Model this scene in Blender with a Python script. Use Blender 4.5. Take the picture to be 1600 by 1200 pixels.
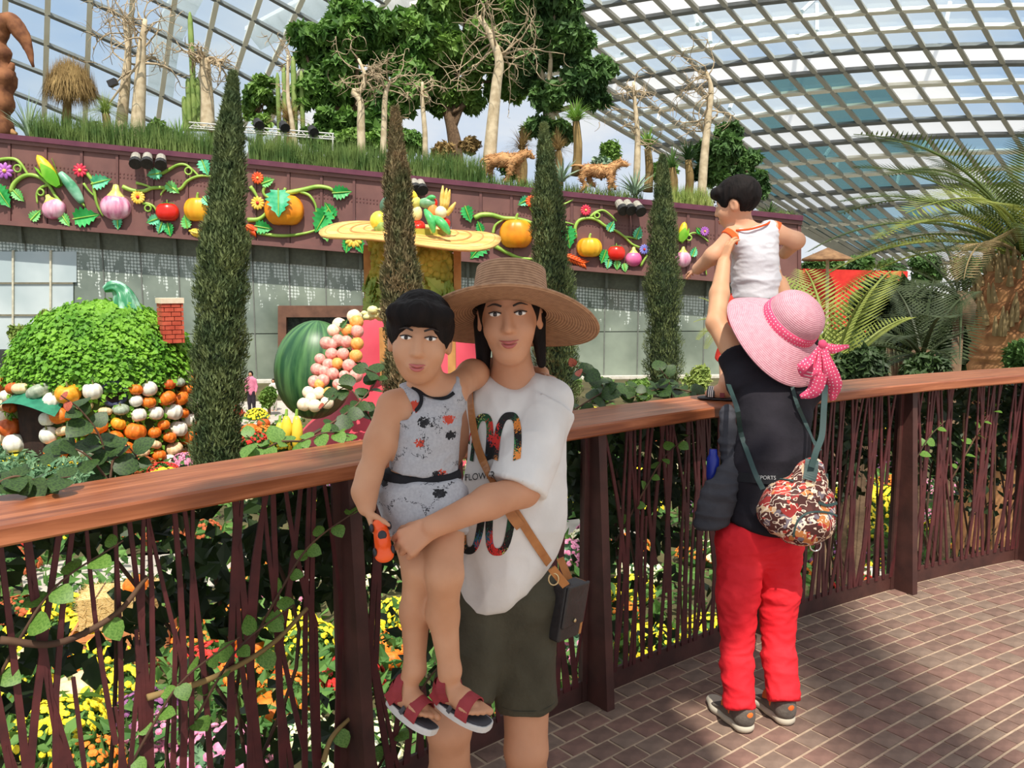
import bpy, math, random
import numpy as np
from mathutils import Vector, Matrix, noise as mnoise
from mathutils.bvhtree import BVHTree

for _o in list(bpy.data.objects):
 bpy.data.objects.remove(_o)
scene = bpy.context.scene
COL = scene.collection
random.seed(7)
rng = np.random.default_rng(7)

# ------------------------------------------------------------------ camera
FPX = 1300.0
CAMZ = 1.63
PITCH = math.atan(159.0 / FPX)
cam_d = bpy.data.cameras.new('camera')
cam_d.sensor_fit = 'HORIZONTAL'
cam_d.sensor_width = 36.0
cam_d.lens = 36.0 * FPX / 1600.0
cam_d.clip_end = 600
cam_d.clip_start = 0.05
cam = bpy.data.objects.new('camera', cam_d)
COL.objects.link(cam)
cam.location = (0, 0, CAMZ)
cam.rotation_euler = (math.pi / 2 - PITCH, 0, 0)
scene.camera = cam

def srgb(r, g, b):
 o = []
 for c in (r, g, b):
  c = c / 255.0
  o.append(c / 12.92 if c <= 0.04045 else ((c + 0.055) / 1.055) ** 2.4)
 return tuple(o)

# ------------------------------------------------------------------ sky
world = bpy.data.worlds.new('sky')
scene.world = world
world.use_nodes = True
_nt = world.node_tree
_nt.nodes.clear()
_out = _nt.nodes.new('ShaderNodeOutputWorld')
_bg = _nt.nodes.new('ShaderNodeBackground')
_tc = _nt.nodes.new('ShaderNodeTexCoord')
_mp = _nt.nodes.new('ShaderNodeMapping')
_mp.inputs['Scale'].default_value = (1.0, 1.0, 2.2)
_nz = _nt.nodes.new('ShaderNodeTexNoise')
_nz.inputs['Scale'].default_value = 2.6
_nz.inputs['Detail'].default_value = 7
_nz.inputs['Roughness'].default_value = 0.55
_rp = _nt.nodes.new('ShaderNodeValToRGB')
_rp.color_ramp.elements[0].position = 0.32
_rp.color_ramp.elements[0].color = (0.56, 0.73, 0.97, 1)
_rp.color_ramp.elements[1].position = 0.56
_rp.color_ramp.elements[1].color = (1.04, 1.04, 1.03, 1)
_nt.links.new(_tc.outputs['Generated'], _mp.inputs['Vector'])
_nt.links.new(_mp.outputs['Vector'], _nz.inputs['Vector'])
_nt.links.new(_nz.outputs['Fac'], _rp.inputs['Fac'])
_nt.links.new(_rp.outputs['Color'], _bg.inputs['Color'])
_bg.inputs['Strength'].default_value = 0.84
_nt.links.new(_bg.outputs['Background'], _out.inputs['Surface'])

# ------------------------------------------------------------------ sun (high, behind the photographer)
SUN_DIR = Vector((-0.03, 0.50, -0.865)).normalized()
sun_d = bpy.data.lights.new('sun', 'SUN')
sun_d.energy = 5.0
sun_d.angle = math.radians(0.6)
sun_d.color = (1.0, 0.93, 0.82)
sun = bpy.data.objects.new('sun', sun_d)
COL.objects.link(sun)
sun.rotation_euler = SUN_DIR.to_track_quat('-Z', 'Y').to_euler()

# ------------------------------------------------------------------ exposure
vs = scene.view_settings
vs.view_transform = 'Standard'
vs.look = 'None'
vs.gamma = 1.0
vs.exposure = 0.06
vs.use_curve_mapping = False
try:
 scene.cycles.transparent_max_bounces = 24
 scene.cycles.max_bounces = 6
except Exception:
 pass

# ================================================================== helpers
CP, SP = math.cos(PITCH), math.sin(PITCH)

def ray(px, py):
 a = (px - 800.0) / FPX
 b = (600.0 - py) / FPX
 return np.array([a, CP + b * SP, -SP + b * CP])

def P(px, py, Y):
 """the point seen at photo pixel (px, py) that stands Y metres away"""
 d = ray(px, py)
 d = d * (Y / d[1])
 return np.array([d[0], d[1], CAMZ + d[2]])

def PZ(px, py, z):
 """the point seen at a photo pixel on the level z"""
 d = ray(px, py)
 t = (z - CAMZ) / d[2]
 return np.array([d[0] * t, d[1] * t, z])

def proj(p):
 x, y, z = p[0], p[1], p[2] - CAMZ
 dep = y * CP - z * SP
 up = y * SP + z * CP
 return (800 + FPX * x / dep, 600 - FPX * up / dep, dep)

# ---- materials
MATS = {}

def mat(name, col, col2=None, rough=0.6, scale=6.0, detail=3, bump=0.0, bscale=None, metal=0.0,
  spec=0.5, trans=0.0, sheen=0.0, lo=0.35, hi=0.65, stretch=None, coord='Object', sub=0.0, alpha=None):
 if name in MATS:
  return MATS[name]
 m = bpy.data.materials.new(name)
 m.use_nodes = True
 nt = m.node_tree
 b = nt.nodes['Principled BSDF']
 b.inputs['Roughness'].default_value = rough
 b.inputs['Metallic'].default_value = metal
 b.inputs['Specular IOR Level'].default_value = spec
 if sub:
  b.inputs['Subsurface Weight'].default_value = sub
  b.inputs['Subsurface Radius'].default_value = (0.02, 0.008, 0.004)
  b.inputs['Subsurface Scale'].default_value = 0.5
 if sheen:
  b.inputs['Sheen Weight'].default_value = sheen
 c1 = srgb(*col)
 if col2 is None:
  col2 = tuple(min(255, c * 1.12 + 3) for c in col)
 c2 = srgb(*col2)
 tc = nt.nodes.new('ShaderNodeTexCoord')
 mp = nt.nodes.new('ShaderNodeMapping')
 if stretch:
  mp.inputs['Scale'].default_value = stretch
 nt.links.new(tc.outputs[coord], mp.inputs['Vector'])
 nz = nt.nodes.new('ShaderNodeTexNoise')
 nz.inputs['Scale'].default_value = scale
 nz.inputs['Detail'].default_value = detail
 nt.links.new(mp.outputs['Vector'], nz.inputs['Vector'])
 rp = nt.nodes.new('ShaderNodeValToRGB')
 rp.color_ramp.elements[0].position = lo
 rp.color_ramp.elements[0].color = (*c1, 1)
 rp.color_ramp.elements[1].position = hi
 rp.color_ramp.elements[1].color = (*c2, 1)
 nt.links.new(nz.outputs['Fac'], rp.inputs['Fac'])
 nt.links.new(rp.outputs['Color'], b.inputs['Base Color'])
 if bump:
  bp = nt.nodes.new('ShaderNodeBump')
  bp.inputs['Strength'].default_value = bump
  bp.inputs['Distance'].default_value = 0.01
  n2 = nt.nodes.new('ShaderNodeTexNoise')
  n2.inputs['Scale'].default_value = bscale or scale * 4
  n2.inputs['Detail'].default_value = 4
  nt.links.new(mp.outputs['Vector'], n2.inputs['Vector'])
  nt.links.new(n2.outputs['Fac'], bp.inputs['Height'])
  nt.links.new(bp.outputs['Normal'], b.inputs['Normal'])
 if trans:
  out = nt.nodes['Material Output']
  tr = nt.nodes.new('ShaderNodeBsdfTranslucent')
  mx = nt.nodes.new('ShaderNodeMixShader')
  mx.inputs[0].default_value = trans
  nt.links.new(rp.outputs['Color'], tr.inputs['Color'])
  nt.links.new(b.outputs['BSDF'], mx.inputs[1])
  nt.links.new(tr.outputs['BSDF'], mx.inputs[2])
  nt.links.new(mx.outputs['Shader'], out.inputs['Surface'])
 MATS[name] = m
 return m

# ---- meshes as (V, F) pairs; F is a list of index arrays (n,3) / (n,4)
def mk(V, *Fs):
 return (np.asarray(V, dtype=np.float64).reshape(-1, 3), [np.asarray(f, dtype=np.int64) for f in Fs if len(f)])

def join(parts):
 Vs, Fs, off = [], [], 0
 for V, F in parts:
  Vs.append(V)
  for f in F:
   Fs.append(f + off)
  off += len(V)
 by = {}
 for f in Fs:
  by.setdefault(f.shape[1], []).append(f)
 return (np.concatenate(Vs), [np.concatenate(v) for v in by.values()])

def xf(m, M):
 V, F = m
 M = np.asarray(M)
 return (V @ M[:3, :3].T + M[:3, 3], F)

def T(x=0, y=0, z=0, rx=0, ry=0, rz=0, s=1.0):
 if not hasattr(s, '__len__'):
  s = (s, s, s)
 M = Matrix.Translation((x, y, z)) @ Matrix.Rotation(rz, 4, 'Z') @ Matrix.Rotation(ry, 4, 'Y') @ Matrix.Rotation(rx, 4, 'X') @ Matrix.Diagonal((*s, 1))
 return np.array(M)

def frame(o, x, y, z):
 M = np.eye(4)
 M[:3, 0], M[:3, 1], M[:3, 2], M[:3, 3] = x, y, z, o
 return M

def nrm(v):
 v = np.asarray(v, dtype=float)
 return v / (np.linalg.norm(v) + 1e-12)

def box(sx, sy, sz, c=(0, 0, 0)):
 x, y, z = sx / 2, sy / 2, sz / 2
 V = np.array([[-x, -y, -z], [x, -y, -z], [x, y, -z], [-x, y, -z], [-x, -y, z], [x, -y, z], [x, y, z], [-x, y, z]]) + np.array(c)
 F = [[0, 3, 2, 1], [4, 5, 6, 7], [0, 1, 5, 4], [1, 2, 6, 5], [2, 3, 7, 6], [3, 0, 4, 7]]
 return mk(V, F)

def bar(a, b, w, d, up=(0, 0, 1)):
 """a box bar from a to b, w wide (along side), d deep (along up)"""
 a, b = np.asarray(a, float), np.asarray(b, float)
 t = nrm(b - a)
 s = np.cross(t, up)
 if np.linalg.norm(s) < 1e-6:
  s = np.cross(t, (1, 0, 0))
 s = nrm(s)
 u = np.cross(s, t)
 V = []
 for p in (a, b):
  for i, j in ((-1, -1), (1, -1), (1, 1), (-1, 1)):
   V.append(p + s * w / 2 * i + u * d / 2 * j)
 F = [[0, 1, 2, 3], [7, 6, 5, 4], [0, 4, 5, 1], [1, 5, 6, 2], [2, 6, 7, 3], [3, 7, 4, 0]]
 return mk(V, F)

def tube(pts, rad, n=8, cap=True):
 pts = np.asarray(pts, float)
 m = len(pts)
 if not hasattr(rad, '__len__'):
  rad = [rad] * m
 tg = np.gradient(pts, axis=0)
 tg /= np.linalg.norm(tg, axis=1)[:, None] + 1e-12
 ref = np.array([0.0, 0, 1]) if abs(tg[0][2]) < 0.9 else np.array([1.0, 0, 0])
 s = nrm(np.cross(tg[0], ref))
 V = []
 an = np.linspace(0, 2 * np.pi, n, endpoint=False)
 for i in range(m):
  s = s - tg[i] * s.dot(tg[i])
  s = nrm(s)
  u = np.cross(tg[i], s)
  V.append(pts[i] + rad[i] * (np.cos(an)[:, None] * s + np.sin(an)[:, None] * u))
 V = np.concatenate(V)
 i = np.arange(m - 1)[:, None] * n
 j = np.arange(n)[None, :]
 k = (j + 1) % n
 F = np.stack([i + j, i + k, i + n + k, i + n + j], -1).reshape(-1, 4)
 if not cap:
  return mk(V, F)
 c0, c1 = len(V), len(V) + 1
 V = np.concatenate([V, pts[:1], pts[-1:]])
 jj = np.arange(n)
 kk = (jj + 1) % n
 T3 = np.concatenate([np.stack([kk, jj, np.full(n, c0)], -1), np.stack([(m - 1) * n + jj, (m - 1) * n + kk, np.full(n, c1)], -1)])
 return mk(V, F, T3)

def spline(pts, n=24):
 """Catmull-Rom through pts"""
 p = np.asarray(pts, float)
 if len(p) < 3:
  t = np.linspace(0, 1, n)[:, None]
  return p[0] * (1 - t) + p[-1] * t
 q = np.concatenate([[2 * p[0] - p[1]], p, [2 * p[-1] - p[-2]]])
 out = []
 seg = len(p) - 1
 for u in np.linspace(0, seg - 1e-6, n):
  i = int(u)
  t = u - i
  a, b, c, d = q[i:i + 4]
  out.append(0.5 * (2 * b + (c - a) * t + (2 * a - 5 * b + 4 * c - d) * t * t + (3 * b - a - 3 * c + d) * t ** 3))
 return np.array(out)

def lathe(prof, n=24, ribs=0, amp=0.0, power=1.0):
 """profile [(r, z)] turned around z; ribs lobes of depth amp"""
 prof = np.asarray(prof, float)
 an = np.linspace(0, 2 * np.pi, n, endpoint=False)
 k = 1.0 + (0 if not ribs else 1) * (-amp + amp * np.abs(np.sin(an * ribs / 2)) ** power) if ribs else np.ones(n)
 V = []
 for r, z in prof:
  V.append(np.stack([r * k * np.cos(an), r * k * np.sin(an), np.full(n, z)], -1))
 V = np.concatenate(V)
 m = len(prof)
 i = np.arange(m - 1)[:, None] * n
 j = np.arange(n)[None, :]
 kk = (j + 1) % n
 F = np.stack([i + j, i + kk, i + n + kk, i + n + j], -1).reshape(-1, 4)
 return mk(V, F)

def ellip(rx, ry, rz, c=(0, 0, 0), nu=16, nv=10):
 t = np.linspace(0.02, np.pi - 0.02, nv)
 m = lathe(np.stack([np.sin(t), -np.cos(t)], -1), nu)
 V = m[0] * np.array([rx, ry, rz]) + np.array(c)
 return (V, m[1])

def pumpkin_mesh(rx, rz, ribs=9, amp=0.13, n=36):
 t = np.linspace(0.03, np.pi - 0.03, 12)
 r = np.sin(t) ** 0.85
 z = -np.cos(t)
 dip = 0.22 * np.exp(-(r / 0.35) ** 2) * np.sign(z)
 m = lathe(np.stack([r, z - dip], -1), n, ribs, amp, 0.7)
 return (m[0] * np.array([rx, rx, rz]), m[1])

# ---- objects
def obj(name, m, material=None, parent=None, smooth=False, mats=None, fmat=None):
 V, Fs = m
 me = bpy.data.meshes.new(name)
 nv = len(V)
 me.vertices.add(nv)
 me.vertices.foreach_set('co', V.astype(np.float32).ravel())
 loops = np.concatenate([f.ravel() for f in Fs])
 counts = np.concatenate([np.full(len(f), f.shape[1]) for f in Fs])
 starts = np.concatenate([[0], np.cumsum(counts)[:-1]])
 me.loops.add(len(loops))
 me.loops.foreach_set('vertex_index', loops.astype(np.int32))
 me.polygons.add(len(counts))
 me.polygons.foreach_set('loop_start', starts.astype(np.int32))
 try:
  me.polygons.foreach_set('loop_total', counts.astype(np.int32))
 except Exception:
  pass
 me.polygons.foreach_set('use_smooth', np.full(len(counts), bool(smooth), dtype=bool))
 me.update(calc_edges=True)
 me.validate()
 if mats:
  for mm in mats:
   me.materials.append(mm)
  if fmat is not None:
   me.polygons.foreach_set('material_index', np.asarray(fmat, dtype=np.int32))
 elif material:
  me.materials.append(material)
 o = bpy.data.objects.new(name, me)
 COL.objects.link(o)
 if parent is not None:
  o.parent = parent
  o.matrix_parent_inverse = Matrix.Translation(-Vector(parent.location)) if not parent.parent else Matrix.Identity(4)
 return o

def inst(name, me, M=None, parent=None):
 """another object on the same mesh data, M = 4x4 world matrix"""
 o = bpy.data.objects.new(name, me)
 COL.objects.link(o)
 if parent is not None:
  o.parent = parent
  o.matrix_parent_inverse = Matrix.Translation(-Vector(parent.location)) if not parent.parent else Matrix.Identity(4)
 if M is not None:
  o.matrix_basis = Matrix([list(r) for r in np.asarray(M)])
 return o

def tag(o, label, cat, group=None, kind=None):
 if label:
  o['label'] = label
 if cat:
  o['category'] = cat
 if group:
  o['group'] = group
 if kind:
  o['kind'] = kind
 return o

def thing(name, label, cat, loc=(0, 0, 0), group=None, kind=None):
 o = bpy.data.objects.new(name, None)
 o.empty_display_size = 0.1
 COL.objects.link(o)
 o.location = tuple(float(v) for v in loc)
 return tag(o, label, cat, group, kind)

def struct(o, label=None):
 o['kind'] = 'structure'
 if label:
  o['label'] = label
 return o

def recenter(o):
 """put a mesh object's origin at its own base centre"""
 me = o.data
 n = len(me.vertices)
 co = np.empty(n * 3, np.float32)
 me.vertices.foreach_get('co', co)
 co = co.reshape(-1, 3)
 c = np.array([(co[:, 0].min() + co[:, 0].max()) / 2, (co[:, 1].min() + co[:, 1].max()) / 2, co[:, 2].min()])
 me.vertices.foreach_set('co', (co - c).astype(np.float32).ravel())
 o.location = tuple(float(v) for v in c)
 return o

# ---- foliage
def leaves(C, D, N, L, Wd, fold=0.25):
 """leaf blades: centres C (n,3), directions D, normals N, length L, width Wd -> one mesh of folded leaves"""
 C, D, N = np.asarray(C, float), np.asarray(D, float), np.asarray(N, float)
 n = len(C)
 D = D / (np.linalg.norm(D, axis=1)[:, None] + 1e-9)
 S = np.cross(D, N)
 S /= np.linalg.norm(S, axis=1)[:, None] + 1e-9
 N = np.cross(S, D)
 L = np.broadcast_to(np.asarray(L, float), (n,))[:, None]
 Wd = np.broadcast_to(np.asarray(Wd, float), (n,))[:, None]
 b = C - D * L / 2
 t = C + D * L / 2
 l = C - D * L * 0.05 - S * Wd / 2 + N * Wd * fold
 r = C - D * L * 0.05 + S * Wd / 2 + N * Wd * fold
 V = np.stack([b, r, t, l], 1).reshape(-1, 3)
 i = np.arange(n)[:, None] * 4
 F = np.concatenate([i + np.array([[0, 1, 2]]), i + np.array([[0, 2, 3]])])
 return mk(V, F)

def rnd_dirs(n, g=None):
 g = g or rng
 v = g.normal(size=(n, 3))
 return v / np.linalg.norm(v, axis=1)[:, None]

def blob_leaves(centres, radii, n, L, Wd, g=None, flat=0.8):
 """leaves spread through the shells of blobs (a crown)"""
 g = g or rng
 centres = np.asarray(centres, float)
 radii = np.asarray(radii, float)
 w = radii ** 2
 k = g.choice(len(centres), n, p=w / w.sum())
 d = rnd_dirs(n, g)
 rr = (g.random(n) ** 0.45)[:, None] * radii[k][:, None]
 C = centres[k] + d * rr * np.array([1, 1, flat])
 Dv = d * 0.5 + rnd_dirs(n, g) * 0.8 + np.array([0, 0, -0.25])
 Nv = d * 0.7 + np.array([0, 0, 0.7]) + rnd_dirs(n, g) * 0.5
 s = g.uniform(0.7, 1.3, n)
 return leaves(C, Dv, Nv, L * s, Wd * s)

def blades(B, H, lean, Wd, seg=3, g=None, droop=0.4):
 """grass / strap blades: base points B, heights H, horizontal lean vectors, width"""
 g = g or rng
 B = np.asarray(B, float)
 n = len(B)
 H = np.broadcast_to(np.asarray(H, float), (n,))
 lean = np.asarray(lean, float)
 Wd = np.broadcast_to(np.asarray(Wd, float), (n,))
 ln = np.concatenate([lean, np.zeros((n, 1))], 1) if lean.shape[1] == 2 else lean
 a = g.uniform(0, 2 * np.pi, n)
 side = np.stack([np.cos(a), np.sin(a), np.zeros(n)], -1)
 V = []
 for k in range(seg + 1):
  t = k / seg
  c = B + np.array([0, 0, 1]) * (H * (t - droop * np.linalg.norm(ln, axis=1) / (H + 1e-6) * t * t * 0.6))[:, None] + ln * (t ** 1.6)
  w = (Wd * (1 - t) ** 0.7 * 0.5 + 0.0005)[:, None]
  V.append(c - side * w)
  V.append(c + side * w)
 V = np.stack(V, 1).reshape(-1, 3)
 m = 2 * (seg + 1)
 i = np.arange(n)[:, None] * m
 F = []
 for k in range(seg):
  F.append(i + np.array([[2 * k, 2 * k + 1, 2 * k + 3, 2 * k + 2]]))
 return mk(V, np.concatenate(F))

# ---- implicit surfaces (bodies, cloth): smooth unions meshed with surface nets
class Sdf:
 def __init__(self):
  self.p = []

 def cap(self, a, b, r1, r2=None, k=0.02, op='u', fl=None, flk=1.0):
  """tapered capsule; fl = direction along which the section is squeezed by flk"""
  a, b = np.asarray(a, float), np.asarray(b, float)
  r2 = r1 if r2 is None else r2
  R = max(r1, r2)
  lo, hi = np.minimum(a, b) - R, np.maximum(a, b) + R
  ba = b - a
  L2 = float(ba @ ba) + 1e-12
  fl = None if fl is None else nrm(fl)
  def f(X, Y, Z):
   x, y, z = X - a[0], Y - a[1], Z - a[2]
   t = np.clip((x * ba[0] + y * ba[1] + z * ba[2]) / L2, 0, 1)
   x, y, z = x - t * ba[0], y - t * ba[1], z - t * ba[2]
   if fl is not None:
    q = (x * fl[0] + y * fl[1] + z * fl[2]) * (1 / flk - 1)
    x, y, z = x + q * fl[0], y + q * fl[1], z + q * fl[2]
   return np.sqrt(x * x + y * y + z * z) - (r1 + (r2 - r1) * t)
  self.p.append((f, lo, hi, k, op))
  return self

 def chain(self, pts, rads, k=0.02, op='u', fl=None, flk=1.0):
  for i in range(len(pts) - 1):
   self.cap(pts[i], pts[i + 1], rads[i], rads[i + 1], k, op, fl, flk)
  return self

 def ell(self, c, r, M=None, k=0.02, op='u'):
  c = np.asarray(c, float)
  r = np.asarray(r, float)
  M = np.eye(3) if M is None else np.asarray(M, float)
  R = r.max()
  def f(X, Y, Z):
   x, y, z = X - c[0], Y - c[1], Z - c[2]
   a = (x * M[0, 0] + y * M[1, 0] + z * M[2, 0]) / r[0]
   b = (x * M[0, 1] + y * M[1, 1] + z * M[2, 1]) / r[1]
   d = (x * M[0, 2] + y * M[1, 2] + z * M[2, 2]) / r[2]
   k0 = np.sqrt(a * a + b * b + d * d)
   k1 = np.sqrt((a / r[0]) ** 2 + (b / r[1]) ** 2 + (d / r[2]) ** 2) + 1e-9
   return k0 * (k0 - 1) / k1
  self.p.append((f, c - R, c + R, k, op))
  return self

 def cone(self, a, b, r1, r2, k=0.01, op='u', fl=None, flk=1.0):
  """flat-ended tapered cylinder"""
  a, b = np.asarray(a, float), np.asarray(b, float)
  R = max(r1, r2)
  lo, hi = np.minimum(a, b) - R, np.maximum(a, b) + R
  ba = b - a
  L = float(np.linalg.norm(ba))
  u = ba / L
  fl = None if fl is None else nrm(fl)
  def f(X, Y, Z):
   x, y, z = X - a[0], Y - a[1], Z - a[2]
   h = x * u[0] + y * u[1] + z * u[2]
   x, y, z = x - h * u[0], y - h * u[1], z - h * u[2]
   if fl is not None:
    q = (x * fl[0] + y * fl[1] + z * fl[2]) * (1 / flk - 1)
    x, y, z = x + q * fl[0], y + q * fl[1], z + q * fl[2]
   rad = np.sqrt(x * x + y * y + z * z) - (r1 + (r2 - r1) * np.clip(h / L, 0, 1))
   return np.maximum(rad, np.abs(h - L / 2) - L / 2)
  self.p.append((f, lo, hi, k, op))
  return self

 def half(self, c, n, k=0.004):
  """cut away everything on the +n side of the plane through c"""
  c, n = np.asarray(c, float), nrm(n)
  def f(X, Y, Z):
   return -((X - c[0]) * n[0] + (Y - c[1]) * n[1] + (Z - c[2]) * n[2])
  self.p.append((f, None, None, k, 's'))
  return self

 def mesh(self, h=0.006, smooth=1):
  lo = np.min([q[1] for q in self.p if q[1] is not None and q[4] == 'u'], axis=0) - 4 * h
  hi = np.max([q[2] for q in self.p if q[1] is not None and q[4] == 'u'], axis=0) + 4 * h
  n = np.ceil((hi - lo) / h).astype(int) + 1
  ax = [(lo[i] + h * np.arange(n[i])).astype(np.float32) for i in range(3)]
  D = np.full(n, 0.5, np.float32)
  for f, l, u, k, op in self.p:
   if l is None:
    i0, i1 = np.zeros(3, int), n
   else:
    i0 = np.clip(np.floor((l - k - 3 * h - lo) / h).astype(int), 0, n)
    i1 = np.clip(np.ceil((u + k + 3 * h - lo) / h).astype(int) + 1, 0, n)
   if np.any(i1 <= i0):
    continue
   sl = tuple(slice(i0[i], i1[i]) for i in range(3))
   X = ax[0][sl[0]][:, None, None]
   Y = ax[1][sl[1]][None, :, None]
   Z = ax[2][sl[2]][None, None, :]
   d = f(X, Y, Z).astype(np.float32)
   o = D[sl]
   if op == 'u':
    e = np.maximum(k - np.abs(o - d), 0) / k
    D[sl] = np.minimum(o, d) - e * e * k * 0.25
   else:
    d = -d
    e = np.maximum(k - np.abs(o - d), 0) / k
    D[sl] = np.maximum(o, d) + e * e * k * 0.25
  return surface_nets(D, lo, h, smooth)

def surface_nets(D, lo, h, smooth=1):
 S = D < 0
 nx, ny, nz = D.shape
 cnt = np.zeros((nx - 1, ny - 1, nz - 1), np.uint8)
 for i in (0, 1):
  for j in (0, 1):
   for k in (0, 1):
    cnt += S[i:nx - 1 + i, j:ny - 1 + j, k:nz - 1 + k]
 act = (cnt > 0) & (cnt < 8)
 I = np.argwhere(act)
 idx = np.full(act.shape, -1, np.int64)
 idx[act] = np.arange(len(I))
 pos = np.zeros((len(I), 3))
 num = np.zeros(len(I))
 cs = [(i, j, k) for i in (0, 1) for j in (0, 1) for k in (0, 1)]
 for a in range(8):
  for b in range(a + 1, 8):
   ca, cb = np.array(cs[a]), np.array(cs[b])
   if np.abs(ca - cb).sum() != 1:
    continue
   da = D[I[:, 0] + ca[0], I[:, 1] + ca[1], I[:, 2] + ca[2]]
   db = D[I[:, 0] + cb[0], I[:, 1] + cb[1], I[:, 2] + cb[2]]
   c = (da < 0) != (db < 0)
   t = np.where(c, da / (da - db + 1e-20), 0)
   pos += np.where(c[:, None], ca + (cb - ca) * t[:, None], 0)
   num += c
 V = lo + h * (I + pos / num[:, None])
 F = []
 for axis in range(3):
  o1, o2 = [x for x in range(3) if x != axis]
  sa = [slice(1, -1)] * 3
  sb = [slice(1, -1)] * 3
  sa[axis] = slice(0, -1)
  sb[axis] = slice(1, None)
  A, B = S[tuple(sa)], S[tuple(sb)]
  E = np.argwhere(A != B)
  if not len(E):
   continue
  flip = A[E[:, 0], E[:, 1], E[:, 2]]
  off = np.ones(3, int)
  off[axis] = 0
  base = E + off
  q = []
  for d1, d2 in ((-1, -1), (0, -1), (0, 0), (-1, 0)):
   c = base.copy()
   c[:, o1] += d1
   c[:, o2] += d2
   q.append(idx[c[:, 0], c[:, 1], c[:, 2]])
  q = np.stack(q, -1)
  if axis == 1:
   flip = ~flip
  q[~flip] = q[~flip][:, ::-1]
  F.append(q)
 F = np.concatenate(F)
 F = F[(F >= 0).all(1)]
 for _ in range(smooth):
  acc = np.zeros_like(V)
  w = np.zeros(len(V))
  for a, b in ((0, 1), (1, 2), (2, 3), (3, 0)):
   np.add.at(acc, F[:, a], V[F[:, b]])
   np.add.at(acc, F[:, b], V[F[:, a]])
   np.add.at(w, F[:, a], 1)
   np.add.at(w, F[:, b], 1)
  V = V * 0.5 + 0.5 * acc / np.maximum(w, 1)[:, None]
 return mk(V, F)

def vnormals(m):
 V, Fs = m
 N = np.zeros_like(V)
 for f in Fs:
  n = np.cross(V[f[:, 2]] - V[f[:, 0]], V[f[:, -1]] - V[f[:, 1]])
  for c in range(f.shape[1]):
   np.add.at(N, f[:, c], n)
 return N / (np.linalg.norm(N, axis=1)[:, None] + 1e-12)

def fold(m, amp, freq, stretch=(1, 1, 1), seed=0.0, ridge=True):
 """cloth folds: push the surface in and out along its normals"""
 V, F = m
 N = vnormals(m)
 q = V * np.array(stretch) * freq + seed
 d = np.empty(len(V))
 for i, p in enumerate(q):
  a = mnoise.noise(p)
  d[i] = (1 - abs(a) * 2.2) if ridge else a
 return (V + N * (amp * d)[:, None], F)

def R3(ax=(1, 0, 0), ay=None, az=None):
 """orthonormal 3x3 with columns x,y,z; give two of the axes"""
 if az is None:
  x = nrm(ax); z = nrm(np.cross(x, ay)); y = np.cross(z, x)
 else:
  z = nrm(az); y = nrm(np.cross(z, ax)); x = np.cross(y, z)
 return np.stack([x, y, z], 1)

# ================================================================== the walkway and its railing
RAILZ = 1.12
GZ = -3.2                      # level of the garden field below
_front = [(-260, 869), (0, 824), (200, 788), (400, 752), (650, 709), (895, 668), (1125, 636), (1307, 611), (1600, 587), (1800, 574)]
_rp = np.array([PZ(a, b, 0 + RAILZ) for a, b in _front])
# smooth plan curve through the measured rail edge (a gentle bow)
_cx = np.polyfit(_rp[:, 0], _rp[:, 1], 3)
_xs = np.linspace(_rp[0, 0] - 0.25, 5.2, 900)
_cur = np.stack([_xs, np.polyval(_cx, _xs)], -1)
_seg = np.linalg.norm(np.diff(_cur, axis=0), axis=1)
_arc = np.concatenate([[0], np.cumsum(_seg)])
ARC_LEN = _arc[-1]

def rail_at(s, off=0.0):
 """plan point on the rail's walkway edge at arc length s, off metres towards the garden; returns point, tangent, inward normal"""
 x = np.interp(s, _arc, _cur[:, 0])
 y = np.interp(s, _arc, _cur[:, 1])
 e = 0.02
 t = nrm(np.array([np.interp(s + e, _arc, _cur[:, 0]) - np.interp(s - e, _arc, _cur[:, 0]),
     np.interp(s + e, _arc, _cur[:, 1]) - np.interp(s - e, _arc, _cur[:, 1])]))
 n = np.array([-t[1], t[0]])            # towards the garden
 return np.array([x, y]) + n * off, t, n

def rail_s(px):
 """arc length where the rail edge is seen at photo column px"""
 best, bs = 1e9, 0
 for s in np.linspace(0, ARC_LEN, 1200):
  p, _, _ = rail_at(s)
  q = proj((p[0], p[1], RAILZ))
  if q[2] > 0 and abs(q[0] - px) < best:
   best, bs = abs(q[0] - px), s
 return bs

m_mortar = mat('sand_mortar', (168, 146, 124), (188, 166, 142), rough=0.95, scale=30)
m_brickA = mat('paver_red', (116, 88, 78), (138, 106, 94), rough=0.9, scale=14, bump=0.25, bscale=60, coord='Object')
m_brickB = mat('paver_brown', (106, 84, 74), (128, 102, 90), rough=0.9, scale=14, bump=0.25, bscale=60)
m_brickC = mat('paver_grey', (116, 97, 85), (136, 115, 101), rough=0.9, scale=14, bump=0.25, bscale=60)

# floor slab follows the railing's edge
ss = np.linspace(0, ARC_LEN, 60)
edge = np.array([rail_at(s, 0.12)[0] for s in ss])
back = np.array([rail_at(s, -5.5)[0] for s in ss])
V, Q = [], []
for e, b in zip(edge, back):
 V += [[e[0], e[1], -0.003], [b[0], min(b[1], -3.5), -0.003], [b[0], min(b[1], -3.5), -0.35], [e[0], e[1], -0.35]]
for i in range(len(ss) - 1):
 a, c = 4 * i, 4 * i + 4
 Q += [[a, a + 1, c + 1, c], [a + 3, a, c, c + 3], [a + 1, a + 2, c + 2, c + 1]]
floor = struct(obj('floor', mk(V, Q), m_mortar), 'paved walkway of small red-brown bricks with sandy joints')

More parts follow.
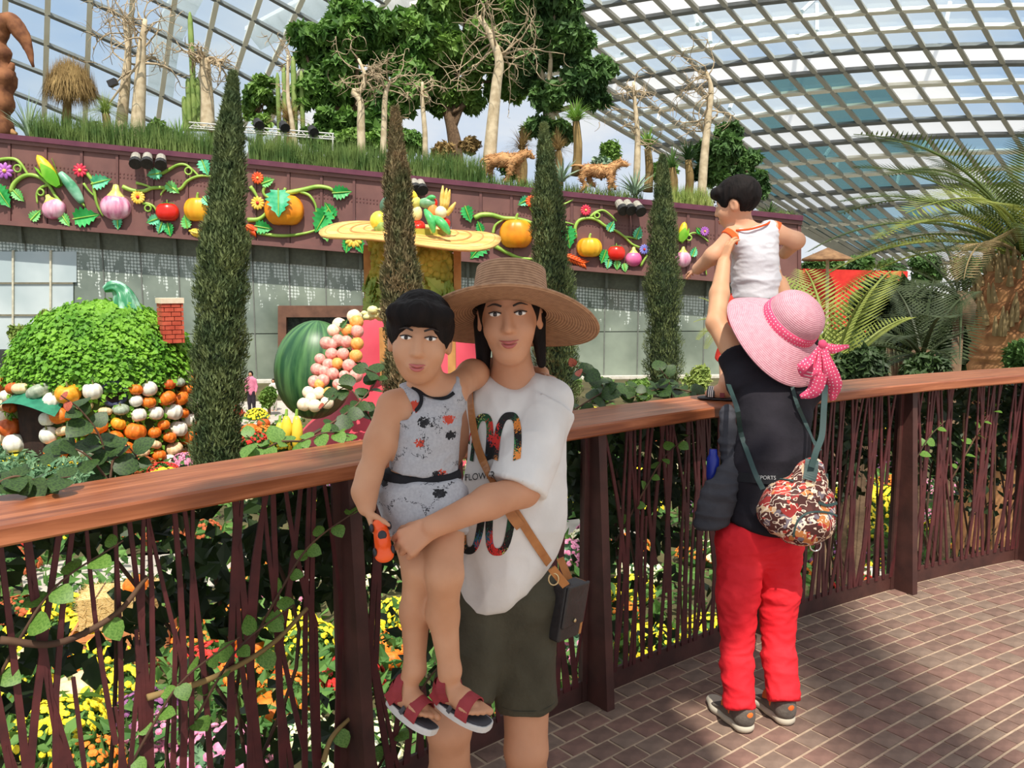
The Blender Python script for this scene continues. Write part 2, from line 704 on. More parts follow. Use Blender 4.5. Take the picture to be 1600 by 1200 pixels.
# bricks laid in courses parallel to the railing
brick_list = []
g = np.random.default_rng(3)
d = 0.10
row = 0
while d > -3.1:
 w = 0.082 if d > -0.85 else 0.056
 L = 0.118 if d > -0.85 else 0.104
 s = -0.2 + (row % 2) * L / 2 + g.uniform(-0.012, 0.012)
 dd = d - w / 2
 while s < ARC_LEN:
  p, t, n = rail_at(s + L / 2, dd)
  q = proj((p[0], p[1], 0))
  if q[2] > 0.4 and -80 < q[0] < 1720 and 500 < q[1] < 1330:
   brick_list.append((FPX / q[2], p, math.atan2(t[1], t[0]), L, w))
  s += L
 d -= w
 row += 1
# those that show largest and lie in the clear part of the frame come first
def _vis(b):
 q = proj((b[1][0], b[1][1], 0))
 inside = 735 < q[0] < 1600 and 880 < q[1] < 1200
 hid = q[0] < 870 and q[1] < 1250
 return (0 if inside and not hid else 1, -b[0])
brick_list.sort(key=_vis)
J = 0.010
brick_me = {}
def brick_mesh(L, w):
 m = box(L - J - 0.003, w - J, 0.05, (0, 0, -0.025))
 V = m[0].copy()
 top = V[:, 2] > -0.01
 lowed = V[top] * np.array([0.985, 0.97, 1])
 # chamfered top edge
 Vn = np.concatenate([V[~top], np.column_stack([V[top][:, :2], np.full(4, -0.002)]), lowed])
 F = [[0, 1, 5, 4], [1, 2, 6, 5], [2, 3, 7, 6], [3, 0, 4, 7], [4, 5, 9, 8], [5, 6, 10, 9], [6, 7, 11, 10], [7, 4, 8, 11], [8, 9, 10, 11]]
 return mk(Vn, F)
rest = {0: [], 1: [], 2: []}
bm_all = [m_brickA, m_brickB, m_brickC]
for i, (sz, p, a, L, w) in enumerate(brick_list):
 k = int(g.choice(3, p=[0.35, 0.35, 0.3]))
 h = g.uniform(-0.001, 0.0015)
 if i < 300:
  key = (k, L)
  M = T(p[0], p[1], h, rz=a)
  if key not in brick_me:
   o = obj('brick', brick_mesh(L, w), bm_all[k], floor)
   o.matrix_basis = Matrix([list(r) for r in M])
   brick_me[key] = o.data
  else:
   inst('brick', brick_me[key], M, floor)
 else:
  rest[k].append(xf(brick_mesh(L, w), T(p[0], p[1], h, rz=a)))
for k in range(3):
 if rest[k]:
  o = obj('far_bricks', join(rest[k]), bm_all[k], floor)
  o['kind'] = 'stuff'

# ---- railing
m_wood = mat('rail_wood', (150, 92, 66), (190, 128, 98), rough=0.38, scale=5, detail=8, stretch=(1.0, 1.0, 9.0), bump=0.08, spec=0.5)
def wood_rail():
 m = bpy.data.materials.new('handrail_timber')
 m.use_nodes = True
 nt = m.node_tree
 b = nt.nodes['Principled BSDF']
 at = nt.nodes.new('ShaderNodeAttribute')
 at.attribute_name = 'grain'
 mp = nt.nodes.new('ShaderNodeMapping')
 mp.inputs['Scale'].default_value = (1.1, 16, 16)
 nt.links.new(at.outputs['Vector'], mp.inputs['Vector'])
 n1 = nt.nodes.new('ShaderNodeTexNoise'); n1.inputs['Scale'].default_value = 2.2; n1.inputs['Detail'].default_value = 8
 n1.inputs['Distortion'].default_value = 0.6
 nt.links.new(mp.outputs['Vector'], n1.inputs['Vector'])
 r = nt.nodes.new('ShaderNodeValToRGB')
 r.color_ramp.elements[0].position = 0.3; r.color_ramp.elements[0].color = (*srgb(112, 56, 30), 1)
 r.color_ramp.elements[1].position = 0.72; r.color_ramp.elements[1].color = (*srgb(184, 114, 76), 1)
 e = r.color_ramp.elements.new(0.52); e.color = (*srgb(148, 84, 50), 1)
 nt.links.new(n1.outputs['Fac'], r.inputs['Fac'])
 nt.links.new(r.outputs['Color'], b.inputs['Base Color'])
 b.inputs['Roughness'].default_value = 0.36
 bp = nt.nodes.new('ShaderNodeBump'); bp.inputs['Strength'].default_value = 0.12; bp.inputs['Distance'].default_value = 0.004
 nt.links.new(n1.outputs['Fac'], bp.inputs['Height'])
 nt.links.new(bp.outputs['Normal'], b.inputs['Normal'])
 return m
m_rail = wood_rail()
m_steel = mat('rusted_steel', (62, 36, 32), (82, 48, 42), rough=0.6, scale=9, bump=0.1)
m_slat = mat('rusted_slat', (66, 25, 27), (88, 35, 36), rough=0.65, scale=12, bump=0.1)

railing = thing('railing', 'curved garden railing with wide timber handrail and rust-red twig-like slats', 'railing', (*rail_at(ARC_LEN / 2)[0], 0))
# handrail: swept board with eased edges, 0.30 m wide
W_R, H_R = 0.30, 0.046
prof = [(0, 0.006), (0, H_R - 0.006), (0.006, H_R), (W_R - 0.006, H_R), (W_R, H_R - 0.006), (W_R, 0.006), (W_R - 0.006, 0), (0.006, 0)]
ss = np.linspace(0, ARC_LEN, 140)
V, G = [], []
for s in ss:
 p, t, n = rail_at(s)
 for o_, z_ in prof:
  V.append([p[0] + n[0] * o_, p[1] + n[1] * o_, RAILZ - H_R + z_])
  G.append([s, o_, z_])
k = len(prof)
i = np.arange(len(ss) - 1)[:, None] * k
j = np.arange(k)[None, :]
F = np.stack([i + j, i + k + j, i + k + (j + 1) % k, i + (j + 1) % k], -1).reshape(-1, 4)
hr = obj('handrail', mk(V, F, [list(range(k))], [list(range(len(V) - 1, len(V) - 1 - k, -1))]), m_rail, railing)
at = hr.data.attributes.new('grain', 'FLOAT_VECTOR', 'POINT')
at.data.foreach_set('vector', np.array(G, np.float32).ravel())
hr['label'] = 'wide reddish brown timber handrail'

# posts: flat steel fins under the handrail
POST_PX = [-330, 205, 590, 962, 1185, 1446, 1590]
sA, sB = rail_s(958), rail_s(1446)
sp = (sB - sA) / 2
post_s = [sA + sp * k for k in (-3, -2, -1, 0, 1, 2, 3, 4)]
post_s = [s for s in post_s if 0.05 < s < ARC_LEN - 0.05]
for s in post_s:
 p, t, n = rail_at(s)
 def pt(o_, side, z):
  return [p[0] + n[0] * o_ + t[0] * side, p[1] + n[1] * o_ + t[1] * side, z]
 w = 0.02
 zt = RAILZ - H_R - 0.001
 V = []
 for z, f0 in ((0.0, -0.012), (zt, 0.055)):
  V += [pt(f0, -w, z), pt(0.15, -w, z), pt(0.15, w, z), pt(f0, w, z)]
 m1 = mk(V, [[3, 2, 1, 0], [4, 5, 6, 7], [0, 1, 5, 4], [1, 2, 6, 5], [2, 3, 7, 6], [3, 0, 4, 7]])
 # web plate behind
 V = []
 for z in (0.0, zt):
  V += [pt(0.10, -0.045, z), pt(0.112, -0.045, z), pt(0.112, 0.045, z), pt(0.10, 0.045, z)]
 m2 = mk(V, [[3, 2, 1, 0], [4, 5, 6, 7], [0, 1, 5, 4], [1, 2, 6, 5], [2, 3, 7, 6], [3, 0, 4, 7]])
 obj('post', join([m1, m2]), m_steel, railing)

def ribbon(off0, off1, z0, z1):
 V = []
 ss = np.linspace(0, ARC_LEN, 120)
 for s in ss:
  for o_, z_ in ((off0, z0), (off0, z1), (off1, z1), (off1, z0)):
   p, t, n = rail_at(s, o_)
   V.append([p[0], p[1], z_])
 i = np.arange(len(ss) - 1)[:, None] * 4
 j = np.arange(4)[None, :]
 return mk(V, np.stack([i + j, i + 4 + j, i + 4 + (j + 1) % 4, i + (j + 1) % 4], -1).reshape(-1, 4))
obj('kick_plate', ribbon(0.105, 0.118, -0.01, 0.085), m_steel, railing)
obj('top_flat', ribbon(0.09, 0.13, RAILZ - H_R - 0.012, RAILZ - H_R - 0.001), m_steel, railing)

# slats: twig-like flat strips, leaning and crossing
g = np.random.default_rng(21)
def slat(s0, s1, z0, z1, w, off, bow=0.0):
 V = []
 nseg = 5
 for k in range(nseg + 1):
  u = k / nseg
  s = s0 + (s1 - s0) * u + bow * math.sin(u * math.pi)
  z = z0 + (z1 - z0) * u
  ww = w * (1.15 - 0.5 * u)
  for o_ in (off, off + 0.006):
   for sd in (-ww / 2, ww / 2):
    p, t, n = rail_at(s + sd, o_)
    V.append([p[0], p[1], z])
 F = []
 for k in range(nseg):
  a, b = 4 * k, 4 * k + 4
  F += [[a, a + 1, b + 1, b], [a + 1, a + 3, b + 3, b + 1], [a + 3, a + 2, b + 2, b + 3], [a + 2, a, b, b + 2]]
 F += [[1, 0, 2, 3], [4 * nseg, 4 * nseg + 1, 4 * nseg + 3, 4 * nseg + 2]]
 return mk(V, F)
nsl = 0
s = 0.0
zt = RAILZ - H_R - 0.006
while s < ARC_LEN - 0.1 and nsl < 298:
 lean = g.normal(0, 0.085)
 w = g.uniform(0.013, 0.022)
 obj('slat', slat(s, min(max(s + lean, 0), ARC_LEN), 0.07, zt, w, 0.100, g.normal(0, 0.02)), m_slat, railing)
 nsl += 1
 if g.random() < 0.62:          # a fork that leaves the strip part-way up
  u = g.uniform(0.15, 0.6)
  z0 = 0.07 + u * (zt - 0.07)
  s0 = s + lean * u
  l2 = -np.sign(lean or 1) * g.uniform(0.05, 0.22) * (1 - u) + lean * (1 - u)
  obj('slat', slat(s0, min(max(s0 + l2, 0), ARC_LEN), z0, zt, w * 0.85, 0.100, g.normal(0, 0.015)), m_slat, railing)
  nsl += 1
 if g.random() < 0.42:
  u = g.uniform(0.35, 0.75)
  z1 = 0.07 + u * (zt - 0.07)
  obj('slat', slat(s + g.uniform(-0.08, 0.08), s + lean * u, 0.07, z1, w * 0.8, 0.100, 0), m_slat, railing)
  nsl += 1
 s += g.uniform(0.034, 0.066)

# ================================================================== garden ground
m_soil = mat('garden_soil', (66, 60, 38), (96, 92, 56), rough=0.95, scale=0.6, detail=8)
m_path = mat('path_concrete', (176, 168, 158), (196, 188, 176), rough=0.9, scale=2)
gx = np.linspace(-75, 75, 60)
gy = np.linspace(1.5, 75, 50)
V = [[x, y + (0.9 * x if y < 2 else 0) * 0, GZ] for y in gy for x in gx]
i = np.arange(len(gy) - 1)[:, None] * len(gx)
j = np.arange(len(gx) - 1)[None, :]
F = np.stack([i + j, i + j + 1, i + len(gx) + j + 1, i + len(gx) + j], -1).reshape(-1, 4)
ground = struct(obj('ground', mk(V, F), m_soil), 'dark planted soil of the garden field below the walkway')
def ground_patch(name, pxs, m, label, z=0.02):
 pts = np.array([PZ(a, b, GZ + z) for a, b in pxs])
 n = len(pts)
 lowv = pts.copy(); lowv[:, 2] -= 0.02
 V = np.concatenate([pts, lowv])
 F = [[i, (i + 1) % n, n + (i + 1) % n, n + i] for i in range(n)]
 m_ = mk(V, F)
 tri = [[0, i, i + 1] for i in range(1, n - 1)]
 return struct(obj(name, mk(V, F, tri), m), label)
ground_patch('paved_path', [(-200, 632), (28, 634), (28, 668), (-60, 680), (-260, 690)], m_path, 'pale paved path left of the leaf-roofed house')
ground_patch('paved_path', [(372, 628), (470, 625), (470, 660), (372, 664)], m_path, 'pale paved path where two far visitors stand')
ground_patch('paved_path', [(30, 880), (600, 845), (1000, 800), (1000, 850), (600, 900), (40, 935)], m_path, 'grey path between flower beds seen through the railing')

# ================================================================== terrace wall (fascia) and curtain wall below it
WA, WB = P(-40, 350, 38.3), P(1240, 440, 42.0)
wt = np.array([WB[0] - WA[0], WB[1] - WA[1]]); WLEN = np.linalg.norm(wt); wt = wt / WLEN
wn = np.array([wt[1], -wt[0]])           # towards the camera
def WP(px, py, off=0.0):
 """photo pixel on the terrace wall's face, off metres in front of it"""
 d = ray(px, py)
 A = np.array([WA[0] + wn[0] * off, WA[1] + wn[1] * off])
 t = (A @ wn) / (d[0] * wn[0] + d[1] * wn[1])
 return np.array([d[0] * t, d[1] * t, CAMZ + d[2] * t])
def top_y(px): return 209 + 0.1025 * px
def bot_y(px): return 351 + 0.0795 * px
W_T = np.array([wt[0], wt[1], 0]); W_N = np.array([wn[0], wn[1], 0]); W_U = np.array([0, 0, 1.0])

m_fascia = mat('fascia_maroon', (112, 76, 72), (126, 86, 80), rough=0.6, scale=1.2, detail=6)
m_fascia_d = mat('fascia_rib', (100, 66, 64), (112, 74, 70), rough=0.6, scale=2)
m_cap = mat('fascia_cap', (92, 42, 62), (106, 54, 72), rough=0.5, scale=2)
m_rivet = mat('fascia_rivet', (104, 62, 60), (112, 70, 68), rough=0.6)

terrace = struct(thing('wall_terrace', None, None, (*(WA[:2] + wt * WLEN / 2), GZ)), 'maroon panelled terrace wall with a dark cap, hung with garden ornaments')
def wall_slab(px0, px1, ya, yb, off0, off1):
 c = []
 for off in (off0, off1):
  for px, yy in ((px0, yb), (px1, yb), (px1, ya), (px0, ya)):
   base = WP(px, yy(px) if callable(yy) else yy, 0)
   c.append(base + W_N * off)
 return mk(c, [[0, 1, 2, 3], [7, 6, 5, 4], [0, 4, 5, 1], [1, 5, 6, 2], [2, 6, 7, 3], [3, 7, 4, 0]])
px = -40.0
joints = []
while px < 1245:
 w = 57.0 - 0.012 * px
 nx = min(px + w, 1252)
 joints.append(px)
 obj('panel', wall_slab(px + 0.4, nx - 0.4, lambda a: top_y(a) + 11, lambda a: bot_y(a) - 6, -0.25, 0.0), m_fascia, terrace)
 obj('rib', wall_slab(nx - 4.5, nx - 0.2, lambda a: top_y(a) + 13, lambda a: bot_y(a) - 6, -0.1, 0.06), m_fascia_d, terrace)
 # double row of rivets across the panel
 riv = []
 for k in range(9):
  for dy in (0, 5.5):
   q = WP(px + 2 + (w - 8) * k / 8, top_y(px + w * k / 8) + 43 + dy, 0.0)
   riv.append(xf(box(0.055, 0.05, 0.055), T(*q)))
 obj('rivet_row', join(riv), m_rivet, terrace)
 px = nx
obj('cap', wall_slab(-40, 1252, lambda a: top_y(a), lambda a: top_y(a) + 8, -0.6, 0.22), m_cap, terrace)
obj('moulding', wall_slab(-40, 1252, lambda a: top_y(a) + 8, lambda a: top_y(a) + 14, -0.3, 0.12), m_fascia, terrace)
obj('bottom_ledge', wall_slab(-40, 1252, lambda a: bot_y(a) - 7, lambda a: bot_y(a), -0.3, 0.14), m_fascia, terrace)
# the wall turns away at its right end
e0t, e0b = WP(1252, top_y(1252)), WP(1252, bot_y(1252))
dirr = nrm(np.array([0.28, 1.0, 0]))
V = []
for q in (e0t, e0b):
 for o_ in (0, 0.4):
  V += [q + dirr * 0 + np.array([0.25, 0, 0]) * (0 if o_ == 0 else -1.6), q + dirr * 14 + np.array([0, 0, -1.0]) + np.array([0.25, 0, 0]) * (0 if o_ == 0 else -1.6)]
obj('return_panel', mk(V, [[0, 1, 5, 4], [2, 6, 7, 3], [0, 2, 3, 1], [4, 5, 7, 6], [0, 4, 6, 2], [1, 3, 7, 5]]), m_fascia, terrace)
# soffit
obj('soffit', mk([WP(-40, bot_y(-40)) + W_N * 0.1, WP(1252, bot_y(1252)) + W_N * 0.1, WP(1252, bot_y(1252)) - W_N * 1.1, WP(-40, bot_y(-40)) - W_N * 1.1], [[0, 3, 2, 1]]), m_fascia_d, terrace)

# terrace soil on top
def terr(px, off, dy=0.0):
 q = WP(px, top_y(px) + 6 + dy)
 return q - W_N * off
V = [terr(-40, 0.3), terr(1250, 0.3), terr(1250, 30), terr(-40, 30)]
m_bed = mat('terrace_soil', (70, 62, 40), (92, 84, 54), rough=0.95, scale=1)
obj('planting_bed', mk(V, [[0, 1, 2, 3]]), m_bed, terrace)

# curtain wall of fritted glass panels
def frit_material():
 m = bpy.data.materials.new('fritted_glass')
 m.use_nodes = True
 nt = m.node_tree
 b = nt.nodes['Principled BSDF']
 b.inputs['Roughness'].default_value = 0.12
 b.inputs['Specular IOR Level'].default_value = 0.6
 tc = nt.nodes.new('ShaderNodeTexCoord')
 sx = nt.nodes.new('ShaderNodeSeparateXYZ')
 at = nt.nodes.new('ShaderNodeAttribute'); at.attribute_name = 'wall_uv'
 nt.links.new(at.outputs['Vector'], sx.inputs['Vector'])
 # dots
 vo = nt.nodes.new('ShaderNodeTexVoronoi')
 vo.voronoi_dimensions = '2D'
 vo.inputs['Scale'].default_value = 6.5
 vo.inputs['Randomness'].default_value = 0.12
 nt.links.new(at.outputs['Vector'], vo.inputs['Vector'])
 lt = nt.nodes.new('ShaderNodeMath'); lt.operation = 'LESS_THAN'; lt.inputs[1].default_value = 0.40
 nt.links.new(vo.outputs['Distance'], lt.inputs[0])
 # streaky mask, dense at the top, fading downwards
 mp = nt.nodes.new('ShaderNodeMapping'); mp.inputs['Scale'].default_value = (1.8, 0.55, 1)
 nt.links.new(at.outputs['Vector'], mp.inputs['Vector'])
 nz = nt.nodes.new('ShaderNodeTexNoise'); nz.inputs['Scale'].default_value = 2.0; nz.inputs['Detail'].default_value = 3
 nt.links.new(mp.outputs['Vector'], nz.inputs['Vector'])
 mr = nt.nodes.new('ShaderNodeMapRange')       # y measured down from the soffit
 mr.inputs['From Min'].default_value = 0.0; mr.inputs['From Max'].default_value = 4.0
 mr.inputs['To Min'].default_value = 0.30; mr.inputs['To Max'].default_value = 0.78
 nt.links.new(sx.outputs['Y'], mr.inputs['Value'])
 gt = nt.nodes.new('ShaderNodeMath'); gt.operation = 'GREATER_THAN'
 nt.links.new(nz.outputs['Fac'], gt.inputs[0]); nt.links.new(mr.outputs['Result'], gt.inputs[1])
 mu = nt.nodes.new('ShaderNodeMath'); mu.operation = 'MULTIPLY'
 nt.links.new(lt.outputs[0], mu.inputs[0]); nt.links.new(gt.outputs[0], mu.inputs[1])
 # glass tone
 n3 = nt.nodes.new('ShaderNodeTexNoise'); n3.inputs['Scale'].default_value = 0.35; n3.inputs['Detail'].default_value = 4
 nt.links.new(at.outputs['Vector'], n3.inputs['Vector'])
 rp = nt.nodes.new('ShaderNodeValToRGB')
 rp.color_ramp.elements[0].position = 0.35; rp.color_ramp.elements[0].color = (*srgb(104, 116, 106), 1)
 rp.color_ramp.elements[1].position = 0.68; rp.color_ramp.elements[1].color = (*srgb(152, 164, 150), 1)
 nt.links.new(n3.outputs['Fac'], rp.inputs['Fac'])
 mx = nt.nodes.new('ShaderNodeMix'); mx.data_type = 'RGBA'
 mx.inputs['B'].default_value = (*srgb(204, 214, 208), 1)
 nt.links.new(mu.outputs[0], mx.inputs['Factor'])
 nt.links.new(rp.outputs['Color'], mx.inputs['A'])
 nt.links.new(mx.outputs['Result'], b.inputs['Base Color'])
 return m
m_frit = frit_material()
m_alu = mat('mullion_grey', (108, 112, 108), (120, 124, 118), rough=0.5)
m_darkgap = mat('soffit_frame', (92, 98, 88), (104, 110, 98), rough=0.7)
cw = struct(thing('wall_glazing', None, None, (*(WA[:2] + wt * WLEN / 2 - wn * 0.9), GZ)), 'grey green glass wall with dotted frit under the maroon terrace')
OFFG = -0.9
u0 = 0.0
GP = 1.72
npan = int(WLEN / GP) + 1
for kx in range(npan):
 a, b = kx * GP + 0.02, min((kx + 1) * GP - 0.02, WLEN)
 if b - a < 0.2:
  continue
 def gpt(u, z):
  q = WA[:2] + wt * u + wn * OFFG
  return np.array([q[0], q[1], z])
 def ztop(u):
  q = WA[:2] + wt * u
  # height of the soffit there
  f = u / WLEN
  return (WP(-40, bot_y(-40))[2]) * (1 - f) + (WP(1240, bot_y(1240))[2]) * f
 zs = [ztop(a), ztop(b)]
 zm = GZ + 2.35
 zk = GZ + 0.10
 for lo_, hi_, nm in ((zm + 0.02, None, 'glass_panel'), (zk, zm - 0.02, 'glass_panel')):
  ta, tb = (zs[0], zs[1]) if hi_ is None else (hi_, hi_)
  fr = [gpt(a, lo_), gpt(b, lo_), gpt(b, tb), gpt(a, ta)]
  bk = [p - W_N * 0.04 for p in fr]
  o = obj(nm, mk(fr + bk, [[0, 1, 2, 3], [7, 6, 5, 4], [0, 4, 5, 1], [1, 5, 6, 2], [2, 6, 7, 3], [3, 7, 4, 0]]), m_frit, cw)
  uv = np.array([[a, zs[0] - lo_, 0], [b, zs[1] - lo_, 0], [b, zs[1] - tb, 0], [a, zs[0] - ta, 0]] * 2, np.float32)
  o.data.attributes.new('wall_uv', 'FLOAT_VECTOR', 'POINT').data.foreach_set('vector', uv.ravel())
 # glass fin between the panels, dark bracket under the soffit
 q = gpt(b + 0.02, 0)
 obj('mullion', bar([q[0], q[1], GZ], [q[0], q[1], zs[1]], 0.05, 0.10, up=W_N), m_alu, cw)
 q2 = q + W_N * 0.25
 obj('bracket', bar([q2[0], q2[1], zs[1] - 0.75], [q2[0], q2[1], zs[1]], 0.14, 0.4, up=W_N), m_darkgap, cw)
 fa, fb = gpt(a, zs[0] - 0.75) + W_N * 0.12, gpt(b, zs[1] - 0.75) + W_N * 0.12
 ga, gb = gpt(a, zs[0]) + W_N * 0.3, gpt(b, zs[1]) + W_N * 0.3
 obj('valance', mk([fa, fb, gb, ga], [[0, 1, 2, 3]]), m_darkgap, cw)
q0 = WA[:2] - wn * 0.6; q1 = WA[:2] + wt * WLEN - wn * 0.6
obj('sill', bar([q0[0], q0[1], GZ + 0.06], [q1[0], q1[1], GZ + 0.06], 0.5, 0.16), mat('sill_pale', (196, 192, 180), rough=0.8), cw)
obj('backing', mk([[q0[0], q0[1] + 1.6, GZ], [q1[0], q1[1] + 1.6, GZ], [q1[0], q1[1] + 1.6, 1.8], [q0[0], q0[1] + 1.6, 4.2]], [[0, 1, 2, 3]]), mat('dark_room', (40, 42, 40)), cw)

# mirrored sky painted as a pale bay at the left end of the glass wall
m_reflection = glass_reflection = mat('reflection_glass', (176, 192, 196), (206, 218, 220), rough=0.06, spec=0.8, scale=0.4)
reflection = struct(thing('sky_reflection_1', None, None, (WA[0], WA[1] - 0.5, GZ)), 'mirrored sky painted as a pale bay at the far left of the glass wall')
for x0, x1 in ((-40, 6), (9, 66), (69, 108)):
 for y0, y1 in ((392, 441), (444, 492), (495, 548)):
  obj('pane', wall_slab(x0, x1 - (y0 - 392) * (0.10 if x1 > 100 else 0), lambda a: y0, lambda a: y1, -0.86, -0.80), m_reflection, reflection)
for xx in (7.5, 67.5):
 obj('mullion', wall_slab(xx - 1.5, xx + 1.5, lambda a: 390, lambda a: 550, -0.86, -0.72), mat('reflection_mullion', (190, 186, 166), rough=0.6), reflection)
for yy in (442.5, 493.5):
 obj('transom', wall_slab(-40, 108 - (yy - 392) * 0.1, lambda a: yy - 1.3, lambda a: yy + 1.3, -0.86, -0.74), mat('reflection_transom', (120, 116, 98), rough=0.6), reflection)
obj('plinth', wall_slab(-40, 96, lambda a: 549, lambda a: 590, -0.9, -0.6), mat('reflection_plinth', (48, 52, 48), rough=0.6), reflection)

# ================================================================== the glasshouse dome
DC = np.array([4.0, 14.0, -6.0]); DR = np.array([92.0, 64.0, 42.0])
def DP(px, py, grow=0.0):
 """where the sight line of a photo pixel meets the dome's shell (an ellipsoid)"""
 d = ray(px, py)
 o_ = (np.array([0, 0, CAMZ]) - DC) / (DR + grow)
 v = d / (DR + grow)
 a, b, c = v @ v, 2 * o_ @ v, o_ @ o_ - 1
 t = (-b + math.sqrt(max(b * b - 4 * a * c, 0))) / (2 * a)
 return np.array([0, 0, CAMZ]) + d * t
def dn(p):
 return nrm((p - DC) / DR ** 2)
def nodeR(c, r):
 x = 1296 + 22 * r + (46 - 1.2 * r) * c + 1.0 * c * c
 dx = x - 1200
 y = 90 - 0.109 * dx + 0.000129 * dx * dx + 29.4 * r - 0.25 * r * r
 return x, y
def nodeL(c, r):
 x, y = 75 + 66 * c, 0
 for _ in range(12):
  y = 48 * (r - 1) - 10 + 0.38 * x + 0.0002 * x * x
  x = 75 + 66 * c + (-0.03 - 0.012 * c * c) * y
 return x, y

m_beam = mat('dome_beam_cream', (236, 230, 208), (244, 240, 222), rough=0.6, scale=1)
m_beam2 = mat('dome_beam_grey', (172, 168, 154), (186, 182, 168), rough=0.6, scale=1)
m_beam3 = mat('dome_beam_dark', (112, 114, 112), (126, 128, 124), rough=0.6, scale=1)
m_truss = mat('truss_white', (232, 232, 228), rough=0.5)

def glass_mat(name, tint, gloss=0.06, milk=0.0, milkcol=(1, 1, 1)):
 m = bpy.data.materials.new(name)
 m.use_nodes = True
 nt = m.node_tree
 nt.nodes.clear()
 out = nt.nodes.new('ShaderNodeOutputMaterial')
 tr = nt.nodes.new('ShaderNodeBsdfTransparent'); tr.inputs[0].default_value = (*tint, 1)
 gl = nt.nodes.new('ShaderNodeBsdfGlossy'); gl.inputs['Roughness'].default_value = 0.05
 mx = nt.nodes.new('ShaderNodeMixShader'); mx.inputs[0].default_value = gloss
 nz = nt.nodes.new('ShaderNodeTexNoise'); nz.inputs['Scale'].default_value = 0.4
 nt.links.new(tr.outputs[0], mx.inputs[1]); nt.links.new(gl.outputs[0], mx.inputs[2])
 last = mx
 if milk:
  tl = nt.nodes.new('ShaderNodeBsdfTranslucent'); tl.inputs[0].default_value = (*milkcol, 1)
  df = nt.nodes.new('ShaderNodeBsdfDiffuse'); df.inputs[0].default_value = (*milkcol, 1)
  a = nt.nodes.new('ShaderNodeMixShader'); a.inputs[0].default_value = 0.12
  nt.links.new(tl.outputs[0], a.inputs[1]); nt.links.new(df.outputs[0], a.inputs[2])
  b = nt.nodes.new('ShaderNodeMixShader'); b.inputs[0].default_value = milk
  nt.links.new(mx.outputs[0], b.inputs[1]); nt.links.new(a.outputs[0], b.inputs[2])
  last = b
 nt.links.new(last.outputs[0], out.inputs['Surface'])
 return m
g_clear = glass_mat('dome_glass_clear', (0.90, 0.96, 1.0))
g_teal = glass_mat('dome_glass_teal', (0.36, 0.52, 0.54), 0.08, 0.12, (0.45, 0.6, 0.62))
g_white = glass_mat('dome_glass_sail_glare_white', (1, 1, 1), 0.04, 0.92, (0.97, 0.97, 0.96))
g_dim = glass_mat('dome_glass_dim', (0.62, 0.76, 0.84), 0.08)

dome = struct(thing('dome_roof', None, None, (20, 70, 0)), 'curved glasshouse roof of pale steel grid beams and glass panes')

def dome_patch(node, cs, rs, row_mat, col_mat, wr, wc, dep, pane_rule, limit):
 pts = {}
 for c in cs:
  for r in rs:
   x, y = node(c, r)
   pts[c, r] = DP(x, y) if y < 470 else None
 nb = 0
 for r in rs:                # rows: one continuous curved beam each
  seq = [pts[c, r] for c in cs if pts[c, r] is not None]
  mm = [bar(a - dn(a) * dep * 0.5, b - dn(b) * dep * 0.5, wr, dep, up=dn(a)) for a, b in zip(seq[:-1], seq[1:])]
  if mm:
   obj('ring_beam', join(mm), row_mat(r), dome)
 for c in cs:
  seq = [pts[c, r] for r in rs if pts[c, r] is not None]
  mm = [bar(a - dn(a) * dep * 0.5, b - dn(b) * dep * 0.5, wc, dep, up=dn(a)) for a, b in zip(seq[:-1], seq[1:])]
  if mm:
   obj('rib_beam', join(mm), col_mat(c), dome)
 cells = []
 for c in cs[:-1]:
  for r in rs[:-1]:
   q = [pts[c, r], pts[c + 1, r], pts[c + 1, r + 1], pts[c, r + 1]]
   if any(p is None for p in q):
    continue
   q = [p + dn(p) * 0.05 for p in q]
   x, y = node(c + 0.5, r + 0.5)
   cells.append((0 if (-20 < x < 1620 and -20 < y < 420) else 1, -np.linalg.norm(q[0] - q[2]), c, r, q))
 cells.sort(key=lambda k: k[:2])
 rest = {}
 for i, (_, _, c, r, q) in enumerate(cells):
  mt = pane_rule(c, r)
  th = [p + dn(p) * 0.04 for p in q]
  m = mk(q + th, [[3, 2, 1, 0], [4, 5, 6, 7], [0, 1, 5, 4], [1, 2, 6, 5], [2, 3, 7, 6], [3, 0, 4, 7]])
  if i < limit:
   obj('glass_pane', m, mt, dome)
  else:
   rest.setdefault(mt.name, (mt, []))[1].append(m)
 for mt, ms in rest.values():
  o = obj('far_panes', join(ms), mt, dome)
  o['kind'] = 'stuff'
 return pts

def ruleR(c, r):  # noise-picked white panes paint in glare; the regular white rows show the outer arches
 if r % 4 == 0:
  return g_white
 x, y = nodeR(c + 0.5, r + 0.5)
 h = mnoise.noise((c * 0.33 + 5.2, r * 0.42 + 1.7, 0.3))
 if r >= 9:
  return g_teal if h > -0.25 else g_dim
 if r >= 5:
  return g_teal if (x < 1440 and h > -0.28) else (g_white if h < -0.12 else g_dim)
 if r >= 1:
  if 1190 < x < 1420 and h > 0.02:
   return g_teal
  return g_white if h < -0.2 else g_clear
 return g_clear
def matR(r):
 return m_beam3 if (r % 4 in (0, 1)) else m_beam
dome_patch(nodeR, list(range(-13, 10)), list(range(-6, 14)), matR, lambda c: m_beam2, 0.28, 0.30, 0.40, ruleR, 230)
def ruleL(c, r):
 return g_clear
dome_patch(nodeL, list(range(-2, 9)), list(range(-6, 8)), lambda r: m_beam3, lambda c: m_beam, 0.22, 0.34, 0.34, ruleL, 70)

